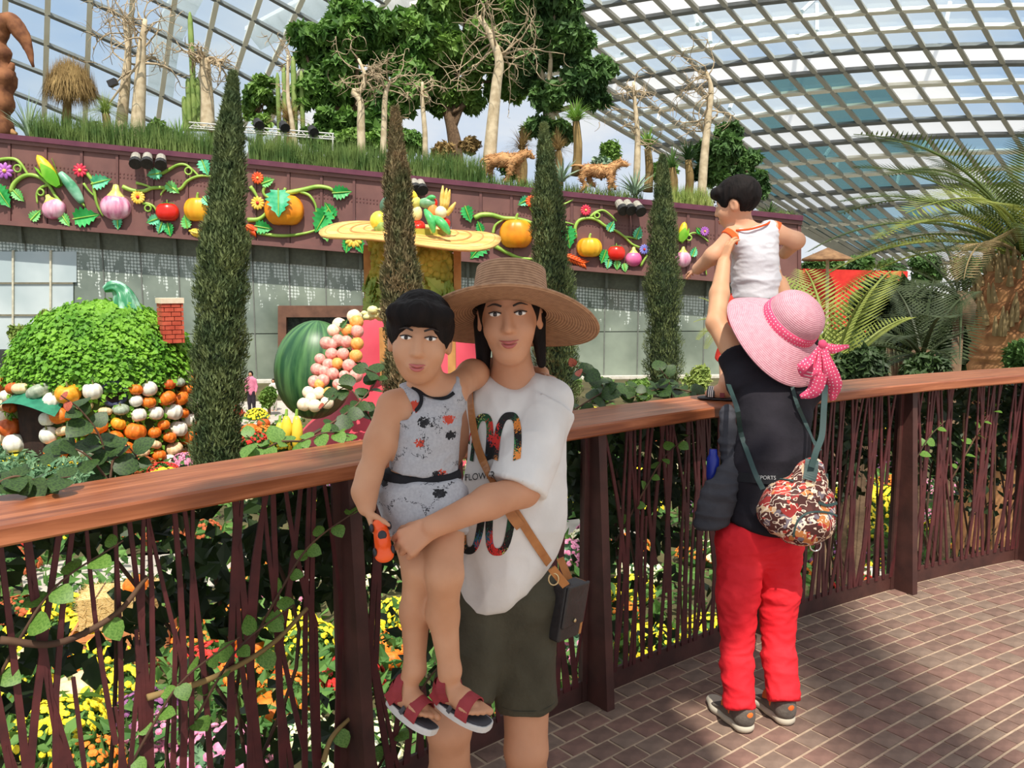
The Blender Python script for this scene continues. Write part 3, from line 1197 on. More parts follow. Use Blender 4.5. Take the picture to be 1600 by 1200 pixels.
# unseen steel arch added overhead to cast a soft shadow band on the paving
pts = spline([(2.3, -46, 0), (2.3, -34, 16), (2.3, -8, 26), (2.3, 20, 30), (2.3, 48, 30.5)], 24)
obj('added_shadow_arch', join([bar(a, b, 0.55, 0.7, up=(0, -0.3, 1)) for a, b in zip(pts[:-1], pts[1:])]), m_beam, dome)
# white struts that prop the shell from outside
for (a, b) in [((965, 65), (950, 62)), ((1090, 38), (1085, 18)), ((1100, 36), (1085, 18)), ((972, 84), (972, 62)), ((1110, 66), (1108, 44)), ((1253, 18), (1272, 0)),
   ((1276, 48), (1276, 6)), ((1478, 35), (1484, 4)), ((1430, 245), (1446, 222)), ((1450, 255), (1452, 228)), ((1288, 245), (1296, 233)),
   ((1306, 272), (1308, 252)), ((1400, 292), (1405, 270)), ((1338, 372), (1342, 355)), ((1318, 352), (1330, 338)), ((1024, 205), (1030, 178)), ((1140, 170), (1146, 152))]:
 pa, pb = DP(*a, grow=0.5), DP(*b, grow=2.6)
 obj('strut', tube([pa, pb], 0.16, 6), m_truss, dome)
m_sail = mat('sail_white', (250, 250, 248), (255, 255, 253), rough=0.6, trans=0.6)
# big white outer arches crossing beyond the left glazing
for pl in ([(250, 150), (262, 60), (300, -20)], [(395, 60), (470, 20), (560, -30)], [(560, 40), (640, 0), (700, -30)]):
 pts = np.array([DP(a, b, grow=3.0) for a, b in spline([(p[0], p[1], 0) for p in pl], 10)[:, :2]])
 obj('outer_arch', join([bar(a, b, 1.9, 0.5, up=dn(a)) for a, b in zip(pts[:-1], pts[1:])]), m_sail, dome)

# ================================================================== ornaments hung on the terrace wall
m_vine = mat('ornament_vine', (128, 170, 62), (168, 206, 92), rough=0.45, scale=1.5)
m_leafG = mat('ornament_leaf_green', (28, 150, 66), (62, 186, 96), rough=0.45, scale=2.2)
m_leafL = mat('ornament_leaf_light', (96, 196, 96), (150, 224, 140), rough=0.45, scale=2.2)
m_leafT = mat('ornament_leaf_teal', (44, 176, 122), (128, 222, 176), rough=0.45, scale=2.2)
m_pump = mat('ornament_pumpkin', (232, 122, 14), (250, 166, 34), rough=0.4, scale=1.0)
m_pumpY = mat('ornament_pumpkin_yellow', (240, 156, 20), (252, 198, 54), rough=0.4, scale=1.0)
m_garlic = mat('ornament_garlic_pink', (206, 106, 150), (244, 198, 216), rough=0.35, scale=1.6, stretch=(2.5, 2.5, 0.4))
m_onion = mat('ornament_onion', (214, 76, 142), (240, 130, 176), rough=0.35, scale=1.2)
m_neck = mat('ornament_neck', (190, 196, 90), (214, 214, 128), rough=0.4)
m_tom = mat('ornament_tomato', (208, 26, 20), (234, 52, 34), rough=0.3, scale=1)
m_corn = mat('ornament_corn', (236, 186, 32), (250, 216, 70), rough=0.45, scale=9)
m_husk = mat('ornament_husk', (104, 190, 40), (150, 216, 70), rough=0.45, scale=2)
m_cuc = mat('ornament_cucumber', (34, 132, 84), (150, 206, 176), rough=0.4, scale=1.6)
m_fpur = mat('ornament_purple', (134, 54, 160), (196, 120, 206), rough=0.5, scale=2)
m_fred = mat('ornament_red', (206, 30, 62), (236, 64, 92), rough=0.5)
m_fora = mat('ornament_orange', (226, 72, 24), (244, 112, 40), rough=0.5)
m_fyel = mat('ornament_yellow', (244, 196, 50), (252, 220, 110), rough=0.5)
m_fblu = mat('ornament_blue', (92, 96, 190), (150, 154, 226), rough=0.5)
m_fcen = mat('ornament_centre', (240, 176, 80), (250, 206, 130), rough=0.6)
m_fcenR = mat('ornament_centre_red', (196, 40, 40), rough=0.6)
m_black = mat('black_metal', (34, 34, 36), (46, 46, 48), rough=0.5)
m_lamp = mat('lamp_grey', (150, 146, 136), (172, 168, 156), rough=0.5)
PXM = 32.0    # photo pixels per metre at the wall

def wframe(px, py, off=0.12, roll=0.0):
 """wall frame: x along the wall, y up, z out of the wall; roll turns in the wall plane"""
 c = WP(px, py) + W_N * off
 x = W_T * math.cos(roll) + W_U * math.sin(roll)
 y = -W_T * math.sin(roll) + W_U * math.cos(roll)
 return frame(c, x, y, W_N)

def leaf_solid(L, Wd, teeth=5, th=0.06):
 """serrated heart-like leaf, tip along +y, folded on the midrib"""
 rows = []
 n = teeth * 2 + 1
 for i in range(n + 1):
  u = i / n
  w = Wd / 2 * (math.sin(math.pi * min(1, 0.10 + 0.95 * u) ** 0.75) ** 0.8) if u < 1 else 0
  if i % 2 == 1:
   w *= 0.66
  rows.append((max(w, 0.0), -L / 2 + L * u))
 V = []
 for w, y in rows:
  V += [[-w, y, 0.30 * w + 0.02], [0, y, 0.0], [w, y, 0.30 * w + 0.02]]
 nV = len(V)
 V += [[v[0], v[1], v[2] - th] for v in V]
 F = []
 for i in range(len(rows) - 1):
  a, b = 3 * i, 3 * i + 3
  for k in (0, 1):
   F.append([a + k, a + k + 1, b + k + 1, b + k])
   F.append([nV + a + k, nV + b + k, nV + b + k + 1, nV + a + k + 1])
  F.append([a, b, nV + b, nV + a])
  F.append([a + 2, nV + a + 2, nV + b + 2, b + 2])
 rib = tube([[0, -L * 0.56, 0.03], [0, 0, 0.05], [0, L * 0.45, 0.03]], [0.035, 0.03, 0.012], 5)
 return mk(V, F), rib

def o_leaf(px, py, size, ang, m, label):
 L = size / PXM
 M = wframe(px, py, 0.14, math.radians(ang))
 blade, rib = leaf_solid(L, L * 0.85)
 t = thing('ornament_leaf', label, 'leaf ornament', M[:3, 3], 'leaf ornaments on the terrace wall')
 obj('blade', xf(blade, M), m, t)
 obj('midrib', xf(rib, M), m_vine, t)

def o_flower(px, py, r, m, mc, label, npet=10):
 M = wframe(px, py, 0.16)
 R = r / PXM
 t = thing('ornament_flower', label, 'flower ornament', M[:3, 3], 'flower ornaments on the terrace wall')
 for k in range(npet):
  a = 2 * math.pi * k / npet
  pet = ellip(R * 0.48, R * 0.24, R * 0.13, (R * 0.58, 0, 0.05), 8, 6)
  obj('petal', xf(pet, M @ T(rz=a)), m, t, True)
 obj('centre', xf(ellip(R * 0.24, R * 0.24, R * 0.2, (0, 0, 0.08), 10, 6), M), mc, t, True)

def o_vine(pxs, r, label, loop=None, n=26):
 pts = np.array([WP(a, b) + W_N * 0.10 for a, b in pxs])
 pts = spline(pts, n)
 rad = np.linspace(r, r * 0.55, n)
 m = tube(pts, rad, 7)
 base = pts[np.argmin(pts[:, 2])]
 t = thing('ornament_vine', label, 'vine ornament', base, 'curling vine ornaments on the terrace wall')
 obj('stem', m, m_vine, t, True)
 if loop:
  lx, ly, lr = loop
  c = WP(lx, ly) + W_N * 0.14
  R = lr / PXM
  a = np.linspace(0, 2 * math.pi * 1.15, 18)
  lp = np.array([c + W_T * R * math.cos(q) + W_U * R * math.sin(q) + W_N * 0.03 * q / 6 for q in a])
  obj('tendril', tube(lp, 0.04, 6), m_vine, t, True)

def o_pumpkin(px, py, rx, ry, m, label, leaf=None, ribs=10):
 M = wframe(px, py, 0.12)
 B = M @ T(rx=-math.pi / 2)      # local z -> wall up
 RX, RY = rx / PXM, ry / PXM
 t = thing('ornament_pumpkin', label, 'pumpkin ornament', M[:3, 3] - np.array([0, 0, RY]), 'pumpkin ornaments on the terrace wall')
 obj('body', xf(xf(pumpkin_mesh(RX, RY, ribs), T(s=(1, 0.7, 1))), B), m, t, True)
 st = spline([(0, 0, RY * 0.75), (0.02, -0.02, RY * 1.1), (0.10 * RX, -0.05, RY * 1.3)], 6)
 obj('stem', xf(tube(st, np.linspace(0.09 * RX + 0.02, 0.05 * RX + 0.015, 6), 6), B), m_vine, t, True)
 if leaf:
  lx, ly, ls, la, lm = leaf
  blade, rib = leaf_solid(ls / PXM, ls / PXM * 0.95)
  off = 0.12 + RX * 0.7
  Ml = wframe(lx, ly, off, math.radians(la)) @ T(rx=0.12)
  lo = obj('leaf', xf(blade, Ml), lm, t)
  obj('midrib', xf(rib, Ml), m_vine, lo)

def o_bulb(px, py, r, m, label, tilt=0.0, neck=1.0, ribs=9, sy=1.0):
 M = wframe(px, py, 0.12, math.radians(tilt)) @ T(rx=-math.pi / 2)
 R = r / PXM
 t_ = np.linspace(0, 1, 16)
 prof = []
 for u in t_:
  a = -math.pi / 2 + u * math.pi * 0.80
  prof.append((R * max(math.cos(a), 0.02), R * 0.86 * math.sin(a) * sy))
 th = thing('ornament_garlic', label, 'bulb ornament', (M @ np.array([0, 0, -R * 0.86, 1]))[:3], 'bulb ornaments on the terrace wall')
 body = lathe(prof, 36, ribs, 0.07 if ribs else 0)
 obj('body', xf(xf(body, T(s=(1, 0.7, 1))), M), m, th, True)
 r0, z0 = prof[-1]
 nk = [(r0, z0), (r0 * 0.72, z0 + R * 0.14 * neck), (r0 * 0.42, z0 + R * 0.32 * neck), (r0 * 0.28, z0 + R * 0.58 * neck), (0.01, z0 + R * 0.62 * neck)]
 obj('neck', xf(xf(lathe(nk, 20), T(s=(1, 0.7, 1))), M), m_neck, th, True)

def o_tomato(px, py, rx, ry, label):
 M = wframe(px, py, 0.12) @ T(rx=-math.pi / 2)
 RX, RY = rx / PXM, ry / PXM
 t = thing('ornament_tomato', label, 'tomato ornament', M[:3, 3] - np.array([0, 0, RY]), 'tomato ornaments on the terrace wall')
 obj('body', xf(xf(pumpkin_mesh(RX, RY, 6, 0.05), T(s=(1, 0.7, 1))), M), m_tom, t, True)
 cal = join([xf(leaf_solid(RX * 0.55, RX * 0.2, 2, 0.02)[0], T(0, 0, RY * 0.88, rz=k * math.pi * 2 / 5) @ T(0, RX * 0.3, 0)) for k in range(5)])
 obj('calyx', xf(xf(cal, T(s=(1, 0.7, 1))), M), m_leafG, t)
 obj('stem', xf(tube([(0, 0, RY * 0.8), (0, 0, RY * 1.25)], [0.03, 0.02], 6), M), m_vine, t)

def o_corn(px0, py0, px1, py1, r, label):
 """ear from its tip (px0,py0) to its base (px1,py1)"""
 a, b = WP(px0, py0) + W_N * 0.2, WP(px1, py1) + W_N * 0.2
 ax = nrm(a - b); L = np.linalg.norm(a - b); R = r / PXM
 x = nrm(np.cross(ax, W_N))
 M = frame(b, x, np.cross(ax, x), ax)
 t = thing('ornament_corn', label, 'corn ornament', b, 'corn ornaments on the terrace wall')
 u = np.linspace(0, 1, 12)
 prof = [(R * max(0.02, math.sin(math.pi * min(1, 0.12 + 0.88 * q)) ** 0.5), L * (0.15 + 0.85 * q)) for q in u]
 obj('ear', xf(lathe(prof, 24, 12, 0.05), M), m_corn, t, True)
 for k, (an, l, bend) in enumerate([(0.3, 0.75, 0.5), (math.pi - 0.2, 0.8, 0.6), (-math.pi / 2, 0.7, 0.2), (math.pi / 2, 0.62, 0.3)]):
  V = []
  for i in range(7):
   q = i / 6
   w = R * 1.1 * math.sin(math.pi * (0.12 + 0.86 * q))
   rr = R * (0.5 + 0.62 * math.sin(q * math.pi * 0.6)) + bend * R * max(0, q - 0.55) * 2.2
   z = L * l * q
   for sg, dz in ((-1, 0.0), (0, 0.10 * R), (1, 0.0)):
    V.append([math.cos(an) * (rr + dz) - math.sin(an) * sg * w, math.sin(an) * (rr + dz) + math.cos(an) * sg * w, z])
  F = []
  for i in range(6):
   for s_ in (0, 1):
    F.append([3 * i + s_, 3 * i + s_ + 1, 3 * i + s_ + 4, 3 * i + s_ + 3])
  obj('husk', xf(mk(V, F), M), m_husk, t, True)

def o_cucumber(px0, py0, px1, py1, r, label):
 a, b = WP(px0, py0) + W_N * 0.25, WP(px1, py1) + W_N * 0.25
 mid = (a + b) / 2 + W_T * 0.06
 pts = spline([a, mid, b], 14)
 u = np.linspace(0, 1, 14)
 rad = r / PXM * np.sin(np.pi * (0.06 + 0.88 * u)) ** 0.45
 t = thing('ornament_cucumber', label, 'cucumber ornament', b, None)
 obj('body', tube(pts, rad, 14), m_cuc, t, True)
 obj('stem', tube([b, b + nrm(b - a) * 0.2], [0.06, 0.04], 6), m_vine, t, True)

def o_feather(px0, py0, px1, py1, m, label):
 a, b = WP(px0, py0) + W_N * 0.15, WP(px1, py1) + W_N * 0.15
 ax = nrm(b - a); sd = np.cross(ax, W_N)
 C, D = [], []
 t = thing('ornament_frond', label, 'frond ornament', b, 'feathery fronds on the terrace wall')
 obj('stem', tube(spline([a, (a + b) / 2 + W_N * 0.1, b], 6), 0.05, 6), m, t, True)
 ms = []
 for k in range(7):
  u = (k + 0.5) / 7
  for s_ in (-1, 1):
   c = a + (b - a) * u
   dd = nrm(ax * 0.8 + sd * s_ * 0.6)
   ms.append(tube([c, c + dd * 0.15, c + dd * 0.34], [0.05, 0.07, 0.015], 6))
 obj('leaflets', join(ms), m, t, True)

# --- left stretch
o_flower(11, 268, 12, m_fpur, m_fcen, 'purple daisy ornament at the far left of the maroon wall', 9)
o_vine([(-6, 252), (8, 249), (24, 249), (34, 256), (42, 268), (46, 275)], 0.09, 'short vine ornament curling above the purple daisy at far left', (30, 264, 5))
o_vine([(18, 302), (24, 287), (38, 276), (52, 274), (66, 279), (78, 290), (88, 306), (98, 318)], 0.11, 'arched vine ornament rising over the corn cob at left')
o_leaf(8, 309, 34, -150, m_leafG, 'big dark green leaf ornament below the purple daisy')
o_leaf(32, 307, 20, -140, m_leafL, 'pale green leaf ornament right of the big far left leaf')
o_corn(61, 243, 96, 292, 8.5, 'yellow corn cob ornament in open green husk at left')
o_cucumber(98, 271, 132, 318, 7.5, 'slim green cucumber ornament right of the left corn cob')
o_bulb(86, 327, 17, m_garlic, 'smaller pink garlic bulb ornament under the left corn cob', 22)
o_vine([(76, 289), (64, 295), (59, 304), (60, 318)], 0.07, 'thin tendril ornament curling left of the smaller pink garlic', (66, 301, 4.5), 14)
o_leaf(59, 336, 20, -45, m_leafL, 'light green leaf ornament left of the smaller pink garlic')
o_leaf(105, 345, 20, 210, m_leafL, 'light green leaf ornament right of the smaller pink garlic')
o_leaf(138, 339, 36, -80, m_leafG, 'large toothed green leaf ornament below the cucumber')
o_flower(128, 267, 10, m_fred, m_fcen, 'crimson daisy ornament above the left cucumber', 10)
o_vine([(137, 271), (146, 284), (149, 302), (154, 322), (163, 338)], 0.09, 'vine ornament hanging from the crimson daisy at left')
o_vine([(132, 287), (140, 298), (149, 307)], 0.06, 'short side shoot ornament under the crimson daisy', None, 10)
o_leaf(161, 284, 28, -75, m_leafT, 'toothed teal green leaf ornament above the larger garlic')
o_bulb(182, 324, 22, m_garlic, 'larger pink striped garlic bulb ornament', -4, 1.3)
o_leaf(186, 350, 18, 180, m_leafT, 'small dark teal leaf ornament under the larger garlic')
o_vine([(193, 292), (208, 298), (225, 299), (240, 294), (266, 294), (282, 296), (293, 284), (306, 277), (320, 275), (340, 278)], 0.10, 'long wavy vine ornament between garlic and first pumpkin', None, 40)
o_vine([(214, 286), (226, 289), (240, 294)], 0.07, 'short forked shoot ornament right of the larger garlic', None, 10)
o_vine([(262, 294), (256, 299), (252, 306)], 0.06, 'tiny drooping shoot ornament above the left tomato', None, 8)
o_leaf(272, 295, 22, -130, m_leafL, 'bright lime leaf ornament above the left tomato')
o_vine([(254, 272), (266, 265), (279, 258), (291, 258), (302, 266), (311, 275)], 0.08, 'arched vine ornament with a loop under the left spotlights', (296, 268, 5))
o_leaf(242, 273, 22, 100, m_leafT, 'teal leaf ornament under the left spotlights')
o_leaf(322, 263, 24, 200, m_leafT, 'teal leaf ornament beside the tallest cypress')
o_flower(218, 309, 10, m_fyel, m_fcenR, 'yellow and red daisy ornament left of the left tomato', 14)
o_vine([(224, 318), (234, 319), (242, 324), (247, 334)], 0.07, 'curled stem ornament joining the yellow red daisy to the tomato', (233, 326, 4.5), 14)
o_tomato(263, 332, 17, 14.5, 'red tomato ornament left of the first pumpkin')
o_leaf(240, 345, 20, 110, m_leafT, 'teal leaf ornament at lower left of the left tomato')
o_leaf(252, 357, 18, 160, m_leafT, 'lower teal leaf ornament below the left tomato')
o_leaf(266, 360, 20, 190, m_leafG, 'green leaf ornament below right of the left tomato')
o_pumpkin(310, 328, 20, 19, m_pumpY, 'yellow orange pumpkin ornament left of the tallest cypress', (329, 317, 17, -140, m_leafT))
o_leaf(292, 346, 20, 10, m_leafL, 'light leaf ornament at the foot of the first pumpkin')
o_feather(297, 361, 322, 368, m_fyel, 'yellow frond ornament under the first pumpkin')
# --- second stretch
o_flower(404, 279, 9, m_fora, m_fcen, 'orange red daisy ornament right of the tallest cypress', 12)
o_leaf(420, 284, 20, -70, m_leafL, 'pale leaf ornament beside the orange red daisy')
o_vine([(415, 291), (412, 300), (416, 307), (426, 310)], 0.08, 'hooked stem ornament below the orange red daisy', None, 12)
o_vine([(392, 292), (398, 300), (404, 311)], 0.10, 'thick short stem ornament above the red and cream daisy', None, 8)
o_flower(404, 318, 10, m_fyel, m_fcenR, 'cream daisy ornament with dark red centre left of big pumpkin', 12)
o_pumpkin(445, 329, 30, 25, m_pump, 'biggest orange pumpkin ornament with a green leaf draped over it', (440, 321, 40, 180, m_leafT), 8)
o_vine([(420, 324), (424, 313), (440, 304), (460, 300), (478, 296), (496, 292), (513, 294), (524, 300)], 0.14, 'thick vine ornament over the biggest pumpkin', None, 30)
o_vine([(470, 300), (484, 306), (493, 320), (495, 333)], 0.08, 'vine ornament dropping right of the biggest pumpkin', None, 16)
o_leaf(536, 301, 28, -85, m_leafG, 'green leaf ornament at the end of the vine left of the straw hat')
o_leaf(503, 346, 40, 150, m_leafG, 'large drooping green leaf ornament touching the straw hat brim')
o_leaf(515, 328, 26, 30, m_leafG, 'green leaf ornament above the left tip of straw hat')
o_leaf(510, 366, 24, 190, m_leafL, 'lime leaf ornament under the left tip of straw hat')
o_vine([(388, 344), (404, 343), (415, 335), (421, 322)], 0.12, 'bent vine ornament at lower left of the biggest pumpkin', None, 14)
o_leaf(414, 356, 26, -100, m_leafG, 'dark leaf ornament under the left side of the biggest pumpkin')
o_vine([(404, 364), (430, 368), (456, 368), (480, 364), (496, 359)], 0.09, 'long shallow vine ornament below the biggest pumpkin', None, 20)
o_feather(384, 352, 398, 361, m_fora, 'orange frond ornament at the cypress below the cream daisy')
o_flower(553, 373, 14, m_fyel, m_fcen, 'golden daisy ornament under the straw hat brim', 12)
o_leaf(543, 385, 22, 170, m_leafG, 'green leaf ornament left below the golden daisy')
o_leaf(563, 386, 22, 200, m_leafG, 'green leaf ornament right below the golden daisy')
# --- third stretch
o_leaf(731, 336, 26, 200, m_leafG, 'green leaf ornament above the right side of straw hat')
o_leaf(749, 354, 18, 20, m_leafG, 'small green leaf ornament behind the right hat brim')
o_leaf(746, 391, 36, 140, m_leafG, 'large ragged green leaf ornament under the right hat brim')
o_vine([(741, 341), (752, 336), (768, 336), (786, 341), (806, 342), (824, 346), (836, 352)], 0.13, 'thick vine ornament over the pumpkin beside the straw hat', None, 24)
o_vine([(770, 365), (774, 352), (788, 342)], 0.08, 'short vine ornament at the left of the pumpkin beside straw hat', None, 12)
o_pumpkin(806, 366, 27, 24, m_pump, 'deep orange pumpkin ornament right of the straw hat', None, 8)
o_leaf(817, 316, 20, 120, m_leafT, 'whitish green leaf ornament above the pumpkin beside straw hat')
o_flower(829, 315, 9, m_fora, m_fcenR, 'orange daisy ornament half behind the third cypress', 12)
o_vine([(827, 324), (834, 333), (836, 346)], 0.07, 'short stem ornament under the half hidden orange daisy', None, 10)
o_vine([(772, 384), (792, 395), (812, 403), (832, 405)], 0.11, 'sagging vine ornament under the pumpkin beside straw hat', None, 16)
o_vine([(872, 323), (884, 318), (895, 312)], 0.06, 'yellow sprig ornament right of the third cypress, upper', None, 8)
o_vine([(872, 347), (884, 348), (896, 351)], 0.06, 'yellow sprig ornament right of the third cypress, lower', None, 8)
o_leaf(887, 372, 34, 190, m_leafG, 'bright green leaf ornament peeking out right of the third cypress')
o_feather(880, 399, 912, 412, m_fora, 'orange frond ornament below the small yellow pumpkin')
# --- right stretch
o_flower(914, 329, 8.5, m_fred, m_fcen, 'crimson daisy ornament above the small yellow pumpkin', 12)
o_vine([(899, 372), (898, 357), (904, 345), (918, 341), (932, 344), (946, 354), (962, 361), (976, 371), (986, 381), (999, 387)], 0.09, 'long arched vine ornament over the small yellow pumpkin', None, 36)
o_vine([(921, 340), (930, 332), (942, 329), (953, 336), (963, 346)], 0.07, 'looped vine ornament under the crimson daisy at right', (932, 337, 4), 16)
o_vine([(974, 370), (985, 371), (996, 374)], 0.06, 'short vine ornament under the right spotlights', None, 8)
o_leaf(954, 353, 18, -30, m_leafT, 'pale teal leaf ornament on the long arched vine at right')
o_leaf(996, 363, 20, -20, m_leafT, 'pale teal leaf ornament below the right spotlights')
o_pumpkin(920, 387, 20.5, 16.5, m_pumpY, 'small yellow pumpkin ornament between frond and right tomato', None, 12)
o_leaf(942, 402, 22, 160, m_leafG, 'green leaf ornament between the small yellow pumpkin and tomato')
o_tomato(962, 396, 14.5, 12.5, 'red tomato ornament left of the pink onion')
o_leaf(949, 413, 16, 170, m_leafT, 'small teal leaf ornament under the right tomato')
o_leaf(963, 415, 15, 180, m_leafL, 'small lime leaf ornament under the right tomato')
o_leaf(975, 419, 14, 190, m_leafL, 'lowest lime leaf ornament left of the pink onion')
o_bulb(989, 405, 13, m_onion, 'hot pink onion bulb ornament', 0, 1.2, 0, 1.05)
o_flower(1005, 390, 8, m_fblu, m_fcenR, 'blue daisy ornament above the pink onion', 12)
o_vine([(1000, 416), (1007, 404), (1013, 394), (1018, 382)], 0.07, 'upright vine ornament right of the pink onion', None, 12)
o_corn(1068, 347, 1062, 378, 6.5, 'right corn cob ornament beside the fourth cypress')
o_bulb(1066, 405, 13, m_garlic, 'pale garlic bulb ornament right of the fourth cypress', 0, 1.2, 8, 1.15)
o_vine([(1064, 380), (1074, 368), (1085, 364), (1097, 370), (1106, 378)], 0.06, 'thin arched vine ornament right of the right corn cob', (1075, 372, 4), 16)
o_flower(1099, 362, 7.5, m_fpur, m_fcen, 'purple daisy ornament left of the child on the rail', 12)
o_leaf(1090, 360, 12, 40, m_leafG, 'small leaf ornament beside the right purple daisy')
o_leaf(1083, 393, 16, -20, m_leafT, 'teal leaf ornament behind the arm of the child on the rail')
o_vine([(1096, 418), (1100, 412), (1102, 424), (1103, 430)], 0.05, 'small curled tendril ornament near the lower wall edge', (1098, 419, 3.5), 10)

# spotlights on the wall
def spots(lst, who):
 for k, (px, py) in enumerate(lst):
  c = WP(px, py) + W_N * 0.5
  t = thing('spotlight', ['left', 'middle', 'right'][k] + ' lamp of the ' + who, 'spotlight', c, 'spotlights on the terrace wall')
  ax = nrm(np.array([0.25, -0.75, -0.6]))
  obj('housing', tube([c - ax * 0.28, c + ax * 0.2], [0.2, 0.24], 12), m_lamp, t)
  obj('shade', tube([c + ax * 0.18, c + ax * 0.45], [0.25, 0.27], 12), m_black, t)
  obj('arm', bar(c, c - W_N * 0.5 + W_U * 0.1, 0.08, 0.08), m_lamp, t)
spots([(218, 251), (236, 251), (257, 253)], 'spotlight trio above the left tomato')
spots([(966, 323), (978, 323), (993, 325)], 'spotlight trio above the pink onion')
spots([(648, 291), (658, 292)], 'dark spotlight pair above the straw hat')

# ================================================================== cypresses
m_cyp = mat('cypress_green', (70, 90, 54), (122, 134, 84), rough=0.8, scale=2.2, detail=6, trans=0.15)
m_cyp2 = mat('cypress_brownish', (98, 102, 66), (152, 128, 94), rough=0.85, scale=1.8, detail=6, trans=0.15)
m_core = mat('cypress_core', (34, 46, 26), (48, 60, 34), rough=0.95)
m_bark = mat('bark_brown', (92, 72, 54), (124, 100, 76), rough=0.95, scale=9, bump=0.5)
def cypress(px_top, py_top, px_bot, Y, rad, m, label, n, seed, wob=0.08):
 g = np.random.default_rng(seed)
 top = P(px_top, py_top, Y)
 bx = P(px_bot, 600, Y)[0]
 H = top[2] - GZ
 t = thing('cypress_tree', label, 'cypress tree', (bx, Y, GZ), 'slender cypresses in the garden field')
 def axis(u):
  return np.stack([bx + (top[0] - bx) * u ** 1.2, np.full_like(u, Y), GZ + H * u], -1)
 def rr(u):
  return rad * (np.clip(u / 0.10, 0, 1) ** 0.4 * 0.25 + 0.75) * np.clip((1 - u) / 0.5, 0, 1) ** 0.62 * (1 + wob * np.sin(u * 23 + seed) + 0.6 * wob * np.sin(u * 51 + seed * 2))
 u = np.linspace(0.03, 0.995, 30)
 obj('trunk', tube(axis(np.linspace(0, 0.25, 5)), 0.14, 8), m_bark, t, True)
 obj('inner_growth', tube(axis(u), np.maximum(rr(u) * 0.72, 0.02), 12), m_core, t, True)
 u = g.random(n) ** 0.9 * 0.97 + 0.02
 a = g.uniform(0, 2 * np.pi, n)
 lump = np.array([mnoise.noise((a_ * 1.6, u_ * 26 + seed * 9, seed)) for a_, u_ in zip(a, u)])
 R = rr(u) * (0.76 + 0.30 * g.random(n) ** 1.5 + 0.22 * lump)
 out = np.stack([np.cos(a), np.sin(a), np.zeros(n)], -1)
 C = axis(u) + out * R[:, None]
 D = np.array([0, 0, 0.8]) + out * 0.5 + rnd_dirs(n, g) * 0.6
 o = obj('foliage', leaves(C, D, out + rnd_dirs(n, g) * 0.3, g.uniform(0.10, 0.23, n), g.uniform(0.03, 0.055, n)), m, t)
 o['kind'] = 'stuff'
 return t
cypress(365, 106, 330, 19.3, 0.58, m_cyp, 'tallest slender cypress standing right of the leaf-roofed house', 22000, 1)
cypress(617, 162, 634, 19.2, 0.46, m_cyp2, 'brownish cypress in front of the straw hat tower', 17000, 2, 0.10)
cypress(849, 188, 872, 25.0, 0.66, m_cyp, 'cypress behind the woman in the brown straw hat', 17000, 3)
cypress(1035, 238, 1037, 35.0, 0.76, m_cyp, 'farthest cypress before the glass wall, left of the child', 15000, 4)

# ================================================================== leaf-roofed pumpkin house
m_ivy = mat('roof_leaf_green', (88, 148, 34), (140, 194, 58), rough=0.6, scale=1.4, detail=5, trans=0.25)
m_ivy_core = mat('roof_leaf_core', (52, 92, 28), (70, 112, 34), rough=0.9)
HC = P(166, 600, 22.6)          # house axis
hx, hy = HC[0], HC[1]
SCL = 22.6 / FPX                # metres per photo pixel at the house
house = thing('leafy_house', 'round display house with a green leafy roof and dark doorway', 'house', (hx, hy, GZ))
zr0 = P(168, 598, 22.6)[2]
zr1 = P(168, 484, 22.6)[2]
RH = 134 * SCL
ru = np.linspace(0, 1, 14)
prof = [(RH * 1.0 * math.cos(q * math.pi / 2) ** 0.75 + 0.02, zr0 + (zr1 - zr0) * (math.sin(q * math.pi / 2) ** 1.15)) for q in ru]
obj('roof', xf(lathe(prof, 40), T(hx, hy, 0)), m_ivy_core, house, True)
g = np.random.default_rng(11)
n = 17000
q = g.random(n) ** 0.8
a = g.uniform(0, 2 * np.pi, n)
R = RH * 1.02 * np.cos(q * np.pi / 2) ** 0.75 + g.normal(0, 0.07, n)
C = np.stack([hx + R * np.cos(a), hy + R * np.sin(a), zr0 + (zr1 - zr0) * np.sin(q * np.pi / 2) ** 1.15 + g.normal(0.06, 0.07, n)], -1)
out = np.stack([np.cos(a), np.sin(a), np.full(n, 0.9)], -1)
s_ = g.uniform(0.7, 1.35, n)
o = obj('roof_leaves', leaves(C, np.stack([np.cos(a), np.sin(a), np.full(n, -0.8)], -1) + rnd_dirs(n, g) * 0.8, out + rnd_dirs(n, g) * 0.5, 0.125 * s_, 0.12 * s_, 0.12), m_ivy, house)
o['kind'] = 'stuff'
# wall drum
m_drum = mat('house_wall_green', (58, 84, 40), (96, 118, 60), rough=0.95, scale=3)
RW = 131 * SCL
obj('wall', xf(lathe([(RW * 0.93, GZ), (RW * 0.96, GZ + 0.8), (RW * 0.97, zr0 + 0.05)], 40), T(hx, hy, 0)), m_drum, house, True)
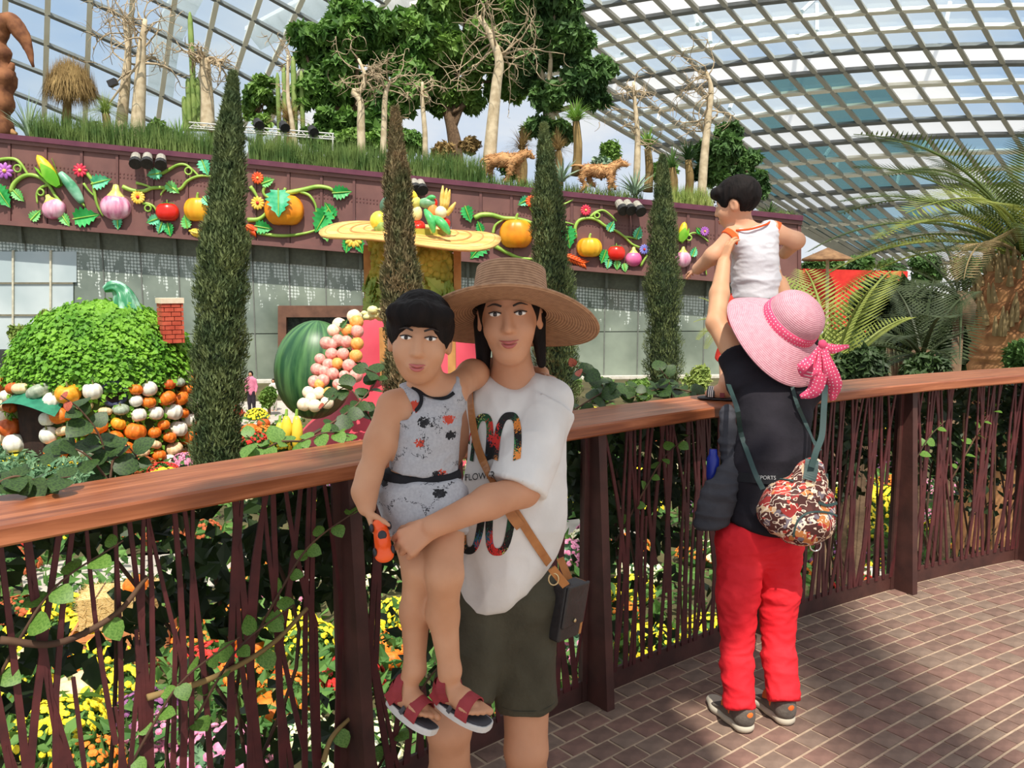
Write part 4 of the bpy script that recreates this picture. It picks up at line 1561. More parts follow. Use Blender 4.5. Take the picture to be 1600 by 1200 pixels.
# doorway (dark arch), round window
da = math.radians(-90 - 24)
def drum(ang, z, off=0.0):
 return np.array([hx + (RW + off) * math.cos(ang), hy + (RW + off) * math.sin(ang), z])
m_dark = mat('doorway_dark', (40, 24, 18), (56, 34, 26), rough=0.9)
m_doorw = mat('door_green', (26, 110, 84), (40, 132, 100), rough=0.5)
dl = []
for k in range(9):
 an = da + math.radians(-13 + 26 * k / 8)
 zt_ = P(120, 628, 21)[2] + 0.35 * math.sin(math.pi * k / 8)
 dl.append((drum(an, GZ + 0.0, -0.02), drum(an, zt_, 0.02)))
V = [p for pr in dl for p in pr]
obj('doorway', mk(V, [[2 * k, 2 * k + 2, 2 * k + 3, 2 * k + 1] for k in range(8)]), m_dark, house)
can = []
for k in range(9):
 an = da + math.radians(-20 + 46 * k / 8)
 zt_ = P(120, 622, 21)[2] + 0.30 * math.sin(math.pi * k / 8)
 can.append((drum(an, zt_, 0.02), drum(an, zt_ - 0.28, 0.55)))
V = [p for pr in can for p in pr]
obj('door_canopy', mk(V, [[2 * k, 2 * k + 2, 2 * k + 3, 2 * k + 1] for k in range(8)]), m_doorw, house)
wa = math.radians(-90 + 30)
Wc = drum(wa, P(262, 612, 21)[2], 0.02)
wN = np.array([math.cos(wa), math.sin(wa), 0]); wX = np.array([-math.sin(wa), math.cos(wa), 0])
an = np.linspace(0, 2 * np.pi, 20, endpoint=False)
rim = np.array([Wc + wX * 0.30 * math.cos(q) + np.array([0, 0, 1]) * 0.28 * math.sin(q) for q in an])
m_navy = mat('window_rim_navy', (42, 46, 74), (54, 58, 90), rough=0.5)
obj('window', mk(np.concatenate([[Wc], rim - wN * 0.03]), [[0, 1 + i, 1 + (i + 1) % 20] for i in range(20)]), m_dark, house)
obj('window_rim', tube(np.concatenate([rim, rim[:1]]), 0.06, 6), m_navy, house, True)

# giant green stalk on the roof
m_stalk = mat('stalk_green', (58, 138, 94), (170, 216, 192), rough=0.35, scale=2.2, stretch=(2.5, 2.5, 0.35), lo=0.46, hi=0.62)
stk = thing('giant_stalk', 'curved green and white striped pumpkin stalk on top of the leafy roof', 'stalk', P(196, 500, 22.6))
cl = spline([P(200, 512, 22.5), P(199, 494, 22.5), P(196, 472, 22.5), P(189, 456, 22.5), P(176, 448, 22.4), P(162, 453, 22.3)], 18)
rd = np.interp(np.linspace(0, 1, 18), [0, 0.12, 0.35, 0.6, 0.85, 1], [0.60, 0.46, 0.31, 0.21, 0.14, 0.07])
mm = tube(cl, rd, 30)
an = np.tile(np.linspace(0, 2 * np.pi, 30, endpoint=False), 18)
ctr = np.repeat(cl, 30, 0)
Vv = mm[0].copy()
Vv[:540] = ctr + (Vv[:540] - ctr) * (1 + 0.13 * np.cos(6 * an))[:, None]
obj('stalk_body', (Vv, mm[1]), m_stalk, stk, True)

# brick chimney
m_cbrick = mat('chimney_brick', (186, 74, 52), (208, 96, 70), rough=0.85, scale=5)
m_cmort = mat('chimney_mortar', (150, 88, 70), rough=0.95)
m_ccap = mat('chimney_cap', (226, 206, 178), (236, 220, 196), rough=0.85)
cc = P(267.5, 520, 22.2)
cz0, cz1 = P(267, 524, 22.2)[2], P(267, 466, 22.2)[2]
cw_, ROT = 0.49, 0.62
chim = thing('chimney', 'square red brick chimney with cream cap on the leafy roof', 'chimney', (cc[0], cc[1], cz0 - 0.2))
Mc = T(cc[0], cc[1], 0, rz=ROT)
obj('core', xf(box(cw_ - 0.03, cw_ - 0.03, cz1 - cz0 + 0.1, (0, 0, (cz0 + cz1) / 2 - 0.15)), Mc), m_cmort, chim)
nb_ = 9
bh = (cz1 - 0.12 - cz0 + 0.2) / nb_
for r_ in range(nb_):
 z = cz0 - 0.2 + bh * (r_ + 0.5)
 for side in range(4):
  nbk = 2
  for k in range(nbk):
   w = cw_ / nbk
   x = -cw_ / 2 + w * (k + 0.5) + (w * 0.25 if r_ % 2 else -w * 0.25) * 0.6
   bb = box(w - 0.02, 0.05, bh - 0.02, (x, -cw_ / 2, z))
   obj('brick', xf(xf(bb, T(rz=side * math.pi / 2)), Mc), m_cbrick, chim)
obj('cap', xf(box(cw_ + 0.10, cw_ + 0.10, 0.14, (0, 0, cz1 - 0.06)), Mc), m_ccap, chim)

# pumpkins covering the house wall: each one its own thing
m_po = mat('pumpkin_orange', (224, 104, 22), (242, 136, 40), rough=0.5, scale=4)
m_pd = mat('pumpkin_deep', (196, 82, 26), (216, 104, 40), rough=0.5, scale=4)
m_pw = mat('pumpkin_white', (236, 230, 212), (248, 244, 232), rough=0.5, scale=4)
m_pb = mat('pumpkin_beige', (226, 190, 142), (240, 210, 168), rough=0.5, scale=4)
m_pg = mat('pumpkin_greygreen', (140, 152, 132), (168, 178, 158), rough=0.5, scale=4)
m_py = mat('pumpkin_amber', (236, 150, 26), (248, 174, 50), rough=0.5, scale=4)
m_stem = mat('pumpkin_stem', (110, 116, 62), (132, 132, 78), rough=0.8)
PK = {'orange': m_po, 'deep orange': m_pd, 'white': m_pw, 'beige': m_pb, 'grey green': m_pg, 'amber': m_py}
pk_me = {}
def pumpkin_proto(col, flat):
 key = (col, flat)
 if key not in pk_me:
  b = obj('pumpkin', pumpkin_mesh(1.0, flat, 10, 0.12, 30), PK[col], None, True)
  s_o = obj('stem', tube(spline([(0, 0, flat * 0.7), (0.02, 0, flat * 1.05), (0.12, 0.03, flat * 1.3)], 5), [0.16, 0.1, 0.09, 0.08, 0.07], 6), m_stem, b, True)
  pk_me[key] = [b.data, s_o.data, (b, s_o)]
 return pk_me[key]
def pumpkin(col, p, r, flat, tilt, label, group, rz=0.0):
 pr = pumpkin_proto(col, flat)
 if pr[2] is not None:
  b, s_o = pr[2]
  pr[2] = None
 else:
  b = bpy.data.objects.new('pumpkin', pr[0]); COL.objects.link(b)
  s_o = bpy.data.objects.new('stem', pr[1]); COL.objects.link(s_o); s_o.parent = b
 s_o.matrix_parent_inverse = Matrix.Identity(4)
 b.location = tuple(float(v) for v in p)
 b.rotation_euler = (tilt[0], tilt[1], rz)
 b.scale = (r, r, r)
 tag(b, label, 'pumpkin', group)
 return b
g = np.random.default_rng(5)
ROWS = []
cols = ['orange', 'orange', 'deep orange', 'amber', 'white', 'beige', 'grey green', 'orange', 'white', 'beige', 'deep orange']
placed = []
z = zr0 + 0.02
k = 0
for trial in range(14000):
 an = math.radians(g.uniform(-192, 12))
 z = g.uniform(GZ + 0.15, zr0 + 0.12)
 r = g.uniform(0.17, 0.31)
 ddeg = math.degrees(an - da)
 if abs(ddeg) < 15 and z < P(120, 628, 21)[2] + 0.35:
  continue
 p = drum(an, z, 0.10)
 if np.linalg.norm(p - Wc) < 0.42:
  continue
 if any(np.linalg.norm(p - q_) < (r + r_) * 0.80 for q_, r_ in placed):
  continue
 placed.append((p, r))
 if len(placed) >= 250:
  break
for p, r in placed:
 c = cols[int(g.integers(len(cols)))]
 fl = 0.62 if c in ('beige', 'grey green') else (0.92 if c == 'white' else 0.8)
 pumpkin(c, p, r, fl, (g.normal(0, 0.25), g.normal(0, 0.25)), ('small ' if r < .21 else 'large ' if r > .27 else '') + c + ' pumpkin in the ' + ('top' if p[2] > zr0 - .45 else 'bottom' if p[2] < GZ + .7 else 'middle') + ' rows of the leafy-roofed house ' + ('left of its door' if p[0] < drum(da, 0)[0] - .3 else 'below its round window' if abs(p[0] - Wc[0]) < .5 else 'near the cypress' if p[0] > Wc[0] else 'between door and window'), c + ' pumpkins on the leafy-roofed house', g.uniform(0, 6))
# sprigs of leaves among the pumpkins
n = 800
an = np.radians(g.uniform(-195, 15, n)); zz = g.uniform(GZ, zr0, n)
C = np.stack([hx + (RW + 0.10) * np.cos(an), hy + (RW + 0.10) * np.sin(an), zz], -1) + rnd_dirs(n, g) * 0.08
outn = np.stack([np.cos(an), np.sin(an), np.full(n, 0.4)], -1)
keep = ~((np.abs(np.degrees(an - da)) < 16) & (zz < P(120, 628, 21)[2] + 0.3))
o = obj('wall_leaves', leaves(C[keep], (rnd_dirs(n, g) + np.array([0, 0, -0.3]))[keep], outn[keep], 0.17, 0.13), m_ivy, house)
o['kind'] = 'stuff'

# ================================================================== the straw hat tower and the fruit house under it
TY = 26.0
TS = TY / FPX
tx = P(643, 400, TY)[0]
m_straw = mat('hat_straw', (214, 164, 84), (240, 204, 128), rough=0.8, scale=1.2, detail=6, stretch=(1, 1, 3))
m_cauli = mat('tower_cauliflower', (148, 140, 46), (198, 186, 76), rough=0.8, scale=1.6, detail=5)
m_post = mat('tower_post_wood', (186, 130, 70), (208, 152, 88), rough=0.7, scale=3)
m_cab = mat('tower_cabbage', (112, 142, 48), (168, 186, 84), rough=0.6, scale=1.5)
tower = thing('straw_hat_tower', 'round vegetable tower under a huge straw hat disc', 'tower', (tx, TY, GZ))
zb = P(643, 366, TY)[2]
RB = 139 * TS
tilt = T(tx, TY, zb, ry=0.075, rx=0.155)
an = np.linspace(0, 2 * np.pi, 48, endpoint=False)
prof = [(0.02, 0.30), (RB * 0.25, 0.28), (RB * 0.45, 0.14), (RB * 0.7, 0.06), (RB * 0.9, 0.05), (RB, 0.0), (RB * 0.985, -0.07), (RB * 0.6, -0.05), (0.02, -0.02)]
m_ = lathe(prof, 48)
V = m_[0].copy()
aa = np.arctan2(V[:, 1], V[:, 0]); rr_ = np.hypot(V[:, 0], V[:, 1]) / RB
V[:, 2] += 0.10 * rr_ ** 2 * np.sin(3 * aa + 0.5)
obj('hat_brim', xf((V, m_[1]), tilt), m_straw, tower, True)
# straw weave bands on the disc
for k, rr_ in enumerate((0.52, 0.66, 0.8, 0.93)):
 pts = [[RB * rr_ * math.cos(q), RB * rr_ * math.sin(q), 0.10 + 0.10 * rr_ ** 2 * math.sin(3 * q + 0.5) - 0.03 * k] for q in np.linspace(0, 2 * np.pi, 40)]
 obj('straw_band', xf(tube(pts, 0.035, 5, False), tilt), m_post, tower, True)
RT = 62 * TS
zt0, zt1 = P(643, 470, TY)[2], zb - 0.1
obj('drum', xf(lathe([(RT, zt0 - 0.3), (RT * 1.02, (zt0 + zt1) / 2), (RT, zt1 + 0.2)], 36), T(tx, TY, 0)), m_cauli, tower, True)
g = np.random.default_rng(8)
flo = []
for k in range(230):
 a = g.uniform(math.pi, 2 * math.pi)
 z = g.uniform(zt0 - 0.1, zt1)
 flo.append(xf(ellip(1, 1, 1, (0, 0, 0), 8, 5), T(tx + RT * 1.0 * math.cos(a), TY + RT * 1.0 * math.sin(a), z, s=g.uniform(0.09, 0.17))))
obj('florets', join(flo), m_cauli, tower, True)['kind'] = 'stuff'
for pxx in (578, 716):
 q = P(pxx, 430, TY)
 obj('post', bar([q[0], TY - 0.35, P(pxx, 492, TY)[2]], [q[0], TY - 0.35, P(pxx, 384, TY)[2]], 0.17, 0.22), m_post, tower)
# cabbage collar
ms = []
for k in range(60):
 a = g.uniform(math.pi * 0.95, 2.05 * math.pi)
 z = g.uniform(P(643, 500, TY)[2], P(643, 440, TY)[2])
 L = g.uniform(0.5, 0.8)
 lf, rib = leaf_solid(L, L * 0.8, 4, 0.03)
 ms.append(xf(lf, T(tx + RT * 1.12 * math.cos(a), TY + RT * 1.12 * math.sin(a), z, rz=a + math.pi / 2, rx=math.pi / 2 - 0.3, ry=0) @ T(rz=g.normal(0, 0.5))))
obj('cabbage_leaves', join(ms), m_cab, tower)

# vegetables heaped on the hat disc
def veg(name, m_, material, px, py, label, smooth=True, extra=None):
 p = P(px, py, TY - 0.9)
 o = obj(name, xf(m_, T(*p)), material, None, smooth)
 o = recenter(o)
 tag(o, label, 'vegetable', 'vegetables heaped on the straw hat disc')
 return o
s = TS * 0.965
veg('pepper', xf(ellip(1, 0.9, 1.1), T(s=14 * s)), mat('veg_darkgreen', (66, 104, 84), (92, 130, 104), rough=0.4), 607, 323, 'dark green melon at left of the heap on the straw hat')
veg('lemon', xf(ellip(1.0, 0.9, 1.0), T(s=15 * s)), mat('veg_yellow', (220, 208, 60), (238, 228, 96), rough=0.4), 593, 345, 'yellow squash at far left of the heap on the straw hat')
veg('eggplant', xf(ellip(1, 1, 1), T(s=10 * s)), mat('veg_purple', (112, 84, 130), rough=0.4), 607, 335, 'purple eggplant behind the yellow squash on the straw hat')
veg('cabbage', xf(pumpkin_mesh(1, 1.15, 6, 0.1), T(s=13 * s)), mat('veg_cabbage', (128, 170, 84), (168, 200, 120), rough=0.6), 596, 351, 'half cut pale cabbage in front of the yellow squash')
for nm, px, py, r, lb in (('tomato', 653, 355, 12, 'red tomato at front of the heap on the straw hat'), ('tomato', 693, 349, 11, 'red tomato behind the pea pods on the straw hat')):
 o = veg(nm, xf(pumpkin_mesh(1, 0.85, 7, 0.08), T(rx=0.7, s=r * s)), m_tom, px, py, lb)
def pod(a, b, r, label, dY=0.0):
 pa, pb = P(*a, TY - 1.3 + dY), P(*b, TY - 1.5 + dY)
 pts = spline([pa, (pa + pb) / 2 + np.array([0.05, -0.12, 0.05]), pb], 10)
 u = np.linspace(0, 1, 10)
 o = recenter(obj('pea_pod', tube(pts, r * s * np.sin(np.pi * (0.08 + 0.86 * u)) ** 0.7, 10), m_podm, None, True))
 tag(o, label, 'vegetable', 'vegetables heaped on the straw hat disc')
m_podm = mat('veg_pod', (62, 170, 92), (96, 200, 120), rough=0.4)
pod((664, 328), (678, 364), 6.5, 'left green pea pod leaning on the straw hat')
pod((673, 338), (703, 366), 7, 'right green pea pod leaning on the straw hat')
pod((662, 314), (681, 309), 3.5, 'slim green chilli on top of the heap on the straw hat', 0.5)
veg('corn_tip', xf(ellip(1.0, 1.0, 1.5), T(s=8 * s, ry=-0.5)), m_corn, 644, 307, 'yellow corn tip at the top left of the heap on the straw hat')
veg('cauliflower', xf(ellip(1, 1, 1.0), T(s=9 * s)), mat('veg_cauli', (206, 206, 96), (224, 222, 130), rough=0.7), 649, 316, 'pale yellow cauliflower high in the heap on the straw hat')
veg('white_radish', xf(ellip(0.8, 0.8, 1.2), T(s=10 * s)), mat('veg_radish', (228, 220, 150), (238, 232, 180), rough=0.5), 652, 333, 'cream radish above the front tomato on the straw hat')
veg('cucumber', xf(ellip(1.5, 0.85, 0.8), T(s=10 * s)), mat('veg_cuc', (104, 158, 116), (142, 186, 146), rough=0.4), 668, 317, 'grey green cucumber across the top of the heap on the straw hat')
veg('red_pepper', xf(ellip(0.7, 0.7, 1), T(s=7 * s)), m_tom, 679, 317, 'small red pepper right of the grey green cucumber')
veg('carrot', xf(ellip(0.9, 0.9, 1.5), T(s=9 * s)), mat('veg_carrot', (226, 140, 70), rough=0.5), 676, 330, 'orange carrot behind the pea pods on the straw hat')
gi = thing('golden_corn', 'cream bulb with golden wheat ears at right of the heap', 'vegetable', P(690, 340, TY - 1.0), 'vegetables heaped on the straw hat disc')
m_gold = mat('veg_gold', (222, 176, 76), (240, 208, 120), rough=0.5)
obj('bulb', xf(ellip(9.5 * s, 9 * s, 10 * s), T(*P(689, 332, TY - 1.0))), mat('veg_cream', (240, 226, 180), (248, 240, 208), rough=0.5), gi, True)
for (a, b) in (((690, 326), (692, 290)), ((694, 326), (698, 294)), ((697, 326), (703, 296)), ((698, 336), (712, 316))):
 obj('wheat_ear', tube(spline([P(*a, TY - 1.0), (P(*a, TY - 1.0) + P(*b, TY - 1.0)) / 2, P(*b, TY - 1.0)], 6), [0.06, 0.07, 0.08, 0.07, 0.05, 0.02], 6), m_gold, gi, True)

# ---- pink house body
FY = 23.5
m_pink = mat('fruit_house_pink', (206, 66, 84), (222, 84, 100), rough=0.55, scale=0.8)
fh = thing('pink_fruit_house', 'pink red dome house under the straw hat tower with tan door frame', 'house', (P(640, 600, FY)[0], FY, GZ))
cxx = P(640, 600, FY)[0]
FS = FY / FPX
zt = P(640, 488, FY)[2]
prof = [(205 * FS, GZ), (180 * FS, GZ + 0.6), (142 * FS, P(0, 640, FY)[2]), (118 * FS, P(0, 590, FY)[2]), (104 * FS, P(0, 540, FY)[2]), (90 * FS, P(0, 505, FY)[2]), (70 * FS, zt), (0.05, zt + 0.05)]
pf = spline([(a, b, 0) for a, b in prof], 26)[:, :2]
obj('body', xf(lathe([(max(a, 0.02), b) for a, b in pf], 40), T(cxx, FY + 1.4, 0)), m_pink, fh, True)
fx = P(600, 550, 21.6)
obj('door_frame', bar([fx[0], 21.6, P(600, 590, 21.6)[2]], [fx[0], 21.6, P(600, 512, 21.6)[2]], 0.19, 0.2), m_post, fh)
obj('door_frame', bar([P(706, 550, 21.6)[0], 21.6, GZ], [P(706, 550, 21.6)[0], 21.6, P(700, 512, 21.6)[2]], 0.19, 0.2), m_post, fh)
cf = []
g = np.random.default_rng(9)
for k in range(26):
 cf.append(xf(ellip(1, 1, 0.8, (0, 0, 0), 10, 6), T(*P(g.uniform(568, 606), g.uniform(484, 496), 21.9 + g.uniform(-.2, .2)), s=g.uniform(0.08, 0.16))))
obj('cauliflower_trim', join(cf), mat('trim_cauli', (236, 228, 150), (246, 240, 190), rough=0.7), fh, True)

# ---- watermelon
m_melon = None
def melon_mat():
 m = bpy.data.materials.new('watermelon_rind')
 m.use_nodes = True
 nt = m.node_tree
 b = nt.nodes['Principled BSDF']; b.inputs['Roughness'].default_value = 0.4
 at = nt.nodes.new('ShaderNodeAttribute'); at.attribute_name = 'lon'
 n = nt.nodes.new('ShaderNodeTexNoise'); n.inputs['Scale'].default_value = 1.0; n.inputs['Detail'].default_value = 5
 mp = nt.nodes.new('ShaderNodeMapping'); mp.inputs['Scale'].default_value = (5.5, 0.9, 1)
 nt.links.new(at.outputs['Vector'], mp.inputs['Vector']); nt.links.new(mp.outputs['Vector'], n.inputs['Vector'])
 r = nt.nodes.new('ShaderNodeValToRGB')
 r.color_ramp.elements[0].position = 0.40; r.color_ramp.elements[0].color = (*srgb(34, 82, 52), 1)
 r.color_ramp.elements[1].position = 0.66; r.color_ramp.elements[1].color = (*srgb(92, 140, 84), 1)
 nt.links.new(n.outputs['Fac'], r.inputs['Fac']); nt.links.new(r.outputs['Color'], b.inputs['Base Color'])
 return m
MY = 22.0
mc = P(492, 578, MY)
m_ = ellip(1, 1, 1, (0, 0, 0), 32, 20)
th_ = np.arctan2(m_[0][:, 1], m_[0][:, 0]);
V = m_[0] * np.array([63, 55, 78]) * MY / FPX
wm = obj('watermelon', xf((V, m_[1]), T(*mc, ry=0.10)), melon_mat(), None, True)
lon = np.stack([np.cos(th_) * 2, np.sin(th_) * 2, m_[0][:, 2]], -1)
lon = np.stack([th_, m_[0][:, 2], np.zeros(len(th_))], -1)
wm.data.attributes.new('lon', 'FLOAT_VECTOR', 'POINT').data.foreach_set('vector', lon.astype(np.float32).ravel())
recenter(wm)
tag(wm, 'giant dark green watermelon leaning against the pink fruit house', 'watermelon')

# ---- peaches in a climbing heap
m_pe1 = mat('peach_pink', (222, 138, 132), (242, 186, 170), rough=0.5, scale=2.5)
m_pe2 = mat('peach_orange', (232, 154, 66), (244, 186, 106), rough=0.5, scale=2.5)
m_pe3 = mat('peach_cream', (244, 218, 184), (250, 236, 212), rough=0.5, scale=2.5)
m_pleaf = mat('peach_leaf', (64, 108, 62), (96, 136, 84), rough=0.5)
def peach_mesh():
 m_ = ellip(1, 1, 1, (0, 0, 0), 24, 14)
 V = m_[0].copy()
 a = np.arctan2(V[:, 1], V[:, 0])
 groove = np.exp(-((a + math.pi / 2) / 0.28) ** 2) * 0.10 * (1 - V[:, 2] ** 2) ** 0.5
 V[:, :2] *= (1 - groove)[:, None]
 V[:, 2] -= 0.12 * np.exp(-(np.hypot(V[:, 0], V[:, 1]) / 0.3) ** 2) * np.sign(V[:, 2])
 return (V, m_[1])
peaches = [(553, 494, 10, 3), (557, 503, 10, 2), (530, 507, 10, 3), (543, 516, 9, 2), (558, 518, 9.5, 1), (521, 516, 9, 3), (510, 536, 9.5, 1), (519, 538, 8, 1), (528, 532, 9, 1), (541, 534, 9, 1),
  (558, 537, 9.5, 2), (518, 553, 9, 1), (536, 553, 9, 1), (556, 556, 9.5, 2), (500, 561, 8, 1), (513, 569, 8.5, 1), (527, 568, 8.5, 2), (545, 571, 9.5, 1), (495, 577, 9, 1), (506, 580, 8.5, 1), (520, 584, 9, 1), (538, 587, 8, 1),
  (556, 587, 10, 1), (491, 596, 9, 1), (505, 594, 9, 1), (499, 600, 8, 2), (482, 613, 9, 3), (498, 614, 9, 3), (514, 613, 8, 2), (535, 606, 8, 3), (475, 632, 10, 3), (492, 634, 9.5, 3), (511, 629, 9.5, 3), (486, 622, 8, 3), (528, 600, 8, 1)]
pe_me = [None] * 4
for i, (px, py, r, k) in enumerate(peaches):
 Y = 20.9 - 0.012 * (py - 500)
 R = r * 1.1 * Y / FPX
 if pe_me[k] is None:
  o = obj('peach', peach_mesh(), [None, m_pe1, m_pe2, m_pe3][k], None, True)
  pe_me[k] = o.data
 else:
  o = bpy.data.objects.new('peach', pe_me[k]); COL.objects.link(o)
 o.location = tuple(P(px, py, Y)); o.scale = (R, R, R)
 o.rotation_euler = (random.uniform(-.5, .5), random.uniform(-.5, .5), random.uniform(-.9, .9))
 nmk = ['', 'pink', 'orange', 'cream'][k]
 tag(o, nmk + ' peach in the heap beside the giant watermelon', 'peach', nmk + ' peaches in the climbing heap')
for i, (px, py, an) in enumerate([(548, 528, 0.5), (525, 545, -1), (545, 549, 1.0), (563, 569, 1.2), (505, 586, -0.6), (533, 578, 0.4), (544, 598, 2.4), (493, 588, 0.2), (505, 622, 0.8), (538, 505, -0.7)]):
 lf, rib = leaf_solid(0.28, 0.16, 3, 0.01)
 o = recenter(obj('peach_leaf', xf(lf, T(*P(px, py, 20.6), rx=math.pi / 2) @ T(rz=an)), m_pleaf, None))
 tag(o, 'small green leaf tucked among the heaped peaches', 'leaf', 'leaves among the heaped peaches')

# ---- dark display doorway in the glass wall behind
m_frame = mat('display_frame_brown', (96, 66, 52), (120, 84, 66), rough=0.6, scale=2)
dk = thing('display_window', 'dark framed display window in the glass wall behind the watermelon', 'window', (P(520, 600, 38.2)[0], 38.2, GZ))
def wbox(px0, px1, py0, py1, off0, off1):
 return wall_slab(px0, px1, lambda a: py0, lambda a: py1, off0, off1)
obj('recess', wbox(436, 690, 482, 594, -0.85, -0.55), mat('display_dark', (38, 42, 42), (60, 66, 64), rough=0.2), dk)
obj('top_frame', wbox(433, 690, 478, 496, -0.6, -0.2), m_frame, dk)
obj('side_frame', wbox(433, 446, 496, 594, -0.6, -0.2), m_frame, dk)

# ================================================================== plants on the terrace
m_treeA = mat('tree_leaf_dark', (62, 104, 40), (122, 164, 74), rough=0.6, scale=0.7, detail=6, trans=0.25)
m_treeB = mat('tree_leaf_mid', (76, 116, 46), (142, 178, 84), rough=0.6, scale=0.7, detail=6, trans=0.25)
m_treeC = mat('tree_leaf_deep', (50, 84, 40), (100, 138, 68), rough=0.65, scale=0.8, detail=6, trans=0.2)
m_pale = mat('pale_bark', (178, 160, 128), (214, 198, 166), rough=0.85, scale=3, bump=0.2)
m_twig = mat('pale_twig', (158, 140, 112), (190, 172, 142), rough=0.9, scale=3)
m_grassT = mat('terrace_grass', (70, 104, 44), (126, 150, 78), rough=0.7, scale=1.0, trans=0.2)
m_grassL = mat('terrace_grass_light', (120, 146, 62), (172, 186, 104), rough=0.7, scale=1.0, trans=0.2)
m_bluegr = mat('agave_blue', (112, 142, 116), (158, 180, 150), rough=0.6, scale=1.0)
m_yucca = mat('yucca_green', (92, 136, 48), (146, 182, 84), rough=0.6, scale=1.0, trans=0.15)
m_drygr = mat('dry_grass', (128, 104, 62), (168, 142, 92), rough=0.9, scale=1.5, trans=0.15)
m_cactus = mat('cactus_green', (110, 138, 66), (146, 168, 92), rough=0.7, scale=2)
m_drift = mat('driftwood', (170, 122, 76), (206, 160, 108), rough=0.85, scale=5, bump=0.4)
m_driftd = mat('driftwood_dark', (104, 62, 38), (150, 98, 62), rough=0.85, scale=2.5, bump=0.5)

def crown_tree(name, label, Y, blobs, n, L, m, trunk, bark, seed, group=None, branches=()):
 """blobs = [(px,py,rpx)], trunk = [(px,py,rpx)...] from the ground up"""
 g = np.random.default_rng(seed)
 base = P(trunk[0][0], trunk[0][1], Y)
 t = thing(name, label, 'tree', base, group)
 pts = spline([P(a, b, Y) for a, b, _ in trunk], 14)
 rad = np.interp(np.linspace(0, 1, 14), np.linspace(0, 1, len(trunk)), [r * Y / FPX for _, _, r in trunk])
 obj('trunk', tube(pts, rad, 10), bark, t, True)
 C = np.array([P(a, b, Y + g.uniform(-1.2, 1.2)) for a, b, _ in blobs]); R = np.array([r * Y / FPX for _, _, r in blobs])
 top = pts[-1]
 for k in range(len(blobs)):
  st = pts[int(g.integers(8, 14))]
  mid = (st + C[k]) / 2 + g.normal(0, 0.25, 3)
  obj('branch', tube(spline([st, mid, C[k]], 8), np.linspace(rad[-1] * 0.7, 0.05, 8), 6), bark, t, True)
 # split each blob into smaller clumps for a broken outline
 cc, rr = [], []
 for c, r in zip(C, R):
  for k in range(14):
   d = rnd_dirs(1, g)[0] * r * g.uniform(0.35, 1.0)
   d[2] *= 0.8
   cc.append(c + d); rr.append(r * g.uniform(0.30, 0.55))
 o = obj('foliage', blob_leaves(cc, rr, n, L, L * 0.5, g), m, t)
 o['kind'] = 'stuff'
 return t

crown_tree('broadleaf_tree', 'dense dark green tree left of the tall bare tree on the terrace', 50, [(500, 70, 42), (555, 45, 48), (610, 80, 55), (520, 120, 45), (570, 150, 48), (630, 140, 42), (490, 160, 30), (520, 195, 34), (470, 60, 22), (590, 205, 34)], 24000, 0.66, m_treeA, [(560, 262, 10), (556, 220, 9), (560, 170, 7)], m_bark, 31)
crown_tree('broadleaf_tree', 'large green tree with a forked dark trunk behind the tall bare tree', 52, [(670, 30, 50), (730, 10, 52), (700, 80, 48), (760, 70, 50), (660, 120, 36), (790, 130, 38), (640, 60, 36), (740, 150, 32), (690, 160, 28), (800, 20, 40)], 26000, 0.66, m_treeB, [(708, 288, 13), (712, 240, 12), (706, 200, 9), (694, 160, 6)], m_bark, 32)
crown_tree('broadleaf_tree', 'dark leafy tree at the right of the tree group, over the yucca', 48, [(850, 30, 44), (890, 70, 42), (840, 100, 42), (905, 120, 36), (930, 105, 30), (860, 150, 34), (815, 60, 30), (925, 150, 24), (870, -10, 36), (880, 210, 22), (840, 200, 24)], 24000, 0.62, m_treeC, [(858, 285, 12), (856, 230, 11), (858, 180, 10), (852, 130, 7)], m_pale, 33)
crown_tree('broadleaf_tree', 'dark rounded tree behind the head of the child on the rail', 46, [(1130, 235, 30), (1160, 262, 28), (1115, 270, 26), (1175, 290, 24), (1100, 240, 18), (1140, 210, 18), (1145, 290, 26)], 10000, 0.5, m_treeC, [(1135, 330, 6), (1135, 290, 5), (1135, 250, 4)], m_bark, 34)
crown_tree('broadleaf_tree', 'small blue green tree left of the big dark terrace tree', 56, [(400, 150, 20), (412, 128, 15), (392, 172, 18), (425, 165, 16), (408, 190, 16)], 2600, 0.5, m_treeB, [(405, 225, 4), (405, 190, 3), (405, 160, 2)], m_bark, 35)

def curly(p, d, L, r, g, n=7, curl=0.5):
 pts = [np.array(p)]
 d = nrm(d)
 ax = rnd_dirs(1, g)[0]
 for k in range(n - 1):
  d = nrm(d + np.cross(ax, d) * curl * g.uniform(0.2, 1) + g.normal(0, 0.18, 3))
  pts.append(pts[-1] + d * L / (n - 1))
 return np.array(pts), np.linspace(r, r * 0.25, n)

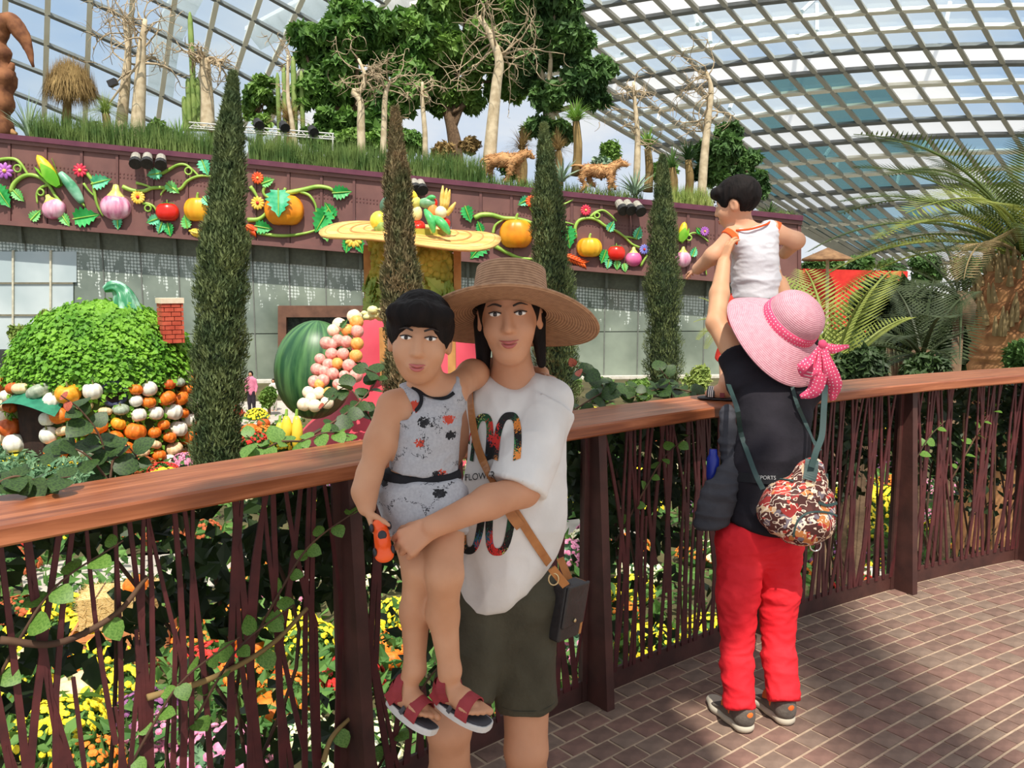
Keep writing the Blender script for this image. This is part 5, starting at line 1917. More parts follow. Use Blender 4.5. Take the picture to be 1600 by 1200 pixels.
def bare_tree(label, Y, trunk, nb, bl, seed, spread=1.0, name='bare_tree', start=0.6, upd=0.6, twigs=6):
 g = np.random.default_rng(seed)
 t = thing(name, label, 'tree', P(trunk[0][0], trunk[0][1], Y), 'pale bare trees on the terrace')
 pts = spline([P(a, b, Y) for a, b, _ in trunk], 18)
 rad = np.interp(np.linspace(0, 1, 18), np.linspace(0, 1, len(trunk)), [r * Y / FPX for _, _, r in trunk])
 obj('trunk', tube(pts, rad, 10), m_pale, t, True)
 for k in range(nb):
  i = int(g.integers(int(18 * start), 18))
  d = np.array([g.normal(0, 1) * spread, g.normal(0, 0.6), upd + g.normal(0, 0.5)])
  b, r = curly(pts[i], d, bl * g.uniform(0.6, 1.3), max(rad[i] * 0.30, 0.04), g, 8)
  br = obj('branch', tube(b, r, 5), m_twig, t, True)
  ms = []
  for q in range(twigs):
   j = int(g.integers(3, 8))
   b2, r2 = curly(b[j], rnd_dirs(1, g)[0] + np.array([0, 0, -0.1]), bl * 0.5 * g.uniform(0.5, 1.2), 0.024, g, 6, 0.8)
   ms.append(tube(b2, r2, 4))
  if ms:
   obj('twigs', join(ms), m_twig, br, True)
 return t
bare_tree('pale bottle-shaped tree leaning right near the weeping bush', 44, [(186, 226, 9), (190, 190, 8.5), (196, 130, 7), (200, 78, 4.5), (194, 30, 3)], 14, 3.0, 41)
bare_tree('thick pale tree with a stubby forked top and shaggy base', 43.5, [(215, 232, 11), (216, 180, 10), (219, 130, 8.5), (221, 78, 6.5), (227, 30, 3)], 14, 2.6, 42)
bare_tree('pale swollen tree with twisted crown left of tallest cypress', 45, [(324, 205, 11), (324, 160, 9.5), (321, 115, 8), (320, 92, 8)], 16, 1.9, 43, 1.3, start=0.85)
bare_tree('thin leaning pale pole tree by the lighting truss', 44, [(463, 240, 4), (456, 190, 3.5), (450, 150, 3), (450, 85, 2)], 6, 1.4, 44, 0.8, start=0.7)
bare_tree('pale tree whose trunk twists into a knot above the grass', 43, [(565, 250, 6.5), (564, 195, 6.2), (563, 158, 5), (551, 143, 4), (566, 140, 3.8), (570, 118, 3), (560, 92, 2)], 12, 2.0, 45, 1.0, start=0.55, upd=0.1)
bare_tree('straight slim pale tree left of the brownish cypress', 43, [(598, 258, 5), (600, 200, 4.6), (602, 150, 4), (610, 125, 2)], 10, 1.9, 46, 1.2, start=0.75)
bare_tree('slim pale tree right of the brownish cypress', 43.5, [(664, 265, 4.6), (664, 210, 4), (660, 160, 3.4), (660, 128, 2)], 8, 1.5, 47, 1.1, start=0.75)
bare_tree('tallest pale bare tree, in the middle of the terrace', 42.8, [(764, 258, 11), (769, 200, 9.5), (776, 130, 8), (780, 95, 7), (768, 60, 5), (750, 25, 3)], 20, 3.2, 48, 1.4, start=0.6, upd=0.3)
bare_tree('thin pale tree with ring scars right of the yucca', 44, [(994, 292, 5.5), (996, 240, 5), (996, 205, 4), (992, 160, 3), (990, 128, 2)], 16, 1.7, 49, 1.4, start=0.35, upd=0.2)
bare_tree('pale tree with curled twigs left of the child on the rail', 43.5, [(1096, 312, 7), (1100, 250, 6.5), (1107, 180, 5), (1111, 140, 4), (1104, 112, 2)], 18, 2.1, 50, 1.5, start=0.4, upd=0.15)

def tuft(name, label, cat, px, py, Y, n, H, spread, w, m, seed, droop=0.5, trunk=None, group=None, tm=None):
 g = np.random.default_rng(seed)
 b = P(px, py, Y)
 t = thing(name, label, cat, b if trunk is None else P(px, trunk, Y), group)
 if trunk is not None:
  bb = P(px, trunk, Y)
  obj('trunk', tube(spline([bb, (b + bb) / 2 + np.array([0.1, 0, 0]), b], 6), [0.28, 0.24, 0.22, 0.22, 0.2, 0.18], 8), tm or m_drygr, t, True)
 a = g.uniform(0, 2 * np.pi, n)
 sp = spread * g.random(n) ** 0.6
 ln = np.stack([np.cos(a) * sp, np.sin(a) * sp], -1)
 hh = H * g.uniform(0.6, 1.1, n) * np.sqrt(np.maximum(0.08, 1 - (sp / (spread * 1.15)) ** 2))
 B = b + np.concatenate([ln * 0.06, np.zeros((n, 1))], 1)
 obj('leaf_rosette', blades(B, hh, ln, w, 4, g, droop), m, t)
 return t
tuft('spiky_grass', 'upright blue green spiky plant beside the driftwood at far left', 'plant', 45, 214, 42, 40, 2.2, 1.3, 0.12, m_bluegr, 61, 0.2)
tuft('grass_tree', 'fuzzy grey green grass tree in front of the leaning bottle tree', 'plant', 165, 178, 42, 320, 1.3, 1.5, 0.03, m_grassL, 62, 1.2, 226)
tuft('cycad', 'bright yellow green cycad left of the tallest cypress', 'plant', 282, 236, 41.8, 46, 1.7, 1.3, 0.16, m_yucca, 63, 0.4)
tuft('yucca', 'yucca with spiky green head and shaggy brown trunk', 'plant', 900, 190, 42.5, 130, 1.4, 1.5, 0.11, m_yucca, 64, 0.9, 275)
tuft('agave', 'blue grey agave in front of the thin ring-scarred tree', 'plant', 992, 305, 41.8, 44, 1.5, 1.5, 0.15, m_bluegr, 65, 0.4)
tuft('agave', 'blue grey agave behind the third cypress', 'plant', 878, 284, 42, 44, 1.4, 1.4, 0.15, m_bluegr, 66, 0.4)
tuft('aloe', 'dark spiky aloe between the agave and the pale tree', 'plant', 1050, 262, 44, 60, 1.2, 1.2, 0.12, m_treeC, 67, 0.5, 310)
tuft('aloe', 'tall spiky aloe just left of the pale curled tree', 'plant', 1075, 250, 44.5, 60, 1.3, 1.1, 0.12, m_treeC, 68, 0.5, 310)
tuft('aloe', 'spiky aloe behind the thin ring-scarred tree', 'plant', 1012, 232, 45.5, 60, 1.4, 1.2, 0.12, m_yucca, 69, 0.5, 300)
tuft('dry_grass', 'straw coloured grass tuft left of the third cypress', 'grass', 815, 235, 45, 260, 1.6, 1.2, 0.04, m_drygr, 70, 1.2, 290)
tuft('dry_grass', 'straw coloured grass tuft behind the third cypress', 'grass', 872, 236, 46, 220, 1.4, 1.1, 0.04, m_drygr, 71, 1.2, 290)
tuft('dry_bush', 'brown dry bush behind the lighting truss', 'plant', 452, 190, 47, 300, 1.6, 1.4, 0.05, m_drygr, 72, 1.2, 235)
tuft('small_aloe', 'small spiky aloe right of the head of the child', 'plant', 1202, 336, 43, 50, 0.9, 0.9, 0.10, m_treeC, 73, 0.5)

# weeping brown bush
g = np.random.default_rng(80)
wb = thing('weeping_bush', 'brown weeping bush shaped like a mop on the left of terrace', 'plant', P(106, 225, 43.5))
obj('trunk', tube(spline([P(106, 225, 43.5), P(104, 190, 43.5), P(108, 120, 43.5)], 8), [0.3, 0.28, 0.26, 0.24, 0.22, 0.2, 0.18, 0.14], 8), m_drygr, wb, True)
cen = P(110, 125, 43.5)
n = 2600
d = rnd_dirs(n, g); d[:, 2] = np.abs(d[:, 2])
B = cen + d * np.array([1.05, 1.05, 1.0]) * g.uniform(0.55, 1.0, n)[:, None]
C = B + np.array([0, 0, -0.55]) + d * np.array([0.25, 0.25, 0])
dirs = np.stack([d[:, 0] * 0.28, d[:, 1] * 0.28, -np.ones(n)], -1) + rnd_dirs(n, g) * 0.28
obj('strands', leaves(C, dirs, d + 0.01, g.uniform(0.7, 2.2, n), 0.035, 0.05), m_drygr, wb)['kind'] = 'stuff'

# cactus columns
def cactus(label, Y, cols, seed):
 t = thing('cactus', label, 'cactus', P(cols[0][0], cols[0][2], Y), 'column cacti on the terrace')
 for px, y0, y1, r in cols:
  R = r * Y / FPX
  a, b = P(px, y1, Y), P(px, y0, Y)
  H = b[2] - a[2]
  prof = [(R * 0.9, 0), (R, H * 0.3), (R, H * 0.8), (R * 0.85, H * 0.93), (R * 0.4, H * 0.99), (0.01, H)]
  obj('column', xf(lathe(prof, 20, 8, 0.2), T(*a)), m_cactus, t, True)
cactus('tall column cactus left of the tallest cypress', 46, [(305, 18, 205, 4.2), (297, 122, 205, 4), (290, 150, 205, 4), (312, 120, 205, 3.6)], 1)
cactus('cluster of column cacti left of the big dark terrace tree', 48, [(437, 113, 225, 3.4), (447, 100, 225, 3.4), (462, 88, 225, 4.2), (474, 110, 225, 3.6)], 2)

# grass growing along the wall top
g = np.random.default_rng(90)
def wall_grass(px0, px1, n, H, m, label, dep=2.0):
 px = g.uniform(px0, px1, n)
 B = np.array([terr(a, 0.35 + g.random() * dep) for a in px])
 o = recenter(obj('terrace_grass', blades(B, H * g.uniform(0.5, 1.2, n), g.normal(0, 0.16, (n, 2)), 0.05, 3, g, 0.3), m))
 tag(o, label, 'grass', None, 'stuff')
wall_grass(35, 330, 3600, 1.5, m_grassT, 'green grass along the left part of the terrace edge')
wall_grass(385, 760, 6000, 1.55, m_grassT, 'tall green reeds along the middle of the terrace edge')
wall_grass(760, 1010, 1600, 0.8, m_grassT, 'low green plants along the terrace edge near the straw animals')
wall_grass(1045, 1120, 1100, 1.15, m_grassL, 'light green grass along the right terrace edge')
wall_grass(1190, 1250, 500, 0.5, m_grassT, 'short grass on the terrace edge right of the child')

# shrubs filling the back of the terrace
def shrub(label, px, py, Y, rpx, n, L, m, seed, cat='shrub', group=None, flat=0.8, name='shrub'):
 g = np.random.default_rng(seed)
 c = P(px, py, Y); R = rpx * Y / FPX
 base = c - np.array([0, 0, R * flat])
 if Y < 41 or px > 1190:
  base[2] = GZ if px > -500 else base[2]
 t = thing(name, label, cat, base, group)
 cc = [c + rnd_dirs(1, g)[0] * R * g.uniform(0.2, 0.7) * np.array([1, 1, flat]) for _ in range(12)]
 ms = [tube(spline([base, (c * .5 + q * .5) * .6 + np.array([base[0], base[1], min(base[2], c[2])]) * .4, q], 5), [0.05, 0.045, 0.04, 0.03, 0.02], 5) for q in cc[:6]]
 obj('stems', join(ms), m_bark, t)
 obj('foliage', blob_leaves(cc, [R * 0.5] * 12, n, L, L * 0.5, g, flat), m, t)['kind'] = 'stuff'
 return t
sh = [('dark shrub below the big dark terrace tree', 520, 225, 47, 26, m_treeA), ('bright shrub left of knotted pale tree', 545, 215, 46, 24, m_treeB), ('yellow green shrub right of knotted pale tree', 585, 222, 46.5, 22, m_yucca),
 ('dark shrub behind the brownish cypress top', 640, 225, 47, 26, m_treeA), ('reddish brown shrub by the forked trunk', 690, 235, 46, 22, m_drygr), ('brown leafed shrub right of forked trunk', 735, 225, 46, 20, m_drygr),
 ('green shrub left of the third cypress', 800, 262, 46, 24, m_treeC), ('grey shrub between yucca and ring-scarred tree', 940, 262, 47, 24, m_bluegr), ('green shrub behind the running straw animal', 955, 240, 48, 22, m_treeB),
 ('green shrub behind the aloes', 1040, 270, 47, 26, m_treeA), ('small shrub at the far left driftwood', 60, 205, 46, 18, m_treeB), ('green shrub behind the thick pale tree', 245, 205, 47, 22, m_treeB),
 ('shrub at the foot of the swollen pale tree', 345, 215, 46, 22, m_treeB), ('dark shrub behind the lighting truss', 490, 215, 48, 24, m_treeA), ('shrub behind the weeping bush', 140, 205, 46, 22, m_grassT)]
for i, (lb, px, py, Y, r, m) in enumerate(sh):
 shrub(lb, px, py, Y, r, 1100, 0.34, m, 200 + i, group='shrubs on the terrace')

# lighting truss
m_tr = mat('truss_alu', (206, 206, 200), (220, 220, 214), rough=0.4)
ta, tb = P(296, 200, 43), P(522, 218, 43)
truss = thing('lighting_truss', 'white metal lighting truss among the terrace grass', 'truss', (ta + tb) / 2)
for oz, oy in ((0, 0), (0.28, 0.0), (0.14, 0.25)):
 obj('chord', tube([ta + np.array([0, oy, oz]), tb + np.array([0, oy, oz])], 0.035, 6), m_tr, truss)
ms = []
for k in range(22):
 u0, u1 = k / 22, (k + 1) / 22
 a_, b_ = ta + (tb - ta) * u0, ta + (tb - ta) * u1
 ms.append(tube([a_ + np.array([0, 0, 0.28 * (k % 2)]), b_ + np.array([0, 0, 0.28 * ((k + 1) % 2)])], 0.022, 5))
obj('lacing', join(ms), m_tr, truss)
for px in (298, 520):
 obj('leg', tube([P(px, 210, 43), P(px, 236, 43)], 0.04, 6), m_tr, truss)
for i, (px, py, lb) in enumerate(((404, 193, 'left'), (444, 197, 'middle'), (489, 204, 'right'))):
 q = P(px, py, 43)
 t = thing('stage_light', lb + ' black stage light on the lighting truss', 'stage light', q - np.array([0, 0, 0.3]), 'stage lights on the truss')
 obj('housing', tube([q + np.array([-0.1, 0.1, 0.12]), q + np.array([0.12, -0.25, -0.15])], [0.2, 0.25], 10), m_black, t)
 obj('yoke', tube([q + np.array([-0.24, 0, 0]), q + np.array([-0.2, 0, -0.25]), q + np.array([0.2, 0, -0.25]), q + np.array([0.24, 0, 0])], 0.03, 5), m_black, t)
cl_ = thing('stage_light', 'small black floodlight on an arm beside the leaning bottle tree', 'stage light', P(176, 128, 43), 'stage lights on the truss')
obj('housing', bar(P(170, 132, 43), P(182, 127, 43), 0.3, 0.3), m_black, cl_)
obj('arm', tube([P(219, 95, 43), P(172, 160, 43)], 0.05, 6), m_twig, cl_)

# driftwood sculpture at the far left
dw = thing('driftwood_sculpture', 'dark brown hooked driftwood sculpture at the far left terrace end', 'sculpture', P(5, 212, 42))
obj('trunk', fold(tube(spline([P(2, 212, 42), P(0, 170, 42), P(8, 130, 42), P(0, 90, 42), P(-6, 55, 42)], 30), np.linspace(0.46, 0.36, 30) + 0.07 * np.sin(np.arange(30) * 0.9), 16), 0.14, 1.7, (1, 1, .6), 2), m_driftd, dw, True)
obj('hook', fold(tube(spline([P(-8, 62, 42), P(2, 42, 42), P(16, 35, 42), P(30, 48, 42), P(42, 70, 42), P(52, 104, 42)], 30), np.interp(np.linspace(0, 1, 30), [0, 0.4, 0.7, 1], [0.45, 0.42, 0.28, 0.03]), 14), 0.07, 2.2, (1, 1, 1), 5), m_driftd, dw, True)
obj('knot', tube(spline([P(4, 118, 42), P(16, 108, 42), P(20, 98, 42)], 8), np.linspace(0.3, 0.1, 8), 8), m_driftd, dw, True)
obj('root', tube(spline([P(-10, 205, 42), P(8, 203, 42), P(26, 210, 42)], 8), np.linspace(0.4, 0.1, 8), 8), m_drift, dw, True)

# straw / driftwood animals
def animal(label, Y, body, legs, neck, head, tail, seed):
 g = np.random.default_rng(seed)
 k = Y / FPX
 t = thing('driftwood_animal', label, 'sculpture', P(body[1][0], max(l[-1][1] for l in legs), Y), 'driftwood animals on the terrace')
 S = Sdf()
 pts = [P(a, b, Y) for a, b, _ in body]
 S.chain(pts, [r * k for _, _, r in body], 0.2)
 for i, l in enumerate(legs):
  off = np.array([0, 0.22 * (1 if i % 2 else -1), 0])
  q = [P(a, b, Y) + off for a, b in l]
  S.chain(q, [0.17, 0.10, 0.07, 0.06][:len(q)], 0.12)
 S.chain([P(a, b, Y) for a, b, _ in neck], [r * k for _, _, r in neck], 0.15)
 S.chain([P(a, b, Y) for a, b, _ in head], [r * k for _, _, r in head], 0.08)
 m_ = S.mesh(0.07, 1)
 obj('body', fold(m_, 0.04, 6, (1, 1, 3), seed), m_drift, t, True)
 V, N = m_[0], vnormals(m_)
 i = g.choice(len(V), 500)
 obj('sticks', leaves(V[i] + N[i] * 0.03, np.array([1, 0, 0.1]) + g.normal(0, 0.5, (500, 3)), N[i], 0.36, 0.05), m_drift, t)
 obj('tail', tube(spline([P(a, b, Y) for a, b in tail], 6), [0.08, 0.07, 0.06, 0.05, 0.04, 0.03], 6), m_drift, t, True)
 for s_ in (-1, 1):
  h = P(head[0][0], head[0][1] - 3, Y)
  obj('ear', tube([h + np.array([0, 0.07 * s_, 0]), h + np.array([-0.03, 0.12 * s_, 0.22])], [0.05, 0.01], 5), m_drift, t, True)
animal('driftwood horse standing left of the third cypress', 42.3, [(765, 252, 9), (785, 250, 9), (805, 250, 9)], [[(763, 255), (758, 268), (757, 286)], [(768, 255), (766, 270), (768, 288)], [(800, 255), (797, 270), (790, 286)], [(808, 255), (808, 270), (812, 290)]],
 [(808, 248, 7), (820, 240, 5)], [(824, 239, 4.5), (833, 246, 3)], [(762, 247), (752, 250), (750, 262)], 3)
animal('driftwood horse running right of the yucca', 42.3, [(918, 265, 8), (936, 268, 8.5), (952, 268, 8)], [[(914, 268), (909, 280), (914, 292), (907, 300)], [(920, 268), (922, 282), (930, 290)], [(950, 272), (954, 284), (951, 296)], [(957, 270), (956, 284), (962, 294)]],
 [(955, 263, 6.5), (966, 256, 5)], [(970, 255, 4.5), (980, 258, 2.8)], [(912, 260), (900, 258), (890, 260)], 5)
# maroon drum between the trees
pot = thing('planter_pot', 'small maroon planter among the grass by the forked trunk', 'planter', P(708, 258, 43))
obj('pot', xf(lathe([(0.02, 0), (0.30, 0), (0.34, 0.5), (0.36, 0.52), (0.30, 0.53), (0.02, 0.45)], 18), T(*P(708, 258, 43))), m_cap, pot, True)
obj('soil', xf(lathe([(0.01, 0.5), (0.3, 0.5)], 12), T(*P(708, 258, 43))), m_soil, pot)

# ================================================================== palms at the right
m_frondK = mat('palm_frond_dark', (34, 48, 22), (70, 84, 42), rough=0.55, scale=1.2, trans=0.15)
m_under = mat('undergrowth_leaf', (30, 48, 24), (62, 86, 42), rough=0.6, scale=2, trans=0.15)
m_frond = mat('palm_frond', (54, 74, 32), (104, 120, 58), rough=0.55, scale=1.2, trans=0.2)
m_frondY = mat('palm_frond_yellow', (116, 134, 50), (176, 182, 92), rough=0.55, scale=1.2, trans=0.3)
m_frondD = mat('palm_frond_dry', (122, 104, 68), (160, 138, 96), rough=0.8, scale=1.2, trans=0.1)
m_trunkP = mat('palm_trunk', (128, 84, 52), (190, 140, 92), rough=0.95, scale=4, detail=8, bump=0.6)
def frond(L, nl, ll, droop, w=0.022, vee=0.5, curl=0.0):
 """a feather leaf along +x, arching down; returns rachis and leaflets"""
 u = np.linspace(0, 1, 14)
 rx = np.stack([L * (u - 0.12 * u ** 3), curl * u ** 2, L * (0.10 * u - droop * u ** 2)], -1)
 rach = tube(rx, np.linspace(0.02, 0.004, 14) * max(1, L / 2), 5)
 C, D, N, LL = [], [], [], []
 for k in range(nl):
  t = 0.12 + 0.86 * (k + 0.5) / nl
  p = np.array([np.interp(t, u, rx[:, i]) for i in range(3)])
  tg = nrm(np.array([np.interp(min(t + .02, 1), u, rx[:, i]) - np.interp(t - .02, u, rx[:, i]) for i in range(3)]))
  l = ll * (math.sin(math.pi * (0.15 + 0.8 * t)) ** 0.7)
  for s_ in (-1, 1):
   dd = nrm(tg * 0.55 + np.array([0, s_ * 0.85, 0]) + np.array([0, 0, vee * 0.5 - 0.25 * t]))
   C.append(p + dd * l / 2); D.append(dd); N.append(np.cross(dd, tg) * s_ + 1e-3); LL.append(l)
 lf = leaves(C, D, N, np.array(LL), w * 2.0, 0.2)
 return rach, lf
fr_me = {}
def put_frond(parent, key, M, m):
 kk = (key, m.name)
 if kk not in fr_me:
  r, l = frond(*key)
  o1 = obj('frond', join([r, l]), m, None)
  fr_me[kk] = o1.data
  o1.parent = parent
 else:
  o1 = bpy.data.objects.new('frond', fr_me[kk]); COL.objects.link(o1); o1.parent = parent
 o1.matrix_parent_inverse = Matrix.Translation(-Vector(parent.location))
 o1.matrix_basis = Matrix([list(r_) for r_ in np.asarray(M)])
def dirM(p, d, roll=0.0):
 x = nrm(d); up = np.array([0, 0, 1.0])
 y = nrm(np.cross(up, x)); z = np.cross(x, y)
 M = frame(p, x, y, z)
 return M @ T(rx=roll)
PY = 11.5
pc = P(1598, 400, PY)
palm = thing('palm_tree', 'thick trunked palm at the right edge with arching fronds', 'palm', (P(1566, 600, PY)[0], PY, GZ))
tp = spline([(P(1560, 600, PY)[0], PY, GZ), P(1564, 620, PY), P(1570, 540, PY), P(1578, 470, PY), P(1592, 410, PY)], 40)
rad = np.interp(np.linspace(0, 1, 40), [0, 0.6, 0.75, 0.9, 1], [0.46, 0.42, 0.42, 0.36, 0.30]) * (1 + 0.05 * np.sin(np.arange(40) * 2.1))
obj('trunk', tube(tp, rad, 18), m_trunkP, palm, True)
g = np.random.default_rng(101)
# old leaf bases on the trunk
ms = []
for k in range(120):
 u = g.uniform(0.55, 1.0)
 i = min(int(u * 39), 38)
 a = g.uniform(0, 2 * np.pi)
 p = tp[i] + np.array([math.cos(a), math.sin(a), 0]) * rad[i] * 0.98
 ms.append(tube([p, p + np.array([math.cos(a) * 0.05, math.sin(a) * 0.05, 0.12]), p + np.array([math.cos(a) * 0.09, math.sin(a) * 0.09, 0.26])], [0.05, 0.035, 0.01], 5))
obj('leaf_bases', join(ms), m_frondD, palm)
for k in range(38):
 a = k * 2.39996
 el = 1.15 - 1.3 * (k / 46)
 d = np.array([math.cos(a) * math.cos(el), math.sin(a) * math.cos(el), math.sin(el)])
 key = (2.6, 40, 0.50, 0.46, 0.013, 0.5, 0.1) if k % 2 else (2.9, 44, 0.55, 0.60, 0.013, 0.5, -0.15)
 mm = m_frondD if k in (33, 36) else (m_frondY if k % 5 == 0 else m_frond)
 put_frond(palm, key, dirM(pc + d * 0.1, d, g.normal(0, 0.2)), mm)

def rosette(label, px, py, Y, dirs, m, name='cycad', zbase=None):
 b = P(px, py, Y)
 t = thing(name, label, 'palm', b, 'low feathery palms behind the railing')
 obj('crown_base', xf(lathe([(0.02, -0.3), (0.16, -0.28), (0.18, -0.05), (0.10, 0.08), (0.02, 0.12)], 14, 7, 0.15), T(*b)), m_bark, t, True)
 obj('stem', tube([b + np.array([0, 0, -0.25]), [b[0], b[1], GZ if zbase is None else zbase]], [0.06, 0.08], 10), m_bark, t, True)
 for (ex, ey, dY, L) in dirs:
  tip = P(ex, ey, Y + dY)
  d = tip - b
  ln = np.linalg.norm(d)
  key = (1.0, 24, 0.22, 0.34, 0.0080, 0.6, 0.0)
  M = dirM(b, d + np.array([0, 0, 0.22 * ln])) @ T(s=ln * 1.02)
  put_frond(t, key, M, m)
rosette('yellow green feather palm rising right of the pink sun hat', 1300, 600, 6.5, [(1385, 385, 0.5, 1), (1268, 385, 0.6, 1), (1240, 400, 0.3, 1), (1345, 420, -0.3, 1), (1420, 470, 0.2, 1), (1225, 450, 0.5, 1), (1215, 395, .9, 1)], m_frondY)
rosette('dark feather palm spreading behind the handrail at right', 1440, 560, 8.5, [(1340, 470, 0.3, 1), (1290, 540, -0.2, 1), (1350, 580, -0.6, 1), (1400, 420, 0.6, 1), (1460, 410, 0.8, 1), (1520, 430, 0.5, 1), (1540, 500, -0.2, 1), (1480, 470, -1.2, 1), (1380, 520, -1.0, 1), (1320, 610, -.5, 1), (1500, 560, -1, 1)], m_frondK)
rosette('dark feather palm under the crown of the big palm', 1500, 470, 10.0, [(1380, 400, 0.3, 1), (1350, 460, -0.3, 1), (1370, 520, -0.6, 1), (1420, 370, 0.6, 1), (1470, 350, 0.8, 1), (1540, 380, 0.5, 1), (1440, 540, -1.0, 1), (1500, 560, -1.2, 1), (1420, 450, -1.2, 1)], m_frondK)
rosette('pale feather palm seen left of the raised arm of the grandmother', 1140, 505, 14.0, [(1095, 455, 0.2, 1), (1080, 500, 0.0, 1), (1085, 530, -0.3, 1), (1120, 450, 0.3, 1), (1140, 520, -0.2, 1), (1098, 545, -.3, 1), (1150, 480, 0, 1)], m_frondY)
# undergrowth below the palms
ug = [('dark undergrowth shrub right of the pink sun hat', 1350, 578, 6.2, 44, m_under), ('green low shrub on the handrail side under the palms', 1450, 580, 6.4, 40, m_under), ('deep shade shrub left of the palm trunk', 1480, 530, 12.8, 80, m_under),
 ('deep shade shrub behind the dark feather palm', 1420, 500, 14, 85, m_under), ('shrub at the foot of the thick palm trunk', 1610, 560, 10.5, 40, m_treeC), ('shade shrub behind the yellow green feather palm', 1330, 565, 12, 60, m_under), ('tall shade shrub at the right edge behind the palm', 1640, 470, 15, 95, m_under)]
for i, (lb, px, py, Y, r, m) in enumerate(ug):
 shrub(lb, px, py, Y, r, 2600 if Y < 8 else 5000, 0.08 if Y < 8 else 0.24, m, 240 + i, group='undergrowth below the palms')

# red wall with parasol and planting beyond
m_redw = mat('red_wall', (206, 40, 32), (222, 54, 42), rough=0.6)
rw = obj('wall_red', join([bar(P(1250, 458, 26), P(1412, 462, 26), 0.3, 1.5), bar(P(1300, 500, 25), P(1420, 500, 25), 0.3, 1.6)]), m_redw)
struct(rw, 'red wall glimpsed between the palm fronds')
m_thatch = mat('thatch_brown', (112, 82, 56), (146, 112, 78), rough=0.9, scale=5, bump=0.4)
par = thing('thatched_parasol', 'flat brown thatched parasol above the red wall', 'parasol', P(1296, 520, 25))
q = P(1293, 404, 25)
obj('canopy', xf(lathe([(0.02, 0.32), (0.28, 0.2), (0.72, 0.0), (0.74, -0.06), (0.02, 0.0)], 22), T(*q)), m_thatch, par, True)
obj('pole', tube([q, P(1292, 520, 25)], 0.05, 6), m_pale, par)
for i, (px, py, Y, r) in enumerate([(1260, 430, 48, 26), (1300, 418, 44, 24), (1345, 424, 46, 26), (1395, 424, 46, 26), (1450, 420, 48, 30), (1510, 420, 48, 30), (1575, 420, 48, 34), (1640, 420, 48, 34), (1240, 470, 30, 30), (1275, 415, 34, 18)]):
 shrub('dark hedge bush at the glasshouse foot, %s one from the left' % ['first', 'second', 'third', 'fourth', 'fifth', 'sixth', 'seventh', 'eighth', 'lowest', 'smallest'][i], px, py, Y, r, 1300, 0.42, m_treeC, 270 + i, group='far hedge bushes at the glasshouse foot')

# hedges at the foot of the glass wall
for i, (px, py, Y, r, m, lb) in enumerate([(1090, 600, 34, 26, m_grassL, 'light green shrub before the glass wall, left of the child'), (1000, 606, 33, 22, m_treeB, 'green shrub at the glass wall right of the third cypress'), (940, 608, 33, 24, m_treeA, 'green shrub at the glass wall under the straw hat brim'),
          (880, 602, 30, 30, m_treeB, 'bushy shrub behind the shoulder of the woman in white'), (20, 606, 30, 34, m_treeC, 'dark clipped bush left of the leafy-roofed house'), (-30, 600, 30, 34, m_treeC, 'dark clipped bush at the far left edge'), (420, 620, 30, 14, m_treeB, 'small bush behind the two far visitors'),
          (75, 505, 36.5, 13, m_grassL, 'small conifer before the glass at left, pointed'), (30, 525, 36.5, 17, m_grassL, 'small conifer cluster before the glass at far left')]):
 shrub(lb, px, py, Y, r, 1500, 0.26, m, 300 + i, flat=1.0 if i < 7 else 1.5, group=None)

# ================================================================== flower beds of the field
m_green = mat('bed_leaf', (58, 104, 44), (104, 146, 68), rough=0.7, scale=3, trans=0.2)
m_grey = mat('bed_leaf_blue', (84, 128, 92), (128, 164, 122), rough=0.7, scale=3, trans=0.2)
FC = {'yellow': ((236, 206, 20), (252, 232, 60)), 'orange': ((230, 110, 24), (244, 150, 50)), 'red': ((198, 36, 32), (224, 62, 48)), 'cream': ((240, 232, 176), (250, 246, 214)),
 'pink': ((206, 112, 150), (228, 158, 184)), 'purple': ((124, 70, 120), (160, 100, 150)), 'rust': ((168, 76, 36), (196, 104, 54))}
mound_me = {}
g = np.random.default_rng(77)
def mound_proto(col):
 nL = 420
 d = rnd_dirs(nL, g); d[:, 2] = np.abs(d[:, 2])
 fol = leaves(d * np.array([0.92, 0.92, 0.6]) * g.uniform(0.7, 1, nL)[:, None], d + rnd_dirs(nL, g) * 0.7, d, 0.22, 0.09)
 core = ellip(0.8, 0.8, 0.5, (0, 0, 0.02), 14, 8)
 nF = 150
 d = rnd_dirs(nF, g); d[:, 2] = np.abs(d[:, 2]) * 0.9 + 0.1
 d /= np.linalg.norm(d, axis=1)[:, None]
 fl = []
 for q in d:
  x = nrm(np.cross(q, (0.3, 0.2, 1))); y = np.cross(q, x)
  M = frame(q * np.array([0.98, 0.98, 0.66]), x, y, q)
  s_ = g.uniform(0.085, 0.14)
  fl.append(xf(lathe([(0.02, 0.35), (0.6, 0.38), (1.0, 0.1), (0.7, -0.15)], 7, 7, 0.25), M @ T(s=s_)))
 return join([core, fol]), join(fl)
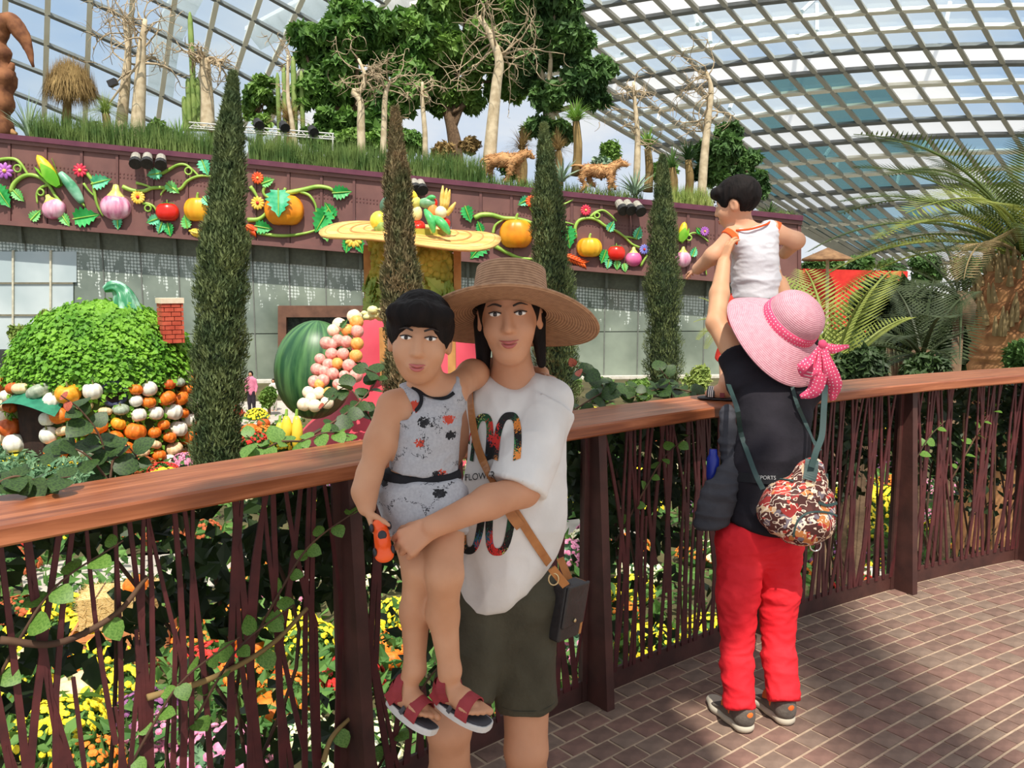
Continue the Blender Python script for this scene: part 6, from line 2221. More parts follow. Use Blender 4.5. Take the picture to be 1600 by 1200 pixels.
def mound(col, p, r):
 if col not in mound_me:
  a, b = mound_proto(col)
  o = obj('flower_mound', a, m_grey if col in ('cream', 'pink') else m_green)
  f = obj('blossoms', b, mat('blossom_' + col, *FC[col], rough=0.7, scale=8), o)
  f.matrix_parent_inverse = Matrix.Identity(4)
  f['kind'] = 'stuff'
  mound_me[col] = (o.data, f.data)
 else:
  o = bpy.data.objects.new('flower_mound', mound_me[col][0]); COL.objects.link(o)
  f = bpy.data.objects.new('blossoms', mound_me[col][1]); COL.objects.link(f); f.parent = o
  f['kind'] = 'stuff'
 o.location = tuple(float(v) for v in p); o.scale = (r, r, r * g.uniform(0.85, 1.3)); o.rotation_euler = (0, 0, g.uniform(0, 6))
 q = proj(p)
 zc = 'at far left' if q[0] < 180 else 'left of the boy' if q[0] < 560 else 'behind the couple' if q[0] < 900 else 'between the two women' if q[0] < 1120 else 'behind the red trousers' if q[0] < 1260 else 'at far right'
 zr = 'above the handrail' if p[1] > 19 else 'through upper slats' if p[1] > 13 else 'through middle slats' if p[1] > 10 else 'through lower slats'
 tag(o, ('small' if r < .36 else 'broad' if r > .46 else 'round') + ' mound of ' + col + ' chrysanthemums seen ' + zr + ' ' + zc, 'flowers', col + ' flower mounds in the field')
# where the photo shows strong colour, then a scatter that fills the field
hot = [(90, 1150, 'yellow', .5), (20, 1080, 'yellow', .5), (140, 1100, 'yellow', .5), (70, 1060, 'orange', .4), (160, 1030, 'yellow', .45), (60, 1010, 'yellow', .5), (120, 1000, 'yellow', .5), (30, 960, 'rust', .4), (180, 1090, 'yellow', .45), (90, 960, 'yellow', .4),
 (230, 1120, 'purple', .4), (250, 1160, 'pink', .35), (170, 985, 'yellow', .4), (300, 1010, 'orange', .4), (350, 980, 'orange', .4), (330, 1040, 'red', .35), (390, 1060, 'orange', .4), (455, 995, 'yellow', .45), (480, 1010, 'yellow', .45), (450, 1100, 'orange', .4),
 (470, 1150, 'cream', .3), (620, 970, 'yellow', .4), (620, 1010, 'orange', .35), (430, 790, 'yellow', .5), (450, 790, 'red', .4), (395, 740, 'yellow', .5), (405, 765, 'red', .4), (30, 735, 'yellow', .5), (60, 748, 'yellow', .5), (110, 745, 'yellow', .5), (20, 755, 'yellow', .5),
 (200, 722, 'cream', .6), (235, 715, 'cream', .6), (265, 712, 'cream', .6), (215, 735, 'rust', .5), (190, 742, 'rust', .5), (150, 735, 'red', .45), (130, 748, 'yellow', .45), (170, 725, 'red', .4), (290, 728, 'pink', .4), (255, 738, 'red', .4), (120, 715, 'orange', .4), (40, 710, 'orange', .3),
 (370, 690, 'rust', .5), (395, 690, 'red', .45), (415, 680, 'orange', .45), (440, 700, 'yellow', .5), (985, 930, 'yellow', .4), (970, 965, 'orange', .3), (1000, 900, 'cream', .4), (1110, 990, 'yellow', .4), (1090, 870, 'orange', .4), (1110, 870, 'cream', .4), (1340, 780, 'yellow', .5), (1360, 800, 'yellow', .5),
 (1330, 810, 'yellow', .5), (1390, 790, 'yellow', .5), (1350, 830, 'yellow', .45), (1375, 690, 'yellow', .5), (1400, 680, 'orange', .4), (1300, 900, 'orange', .4), (1340, 920, 'red', .35), (1480, 840, 'yellow', .5), (1510, 850, 'yellow', .5), (1465, 815, 'pink', .4), (1590, 780, 'yellow', .6), (1590, 700, 'yellow', .5), (1540, 760, 'pink', .4),
 (930, 840, 'pink', .4), (920, 850, 'cream', .4), (880, 690, 'orange', .4), (920, 690, 'orange', .5), (985, 670, 'red', .4)]
put = []
for px, py, c, r in hot:
 p = PZ(px, py, GZ + 0.1)
 if p[1] < 40:
  mound(c, p, r); put.append((p[:2], r))
fill = ['yellow', 'orange', 'red', 'cream', 'rust', 'purple', 'yellow', 'pink', 'cream']
cnt = 0
for _ in range(2500):
 py = 600 + 620 * g.random() ** 1.25; px = g.uniform(-150, 1750)
 if py < 640: continue
 p = PZ(px, py, GZ + 0.05)
 r = g.uniform(0.3, 0.55)
 if np.hypot(p[0] - hx, p[1] - hy) < RW + 0.6 or np.hypot(p[0] - cxx, p[1] - FY - 1.4) < 4.2: continue
 if 30 < px < 1000 and abs(py - (905 - 0.085 * px)) < 30: continue
 if any(np.hypot(*(p[:2] - q)) < (r + s_) * 0.9 for q, s_ in put): continue
 put.append((p[:2], r)); mound(fill[int(g.integers(len(fill)))], p, r); cnt += 1
 if cnt > 170: break
# green ground cover between the mounds
n = 9000
pys = 640 + 560 * g.random(n) ** 1.2; pxs = g.uniform(-150, 1750, n)
C = np.array([PZ(a, b, GZ + 0.12) for a, b in zip(pxs, pys)]); C[:, 2] += g.uniform(-0.1, 0.28, n)
dd = rnd_dirs(n, g); dd[:, 2] = np.abs(dd[:, 2])
o = obj('ground_cover', leaves(C, dd, rnd_dirs(n, g) + np.array([0, 0, 1]), g.uniform(0.15, 0.38, n), 0.13), m_green)
tag(o, 'green leafy ground cover between the flower mounds', 'plants', None, 'stuff')
n = 5000
pxs = g.uniform(-60, 190, n); pys = 668 + 95 * g.random(n)
C = np.array([PZ(a, b, GZ + 0.3) for a, b in zip(pxs, pys)]); C[:, 2] += g.uniform(-0.2, 0.35, n)
dd = rnd_dirs(n, g); dd[:, 2] = np.abs(dd[:, 2])
o = obj('blue_green_plants', leaves(C, dd, rnd_dirs(n, g) + np.array([0, 0, 1]), 0.24, 0.10), m_grey)
tag(o, 'blue green leafy bed left of the leaf-roofed house', 'plants', None, 'stuff')

# pumpkins lying in the beds
for i, (px, py, r, c, lb) in enumerate([(212, 914, .16, 'orange', 'orange pumpkin on top of the hay bale'), (246, 970, .13, 'white', 'white ribbed pumpkin on the corner of wooden crate'), (160, 938, .10, 'beige', 'small pale pumpkin beside the hay bale'),
          (310, 985, .2, 'orange', None), (335, 960, .17, 'orange', None), (355, 1000, .2, 'orange', None), (380, 970, .2, 'orange', None), (395, 1010, .22, 'orange', None), (325, 1020, .15, 'deep orange', None), (270, 1000, .14, 'white', None), (120, 1085, .3, 'beige', None), (50, 1030, .2, 'beige', None),
          (15, 1010, .16, 'deep orange', None), (12, 960, .16, 'orange', None), (105, 1010, .12, 'amber', None), (440, 960, .2, 'orange', None), (450, 1060, .2, 'deep orange', None), (430, 1110, .25, 'orange', None), (610, 1030, .16, 'orange', None), (1345, 925, .25, 'orange', None), (1300, 940, .2, 'orange', None), (1365, 900, .2, 'white', None),
          (390, 674, .3, 'orange', 'round orange pumpkin right of the foot of tallest cypress'), (412, 662, .22, 'deep orange', 'striped dark pumpkin left of the yellow gourds'), (880, 700, .25, 'orange', None), (1180, 850, .25, 'white', None), (1255, 980, .2, 'orange', None)]):
 zz = GZ + r * 0.75
 if i == 0: zz = GZ + 0.98
 if i == 1: zz = GZ + 0.55
 pumpkin(c, PZ(px, py, zz), r, 0.8, (g.normal(0, .15), g.normal(0, .15)), lb or (c + ' pumpkin lying among the flowers below the railing'), (c + ' pumpkins in the flower field'), g.uniform(0, 6))
# hay bale on a crate
m_hay = mat('hay', (204, 168, 100), (234, 206, 148), rough=0.95, scale=30, detail=6, stretch=(1, 1, 6), bump=0.5)
m_crate = mat('crate_wood', (190, 120, 74), (212, 144, 94), rough=0.8, scale=4, stretch=(1, 1, 6))
hb = PZ(195, 975, GZ + 0.45)
crate = thing('wooden_crate', 'wooden slatted crate under the hay bale behind the railing', 'crate', (hb[0], hb[1], GZ))
for k in range(5):
 for s_, ln in ((0, 1.15), (1, 0.75)):
  bb = box(ln, 0.03, 0.085, (0, 0, 0.05 + 0.1 * k))
  for sg in (-1, 1):
   M = T(hb[0], hb[1], GZ, rz=0.25 + s_ * math.pi / 2) @ T(0, sg * (0.36 if s_ == 0 else 0.56), 0)
   obj('plank', xf(bb, M), m_crate, crate)
bale = thing('hay_bale', 'golden hay bale behind the left part of the railing', 'hay bale', (hb[0], hb[1], GZ + 0.5))
bm = box(0.85, 0.55, 0.42, (0, 0, 0.2))
Mh = T(hb[0] - 0.05, hb[1], GZ + 0.5, rz=0.25)
obj('bale_body', xf(bm, Mh), m_hay, bale)
n = 1500
C = np.stack([g.uniform(-.43, .43, n), g.uniform(-.29, .29, n), g.uniform(0, .42, n)], -1)
ax_ = g.integers(0, 3, n)
for i in range(n):
 lim = (.43, .28, .21)[ax_[i]]
 C[i, ax_[i]] = (lim if g.random() < 0.6 else -lim) + (0.2 if ax_[i] == 2 else 0)
obj('straws', xf(leaves(C, rnd_dirs(n, g) + np.array([1, 0, 0]), rnd_dirs(n, g), 0.16, 0.008), Mh), m_hay, bale)['kind'] = 'stuff'
for x in (-0.22, 0.22):
 obj('twine', xf(tube([[x, -.285, 0], [x, -.285, .42], [x, .285, .42], [x, .285, 0]], 0.008, 5), Mh), m_bark, bale)
# yellow gourds by the watermelon
m_gourd = mat('gourd_yellow', (234, 196, 40), (248, 220, 84), rough=0.4, scale=2)
for (a, b, r, lb) in (((447, 650), (445, 690), 9, 'left yellow gourd below the giant watermelon'), ((463, 650), (462, 700), 9, 'right yellow gourd below the giant watermelon'), ((437, 660), (432, 690), 8, 'leftmost short yellow gourd below the giant watermelon')):
 Y = 19.0
 pa, pb = P(*a, Y), P(*b, Y)
 t = thing('gourd', lb, 'gourd', pb, 'yellow gourds below the watermelon')
 u = np.linspace(0, 1, 10)
 obj('body', tube(spline([pa, (pa + pb) / 2 + np.array([.03, 0, 0]), pb], 10), r * Y / FPX * np.sin(np.pi * (0.06 + 0.86 * u)) ** 0.6, 12), m_gourd, t, True)
 obj('stem', tube([pa, pa + np.array([0.02, 0, 0.16])], [0.04, 0.03], 6), m_vine, t)

# ================================================================== climbing vines on the railing
m_vl = mat('vine_leaf', (34, 58, 24), (66, 96, 40), rough=0.5, scale=12, trans=0.25)
m_vl2 = mat('vine_leaf_light', (84, 128, 48), (122, 162, 74), rough=0.5, scale=12, trans=0.3)
m_vstem = mat('vine_stem', (66, 44, 34), (98, 72, 52), rough=0.85)
m_vred = mat('vine_tip_red', (150, 62, 46), (176, 92, 62), rough=0.5)
def rail_leaf(L):
 rows = [(0, 0.0), (0.30, 0.10), (0.46, 0.32), (0.42, 0.58), (0.24, 0.82), (0, 1.0)]
 V = []
 for w, y in rows:
  dz = -0.25 * (y - 0.4) ** 2
  V += [[-w * L, y * L, (0.10 * w + dz) * L], [0, y * L, dz * L], [w * L, y * L, (0.10 * w + dz) * L]]
 F = []
 for i in range(5):
  for k in (0, 1):
   F.append([3 * i + k, 3 * i + k + 1, 3 * i + k + 4, 3 * i + k + 3])
 return mk(V, F)
vl_me = {}
nleaf = [0]
def put_leaf(parent, p, d, nrm_, L, m):
 if nleaf[0] >= 298:
  return None
 nleaf[0] += 1
 y = nrm(d); x = nrm(np.cross(y, nrm_)); z = np.cross(x, y)
 M = frame(p, x * L, y * L, z * L)
 if m.name not in vl_me:
  o = obj('leaf', rail_leaf(1.0), m, None, True)
  vl_me[m.name] = o.data
  o.parent = parent
 else:
  o = bpy.data.objects.new('leaf', vl_me[m.name]); COL.objects.link(o); o.parent = parent
 o.matrix_parent_inverse = Matrix.Translation(-Vector(parent.location))
 o.matrix_basis = Matrix([list(r) for r in M])
def spray(label, pts, nl, L, m, seed, r=0.004, tipred=0, up=0.3):
 """a shoot along world points with leaves on both sides"""
 g = np.random.default_rng(seed)
 P_ = spline(pts, 20)
 t = thing('climbing_vine', label, 'vine', P_[0], 'climbing vines on the railing')
 obj('stem', tube(P_, np.linspace(r, r * 0.4, 20), 6), m_vstem, t, True)
 for k in range(nl):
  i = int(2 + 17 * (k + 0.5) / nl)
  tg = nrm(P_[min(i + 1, 19)] - P_[i - 1])
  sd = nrm(np.cross(tg, (0, -0.5, 0.8))) * (1 if k % 2 else -1)
  d = sd + tg * 0.4 + g.normal(0, 0.3, 3) + np.array([0, 0, -0.15])
  nn = np.array([g.normal(0, .4), -0.7 + g.normal(0, .3), 0.8])
  put_leaf(t, P_[i], d, nn, L * g.uniform(0.7, 1.25) * (.55 if k >= nl - tipred else 1), m_vred if k >= nl - tipred else m)
 return t
def RW3(px, py, off):
 """point behind the handrail: seen at (px,py), off metres beyond the rail's walkway edge"""
 d = ray(px, py)
 for s in np.linspace(0.3, 12, 600):
  q = np.array([d[0] * s, d[1] * s])
  y = np.polyval(_cx, q[0])
  if q[1] > y + off * 1.25:
   return np.array([q[0], q[1], CAMZ + d[2] * s])
 return P(px, py, 4)
spray('leafy vine shoot creeping over the handrail at far left', [RW3(-30, 770, .3), RW3(20, 745, .28), RW3(60, 750, .26), RW3(110, 745, .22)], 14, .055, m_vl, 401)
spray('tall rose-like shoot in front of the pumpkin house', [RW3(170, 760, .45), RW3(165, 720, .45), RW3(155, 680, .45), RW3(125, 640, .45), RW3(95, 618, .45)], 14, .062, m_vl, 402, .004, 2)
spray('second leafy shoot beside the rose-like shoot', [RW3(172, 755, .4), RW3(140, 715, .42), RW3(110, 700, .44), RW3(85, 705, .44)], 9, .062, m_vl, 403)
spray('right leaning leafy shoot before the pumpkin house', [RW3(172, 750, .4), RW3(180, 715, .42), RW3(215, 720, .44), RW3(195, 690, .44)], 9, .06, m_vl, 404)
spray('dark leafy shoot reaching up before the pink fruit house', [RW3(470, 690, .4), RW3(520, 660, .42), RW3(560, 630, .44), RW3(590, 590, .46), RW3(570, 575, .46)], 16, .055, m_vl, 405)
spray('leafy shoot along the handrail under the watermelon', [RW3(480, 690, .4), RW3(440, 690, .42), RW3(410, 700, .44), RW3(385, 680, .44)], 10, .06, m_vl2, 406)
spray('arching leafy shoot over the peach heap', [RW3(600, 690, .4), RW3(570, 640, .45), RW3(540, 605, .5), RW3(500, 640, .5)], 12, .055, m_vl, 407, .004, 1)
spray('small leafy shoot left of the boy', [RW3(560, 700, .35), RW3(540, 680, .36), RW3(510, 676, .36), RW3(470, 690, .36)], 9, .05, m_vl2, 408)
spray('leafy vine along the handrail right of the woman in white', [RW3(890, 645, .36), RW3(930, 620, .4), RW3(960, 605, .45), RW3(1000, 605, .45)], 14, .075, m_vl, 409)
spray('leafy vine on the handrail near the small sandal', [RW3(1110, 625, .36), RW3(1070, 610, .4), RW3(1030, 608, .42), RW3(985, 622, .42)], 14, .075, m_vl, 410)
spray('upright shoot behind the shoulder of the woman in white', [RW3(945, 640, .4), RW3(940, 600, .42), RW3(915, 585, .44), RW3(895, 570, .44)], 10, .07, m_vl, 411, .004, 2)
spray('short shoot left of the woman in pink sun hat', [RW3(1050, 625, .4), RW3(1045, 595, .42), RW3(1030, 575, .44)], 8, .07, m_vl, 412)
# ivy threading through the slats
ivy = [((640, 1110), 'ivy low beside the dark post'), ((235, 1140), 'ivy twining low on the left slats'), ((330, 1080), 'ivy across the left slats at mid height'), ((30, 1000), 'ivy at the far left slats'), ((1520, 690), 'ivy on the sunlit slats at right'), ((1430, 720), 'ivy left of the sunlit right post'), ((440, 920), 'ivy left of the boy'), ((1010, 760), 'ivy right of the middle post')]
for i, ((px, py), lb) in enumerate(ivy):
 a = RW3(px, py, .09)
 spray(lb, [a + np.array([-.12, -.02, -.22]), a, a + np.array([.08, .03, .12]), a + np.array([.2, .1, .2])], 9, .05, m_vl2, 420 + i, .005)
# woody vine stems across the slats
for i, (pp, lb) in enumerate([(((230, 1090), (330, 1060), (420, 1010), (480, 950)), 'pale woody vine crossing the slats left of the boy'), (((0, 1000), (90, 1005), (180, 960), (230, 900)), 'thin dark vine across the far left slats'), (((505, 1190), (520, 1150), (560, 1110)), 'pale vine stub low left of the dark post')]):
 q = spline([RW3(a, b, .085) for a, b in pp], 20)
 t = thing('woody_vine', lb, 'vine', q[0], 'climbing vines on the railing')
 obj('stem', tube(q, np.linspace(.009, .006, 20), 7), m_drygr if i != 1 else m_vstem, t, True)
 put_leaf(t, q[12], np.array([0.3, -.2, -.6]), np.array([0, -1, .3]), .06, m_vl2)
# hedge of dark leaves behind the slats
g = np.random.default_rng(55)
n = 11000
C, D, N = [], [], []
while len(C) < n:
 s = g.uniform(0, ARC_LEN)
 z = 1.02 - 0.55 * g.random() ** 1.3 if g.random() < 0.66 else g.uniform(-0.9, 0.6)
 dens = mnoise.noise((s * 2.2, z * 3.0, 1.7))
 if z < 0.62 and dens < 0.12: continue
 if z >= 0.62 and dens < -0.34: continue
 p, t_, n_ = rail_at(s, g.uniform(0.16, 0.52))
 C.append([p[0], p[1], z]); D.append(rnd_dirs(1, g)[0] + np.array([0, 0, -.5])); N.append(np.array([-n_[0], -n_[1], 0.7]) + rnd_dirs(1, g)[0] * 0.6)
o = obj('hedge_leaves', leaves(np.array(C), np.array(D), np.array(N), g.uniform(.045, .085, n), g.uniform(.035, .06, n), .12), mat('hedge_leaf', (26, 42, 18), (50, 74, 32), rough=.55, scale=9, trans=.2))
tag(o, 'dark climbing foliage hanging behind the railing slats', 'foliage', None, 'stuff')
ms = []
for k in range(70):
 s = g.uniform(0, ARC_LEN); p, t_, n_ = rail_at(s, g.uniform(.15, .4))
 p2, _, _ = rail_at(min(s + g.normal(0, .35), ARC_LEN), g.uniform(.15, .4))
 a = np.array([p[0], p[1], g.uniform(-.8, .3)]); b = np.array([p2[0], p2[1], g.uniform(.8, 1.05)])
 ms.append(tube(spline([a, (a + b) / 2 + g.normal(0, .06, 3), b], 8), .006, 5))
o = obj('hedge_stems', join(ms), m_vstem)
tag(o, 'tangle of thin woody stems behind the railing slats', 'foliage', None, 'stuff')

# ================================================================== people
def skin_mat(name, c1, c2):
 return mat(name, c1, c2, rough=0.55, scale=9, detail=4, spec=0.35, sub=0.08, bump=0.02, bscale=300)
m_skinM = skin_mat('skin_mother', (192, 138, 106), (204, 150, 118))
m_skinB = skin_mat('skin_boy', (192, 138, 104), (204, 152, 118))
m_skinG = skin_mat('skin_grandmother', (196, 146, 110), (208, 158, 122))
m_skinC = skin_mat('skin_child', (198, 146, 114), (210, 160, 128))
m_hair = mat('hair_black', (16, 13, 13), (28, 22, 21), rough=0.7, scale=40, stretch=(1, 1, 0.15), bump=0.3, bscale=160, spec=0.15)
m_eyew = mat('eye_white', (226, 222, 216), rough=0.25)
m_iris = mat('eye_iris', (34, 22, 16), rough=0.15)
m_lip = mat('lip', (176, 92, 88), (188, 104, 98), rough=0.4)
m_brow = mat('brow', (40, 30, 26), rough=0.8)

def hand(S, w, f, n, ts, s, curl=(0.3, 0.5, 0.4), spread=0.10, thumb=(0.6, 0.7, 0.35), tcurl=0.3, only=None):
 """a palm, four fingers of unequal length and a thumb grown from the wrist w; f towards the fingers, n out of the palm"""
 f = nrm(f); n = np.asarray(n, float); n = nrm(n - f * (n @ f)); sd = np.cross(f, n) * ts
 K = []
 for i in range(4):
  k_ = w + f * (0.50 - 0.035 * abs(i - 1.2)) * s + sd * (0.165 - 0.112 * i) * s
  K.append(k_)
  S.cap(w + sd * (0.07 - 0.045 * i) * s, k_, 0.088 * s, 0.066 * s, 0.05 * s, fl=n, flk=0.85)
 for i, ln in enumerate((0.42, 0.47, 0.43, 0.34)):
  d = nrm(f + sd * spread * (1.5 - i)); nn = nrm(n - d * (n @ d)); p = K[i]
  for j, (fr, r1, r2) in enumerate(((0.46, 0.056, 0.05), (0.30, 0.05, 0.046), (0.24, 0.046, 0.038))):
   c = curl[j] * (1 + 0.08 * (i - 1))
   d, nn = d * math.cos(c) + nn * math.sin(c), nn * math.cos(c) - d * math.sin(c)
   q = p + d * ln * fr * s
   S.cap(p, q, r1 * s, r2 * s, 0.018 * s)
   p = q
 p = w + sd * 0.12 * s + f * 0.13 * s
 d = nrm(f * thumb[0] + sd * thumb[1] + n * thumb[2])
 for j, (ln, r1, r2) in enumerate(((0.22, 0.08, 0.062), (0.17, 0.062, 0.054), (0.14, 0.054, 0.042))):
  q = p + d * ln * s
  S.cap(p, q, r1 * s, r2 * s, 0.03 * s)
  p = q
  d = nrm(d + f * tcurl * 0.6 + n * tcurl * 0.4)
 return K

def head_axes(fwd, up):
 f = nrm(fwd); u = np.asarray(up, float); u = nrm(u - f * (u @ f)); r = np.cross(f, u)
 return f, u, r

def head(S, c, fwd, up, s=1.0, ears=True, child=0.0):
 f, u, r = head_axes(fwd, up)
 M = np.stack([r, f, u], 1)
 def at(x, y, z): return c + (r * x + f * y + u * z) * s
 S.ell(at(0, -0.012, 0.026), np.array([.074, .094, .090]) * s, M, .02 * s)
 S.ell(at(0, 0.026, -0.034), np.array([.061 + .004 * child, .064, .082 - .008 * child]) * s, M, .03 * s)
 S.ell(at(0, 0.050, -0.094 + .01 * child), np.array([.031, .028, .024]) * s, M, .03 * s)
 for q in (-1, 1):
  S.ell(at(.036 * q, .058, -.030), np.array([.026, .024, .026]) * s, M, .02 * s)
  S.ell(at(.031 * q, .094, .012), np.array([.019, .010, .010]) * s, M, .010 * s, 's')
  if ears:
   S.ell(at(.076 * q, -.012, -.008), np.array([.012, .021, .032]) * s, M, .008 * s)
   S.ell(at(.087 * q, -.006, -.006), np.array([.006, .011, .018]) * s, M, .006 * s, 's')
 S.cap(at(0, .084, .016), at(0, .101, -.026), .0075 * s, .0115 * s, .012 * s)
 for q in (-1, 1):
  S.cap(at(.010 * q, .092, -.028), at(.011 * q, .090, -.030), .0075 * s, .007 * s, .008 * s)
 S.ell(at(0, .086, -.062), np.array([.024, .010, .013]) * s, M, .014 * s)
 S.cap(at(-.020, .098, -.062), at(.020, .098, -.062), .0028 * s, .0028 * s, .004 * s, 's')
 return at, M

def face_parts(t, at, M, s, smile=0.0):
 for q in (-1, 1):
  S = Sdf(); S.ell(at(.031 * q, .080, .011), np.array([.0140, .010, .0062]) * s, M)
  e = obj('eye', S.mesh(.0016, 1), m_eyew, t, True)
  S = Sdf(); S.ell(at(.031 * q, .0878, .011), np.array([.0058, .0028, .0056]) * s, M)
  obj('iris', S.mesh(.0012, 1), m_iris, e, True)
  obj('eyebrow', tube(spline([at(.014 * q, .093, .030), at(.032 * q, .090, .036), at(.050 * q, .076, .030)], 8), np.array([.0025, .003, .003, .003, .0026, .002, .0016, .001]) * s, 6), m_brow, t, True)
  obj('upper_lid', tube(spline([at(.016 * q, .086, .013), at(.031 * q, .0905, .0178), at(.047 * q, .080, .014)], 8), .0018 * s, 6), m_brow, t, True)
 lp = spline([at(-.025, .086, -.058 + .006 * smile), at(-.010, .097, -.0575), at(0, .0985, -.0590), at(.010, .097, -.0575), at(.025, .086, -.058 + .006 * smile)], 14)
 lo = spline([at(-.025, .086, -.0595 + .006 * smile), at(-.010, .095, -.067), at(0, .0965, -.0685), at(.010, .095, -.067), at(.025, .086, -.0595 + .006 * smile)], 14)
 w = np.sin(np.linspace(0.1, math.pi - 0.1, 14))
 obj('lips', join([tube(lp, .0042 * s * w + .0004, 7), tube(lo, .005 * s * w + .0004, 7)]), m_lip, t, True)

def cast(bvh, px, py, off=0.003):
 """the first point of a surface met by the sight line of a photo pixel, lifted off the surface"""
 d = Vector(ray(px, py)).normalized()
 h, n, i, dist = bvh.ray_cast(Vector((0, 0, CAMZ)), d)
 if h is None:
  return None, None
 if n.dot(d) > 0:
  n = -n
 return np.array(h + n * off), np.array(n)

def bvh_of(m):
 V, F = m
 return BVHTree.FromPolygons([tuple(v) for v in V], [tuple(int(i) for i in f) for fs in F for f in fs])

def strip_on(bvh, pts, w, off, n=40, th=0.003, fallback=None):
 """a flat band lying on a surface along photo pixels"""
 pp = spline([(a, b, 0) for a, b in pts], n)
 C, N = [], []
 for q in pp:
  h, nn = cast(bvh, q[0], q[1], off)
  if h is None:
   if fallback is None: continue
   h, nn = P(q[0], q[1], fallback), np.array([0, -1.0, 0])
  C.append(h); N.append(nn)
 C, N = np.array(C), np.array(N)
 for _ in range(4):
  C[1:-1] = (C[:-2] + C[1:-1] * 2 + C[2:]) / 4
  N[1:-1] = (N[:-2] + N[1:-1] * 2 + N[2:]) / 4
 return band(C, N, w, th)

def band(C, N, w, th=0.003):
 tg = np.gradient(C, axis=0)
 sd = np.cross(tg, N); sd /= np.linalg.norm(sd, axis=1)[:, None] + 1e-12
 N = N / (np.linalg.norm(N, axis=1)[:, None] + 1e-12)
 w = np.broadcast_to(np.asarray(w, float), (len(C),))[:, None]
 V = np.stack([C - sd * w / 2, C + sd * w / 2, C + sd * w / 2 + N * th, C - sd * w / 2 + N * th], 1).reshape(-1, 3)
 i = np.arange(len(C) - 1)[:, None] * 4
 j = np.arange(4)[None, :]
 F = np.stack([i + j, i + 4 + j, i + 4 + (j + 1) % 4, i + (j + 1) % 4], -1).reshape(-1, 4)
 e = len(V) - 4
 return mk(V, F, [[0, 1, 2, 3], [e + 3, e + 2, e + 1, e]])

def compact(m):
 V, Fs = m
 u = np.unique(np.concatenate([f.ravel() for f in Fs]))
 r = np.full(len(V), -1); r[u] = np.arange(len(u))
 return (V[u], [r[f] for f in Fs])

def fabric(name, c1, c2, bump=0.25, bscale=60, rough=0.85, **k):
 return mat(name, c1, c2, rough=rough, scale=7, detail=5, bump=bump, bscale=bscale, spec=0.2, **k)

# ------------------------------------------------------------------ mother
MY_ = 2.16
mo = thing('person', 'woman in a wide brown straw hat and white printed T-shirt carrying a boy', 'person', (P(780, 900, MY_)[0], MY_, 0))
hc = P(796, 494, 2.13)
S = Sdf()
hat_up = (-.03, 0, 1)
atM, MM = head(S, hc, (-.04, -1, -.02), (-.05, .0, 1), 1.0)
S.chain([P(798, 540, 2.16), P(801, 585, 2.18), P(805, 625, 2.19)], [.050, .050, .058], .03)
S.cap(P(772, 622, 2.19), P(842, 622, 2.19), .036, .036, .05)
# trunk under the clothes
S.chain([P(805, 660, 2.18), P(800, 760, 2.18), P(792, 900, 2.18)], [.078, .078, .085], .05, fl=(0, 1, 0), flk=.85)
# her left arm, across the boy
elb = P(817, 766, 2.04); wri = P(676, 823, 1.865)
S.chain([P(850, 640, 2.17), P(842, 700, 2.11), elb], [.044, .043, .041], .03)
S.chain([elb, P(765, 784, 1.97), wri], [.041, .040, .027], .02)
hand(S, wri, P(628, 852, 1.86) - wri, np.array([.25, 1.0, -.35]), -1, .158, (0.75, 1.15, 0.8), .05, (.75, .35, .5))
# her right arm, behind the boy
S.chain([P(752, 628, 2.2), P(700, 700, 2.24), P(668, 770, 2.2), P(660, 838, 2.06)], [.047, .044, .041, .028], .03)
hand(S, P(655, 845, 2.05), np.array([.35, -1.0, -.15]), np.array([.1, .1, 1.0]), -1, .15, (0.15, 0.35, 0.3), .12)
# legs
kneeR, kneeL = P(702, 1140, 2.03), P(822, 1172, 2.13)
footR = np.array([P(700, 1400, 2.10)[0], 2.14, .07]); footL = np.array([P(826, 1400, 2.17)[0], 2.20, .07])
S.chain([P(757, 960, 2.19), P(730, 1050, 2.12), kneeR], [.072, .058, .055], .02)
S.chain([kneeR, (kneeR * .6 + footR * .4) + np.array([0, .02, 0]), footR], [.054, .055, .034], .02)
S.chain([P(822, 960, 2.19), P(822, 1080, 2.16), kneeL], [.078, .064, .058], .03)
S.chain([kneeL, (kneeL * .6 + footL * .4) + np.array([0, .03, 0]), footL], [.056, .057, .035], .02)
for ft in (footR, footL):
 S.chain([ft + np.array([0, .04, -.03]), ft + np.array([0, -.05, -.03]), ft + np.array([.005, -.15, -.05])], [.036, .034, .024], .02)
body = obj('body', S.mesh(.0045, 1), m_skinM, mo, True)
face_parts(mo, atM, MM, 1.0, 0.7)
# hair under the hat
S = Sdf()
S.ell(atM(0, -.016, .022), np.array([.080, .095, .090]), MM, .02)
S.ell(atM(0, .085, -.035), np.array([.066, .062, .088]), MM, .02, 's')
S.half(atM(0, -.02, -.10), -MM[:, 2])
S.cap(atM(.070, -.03, -.02), atM(.078, -.035, -.15), .026, .016, .03)
S.cap(atM(-.070, -.03, -.02), atM(-.076, -.035, -.13), .022, .012, .03)
obj('hair', S.mesh(.004, 1), m_hair, mo, True)

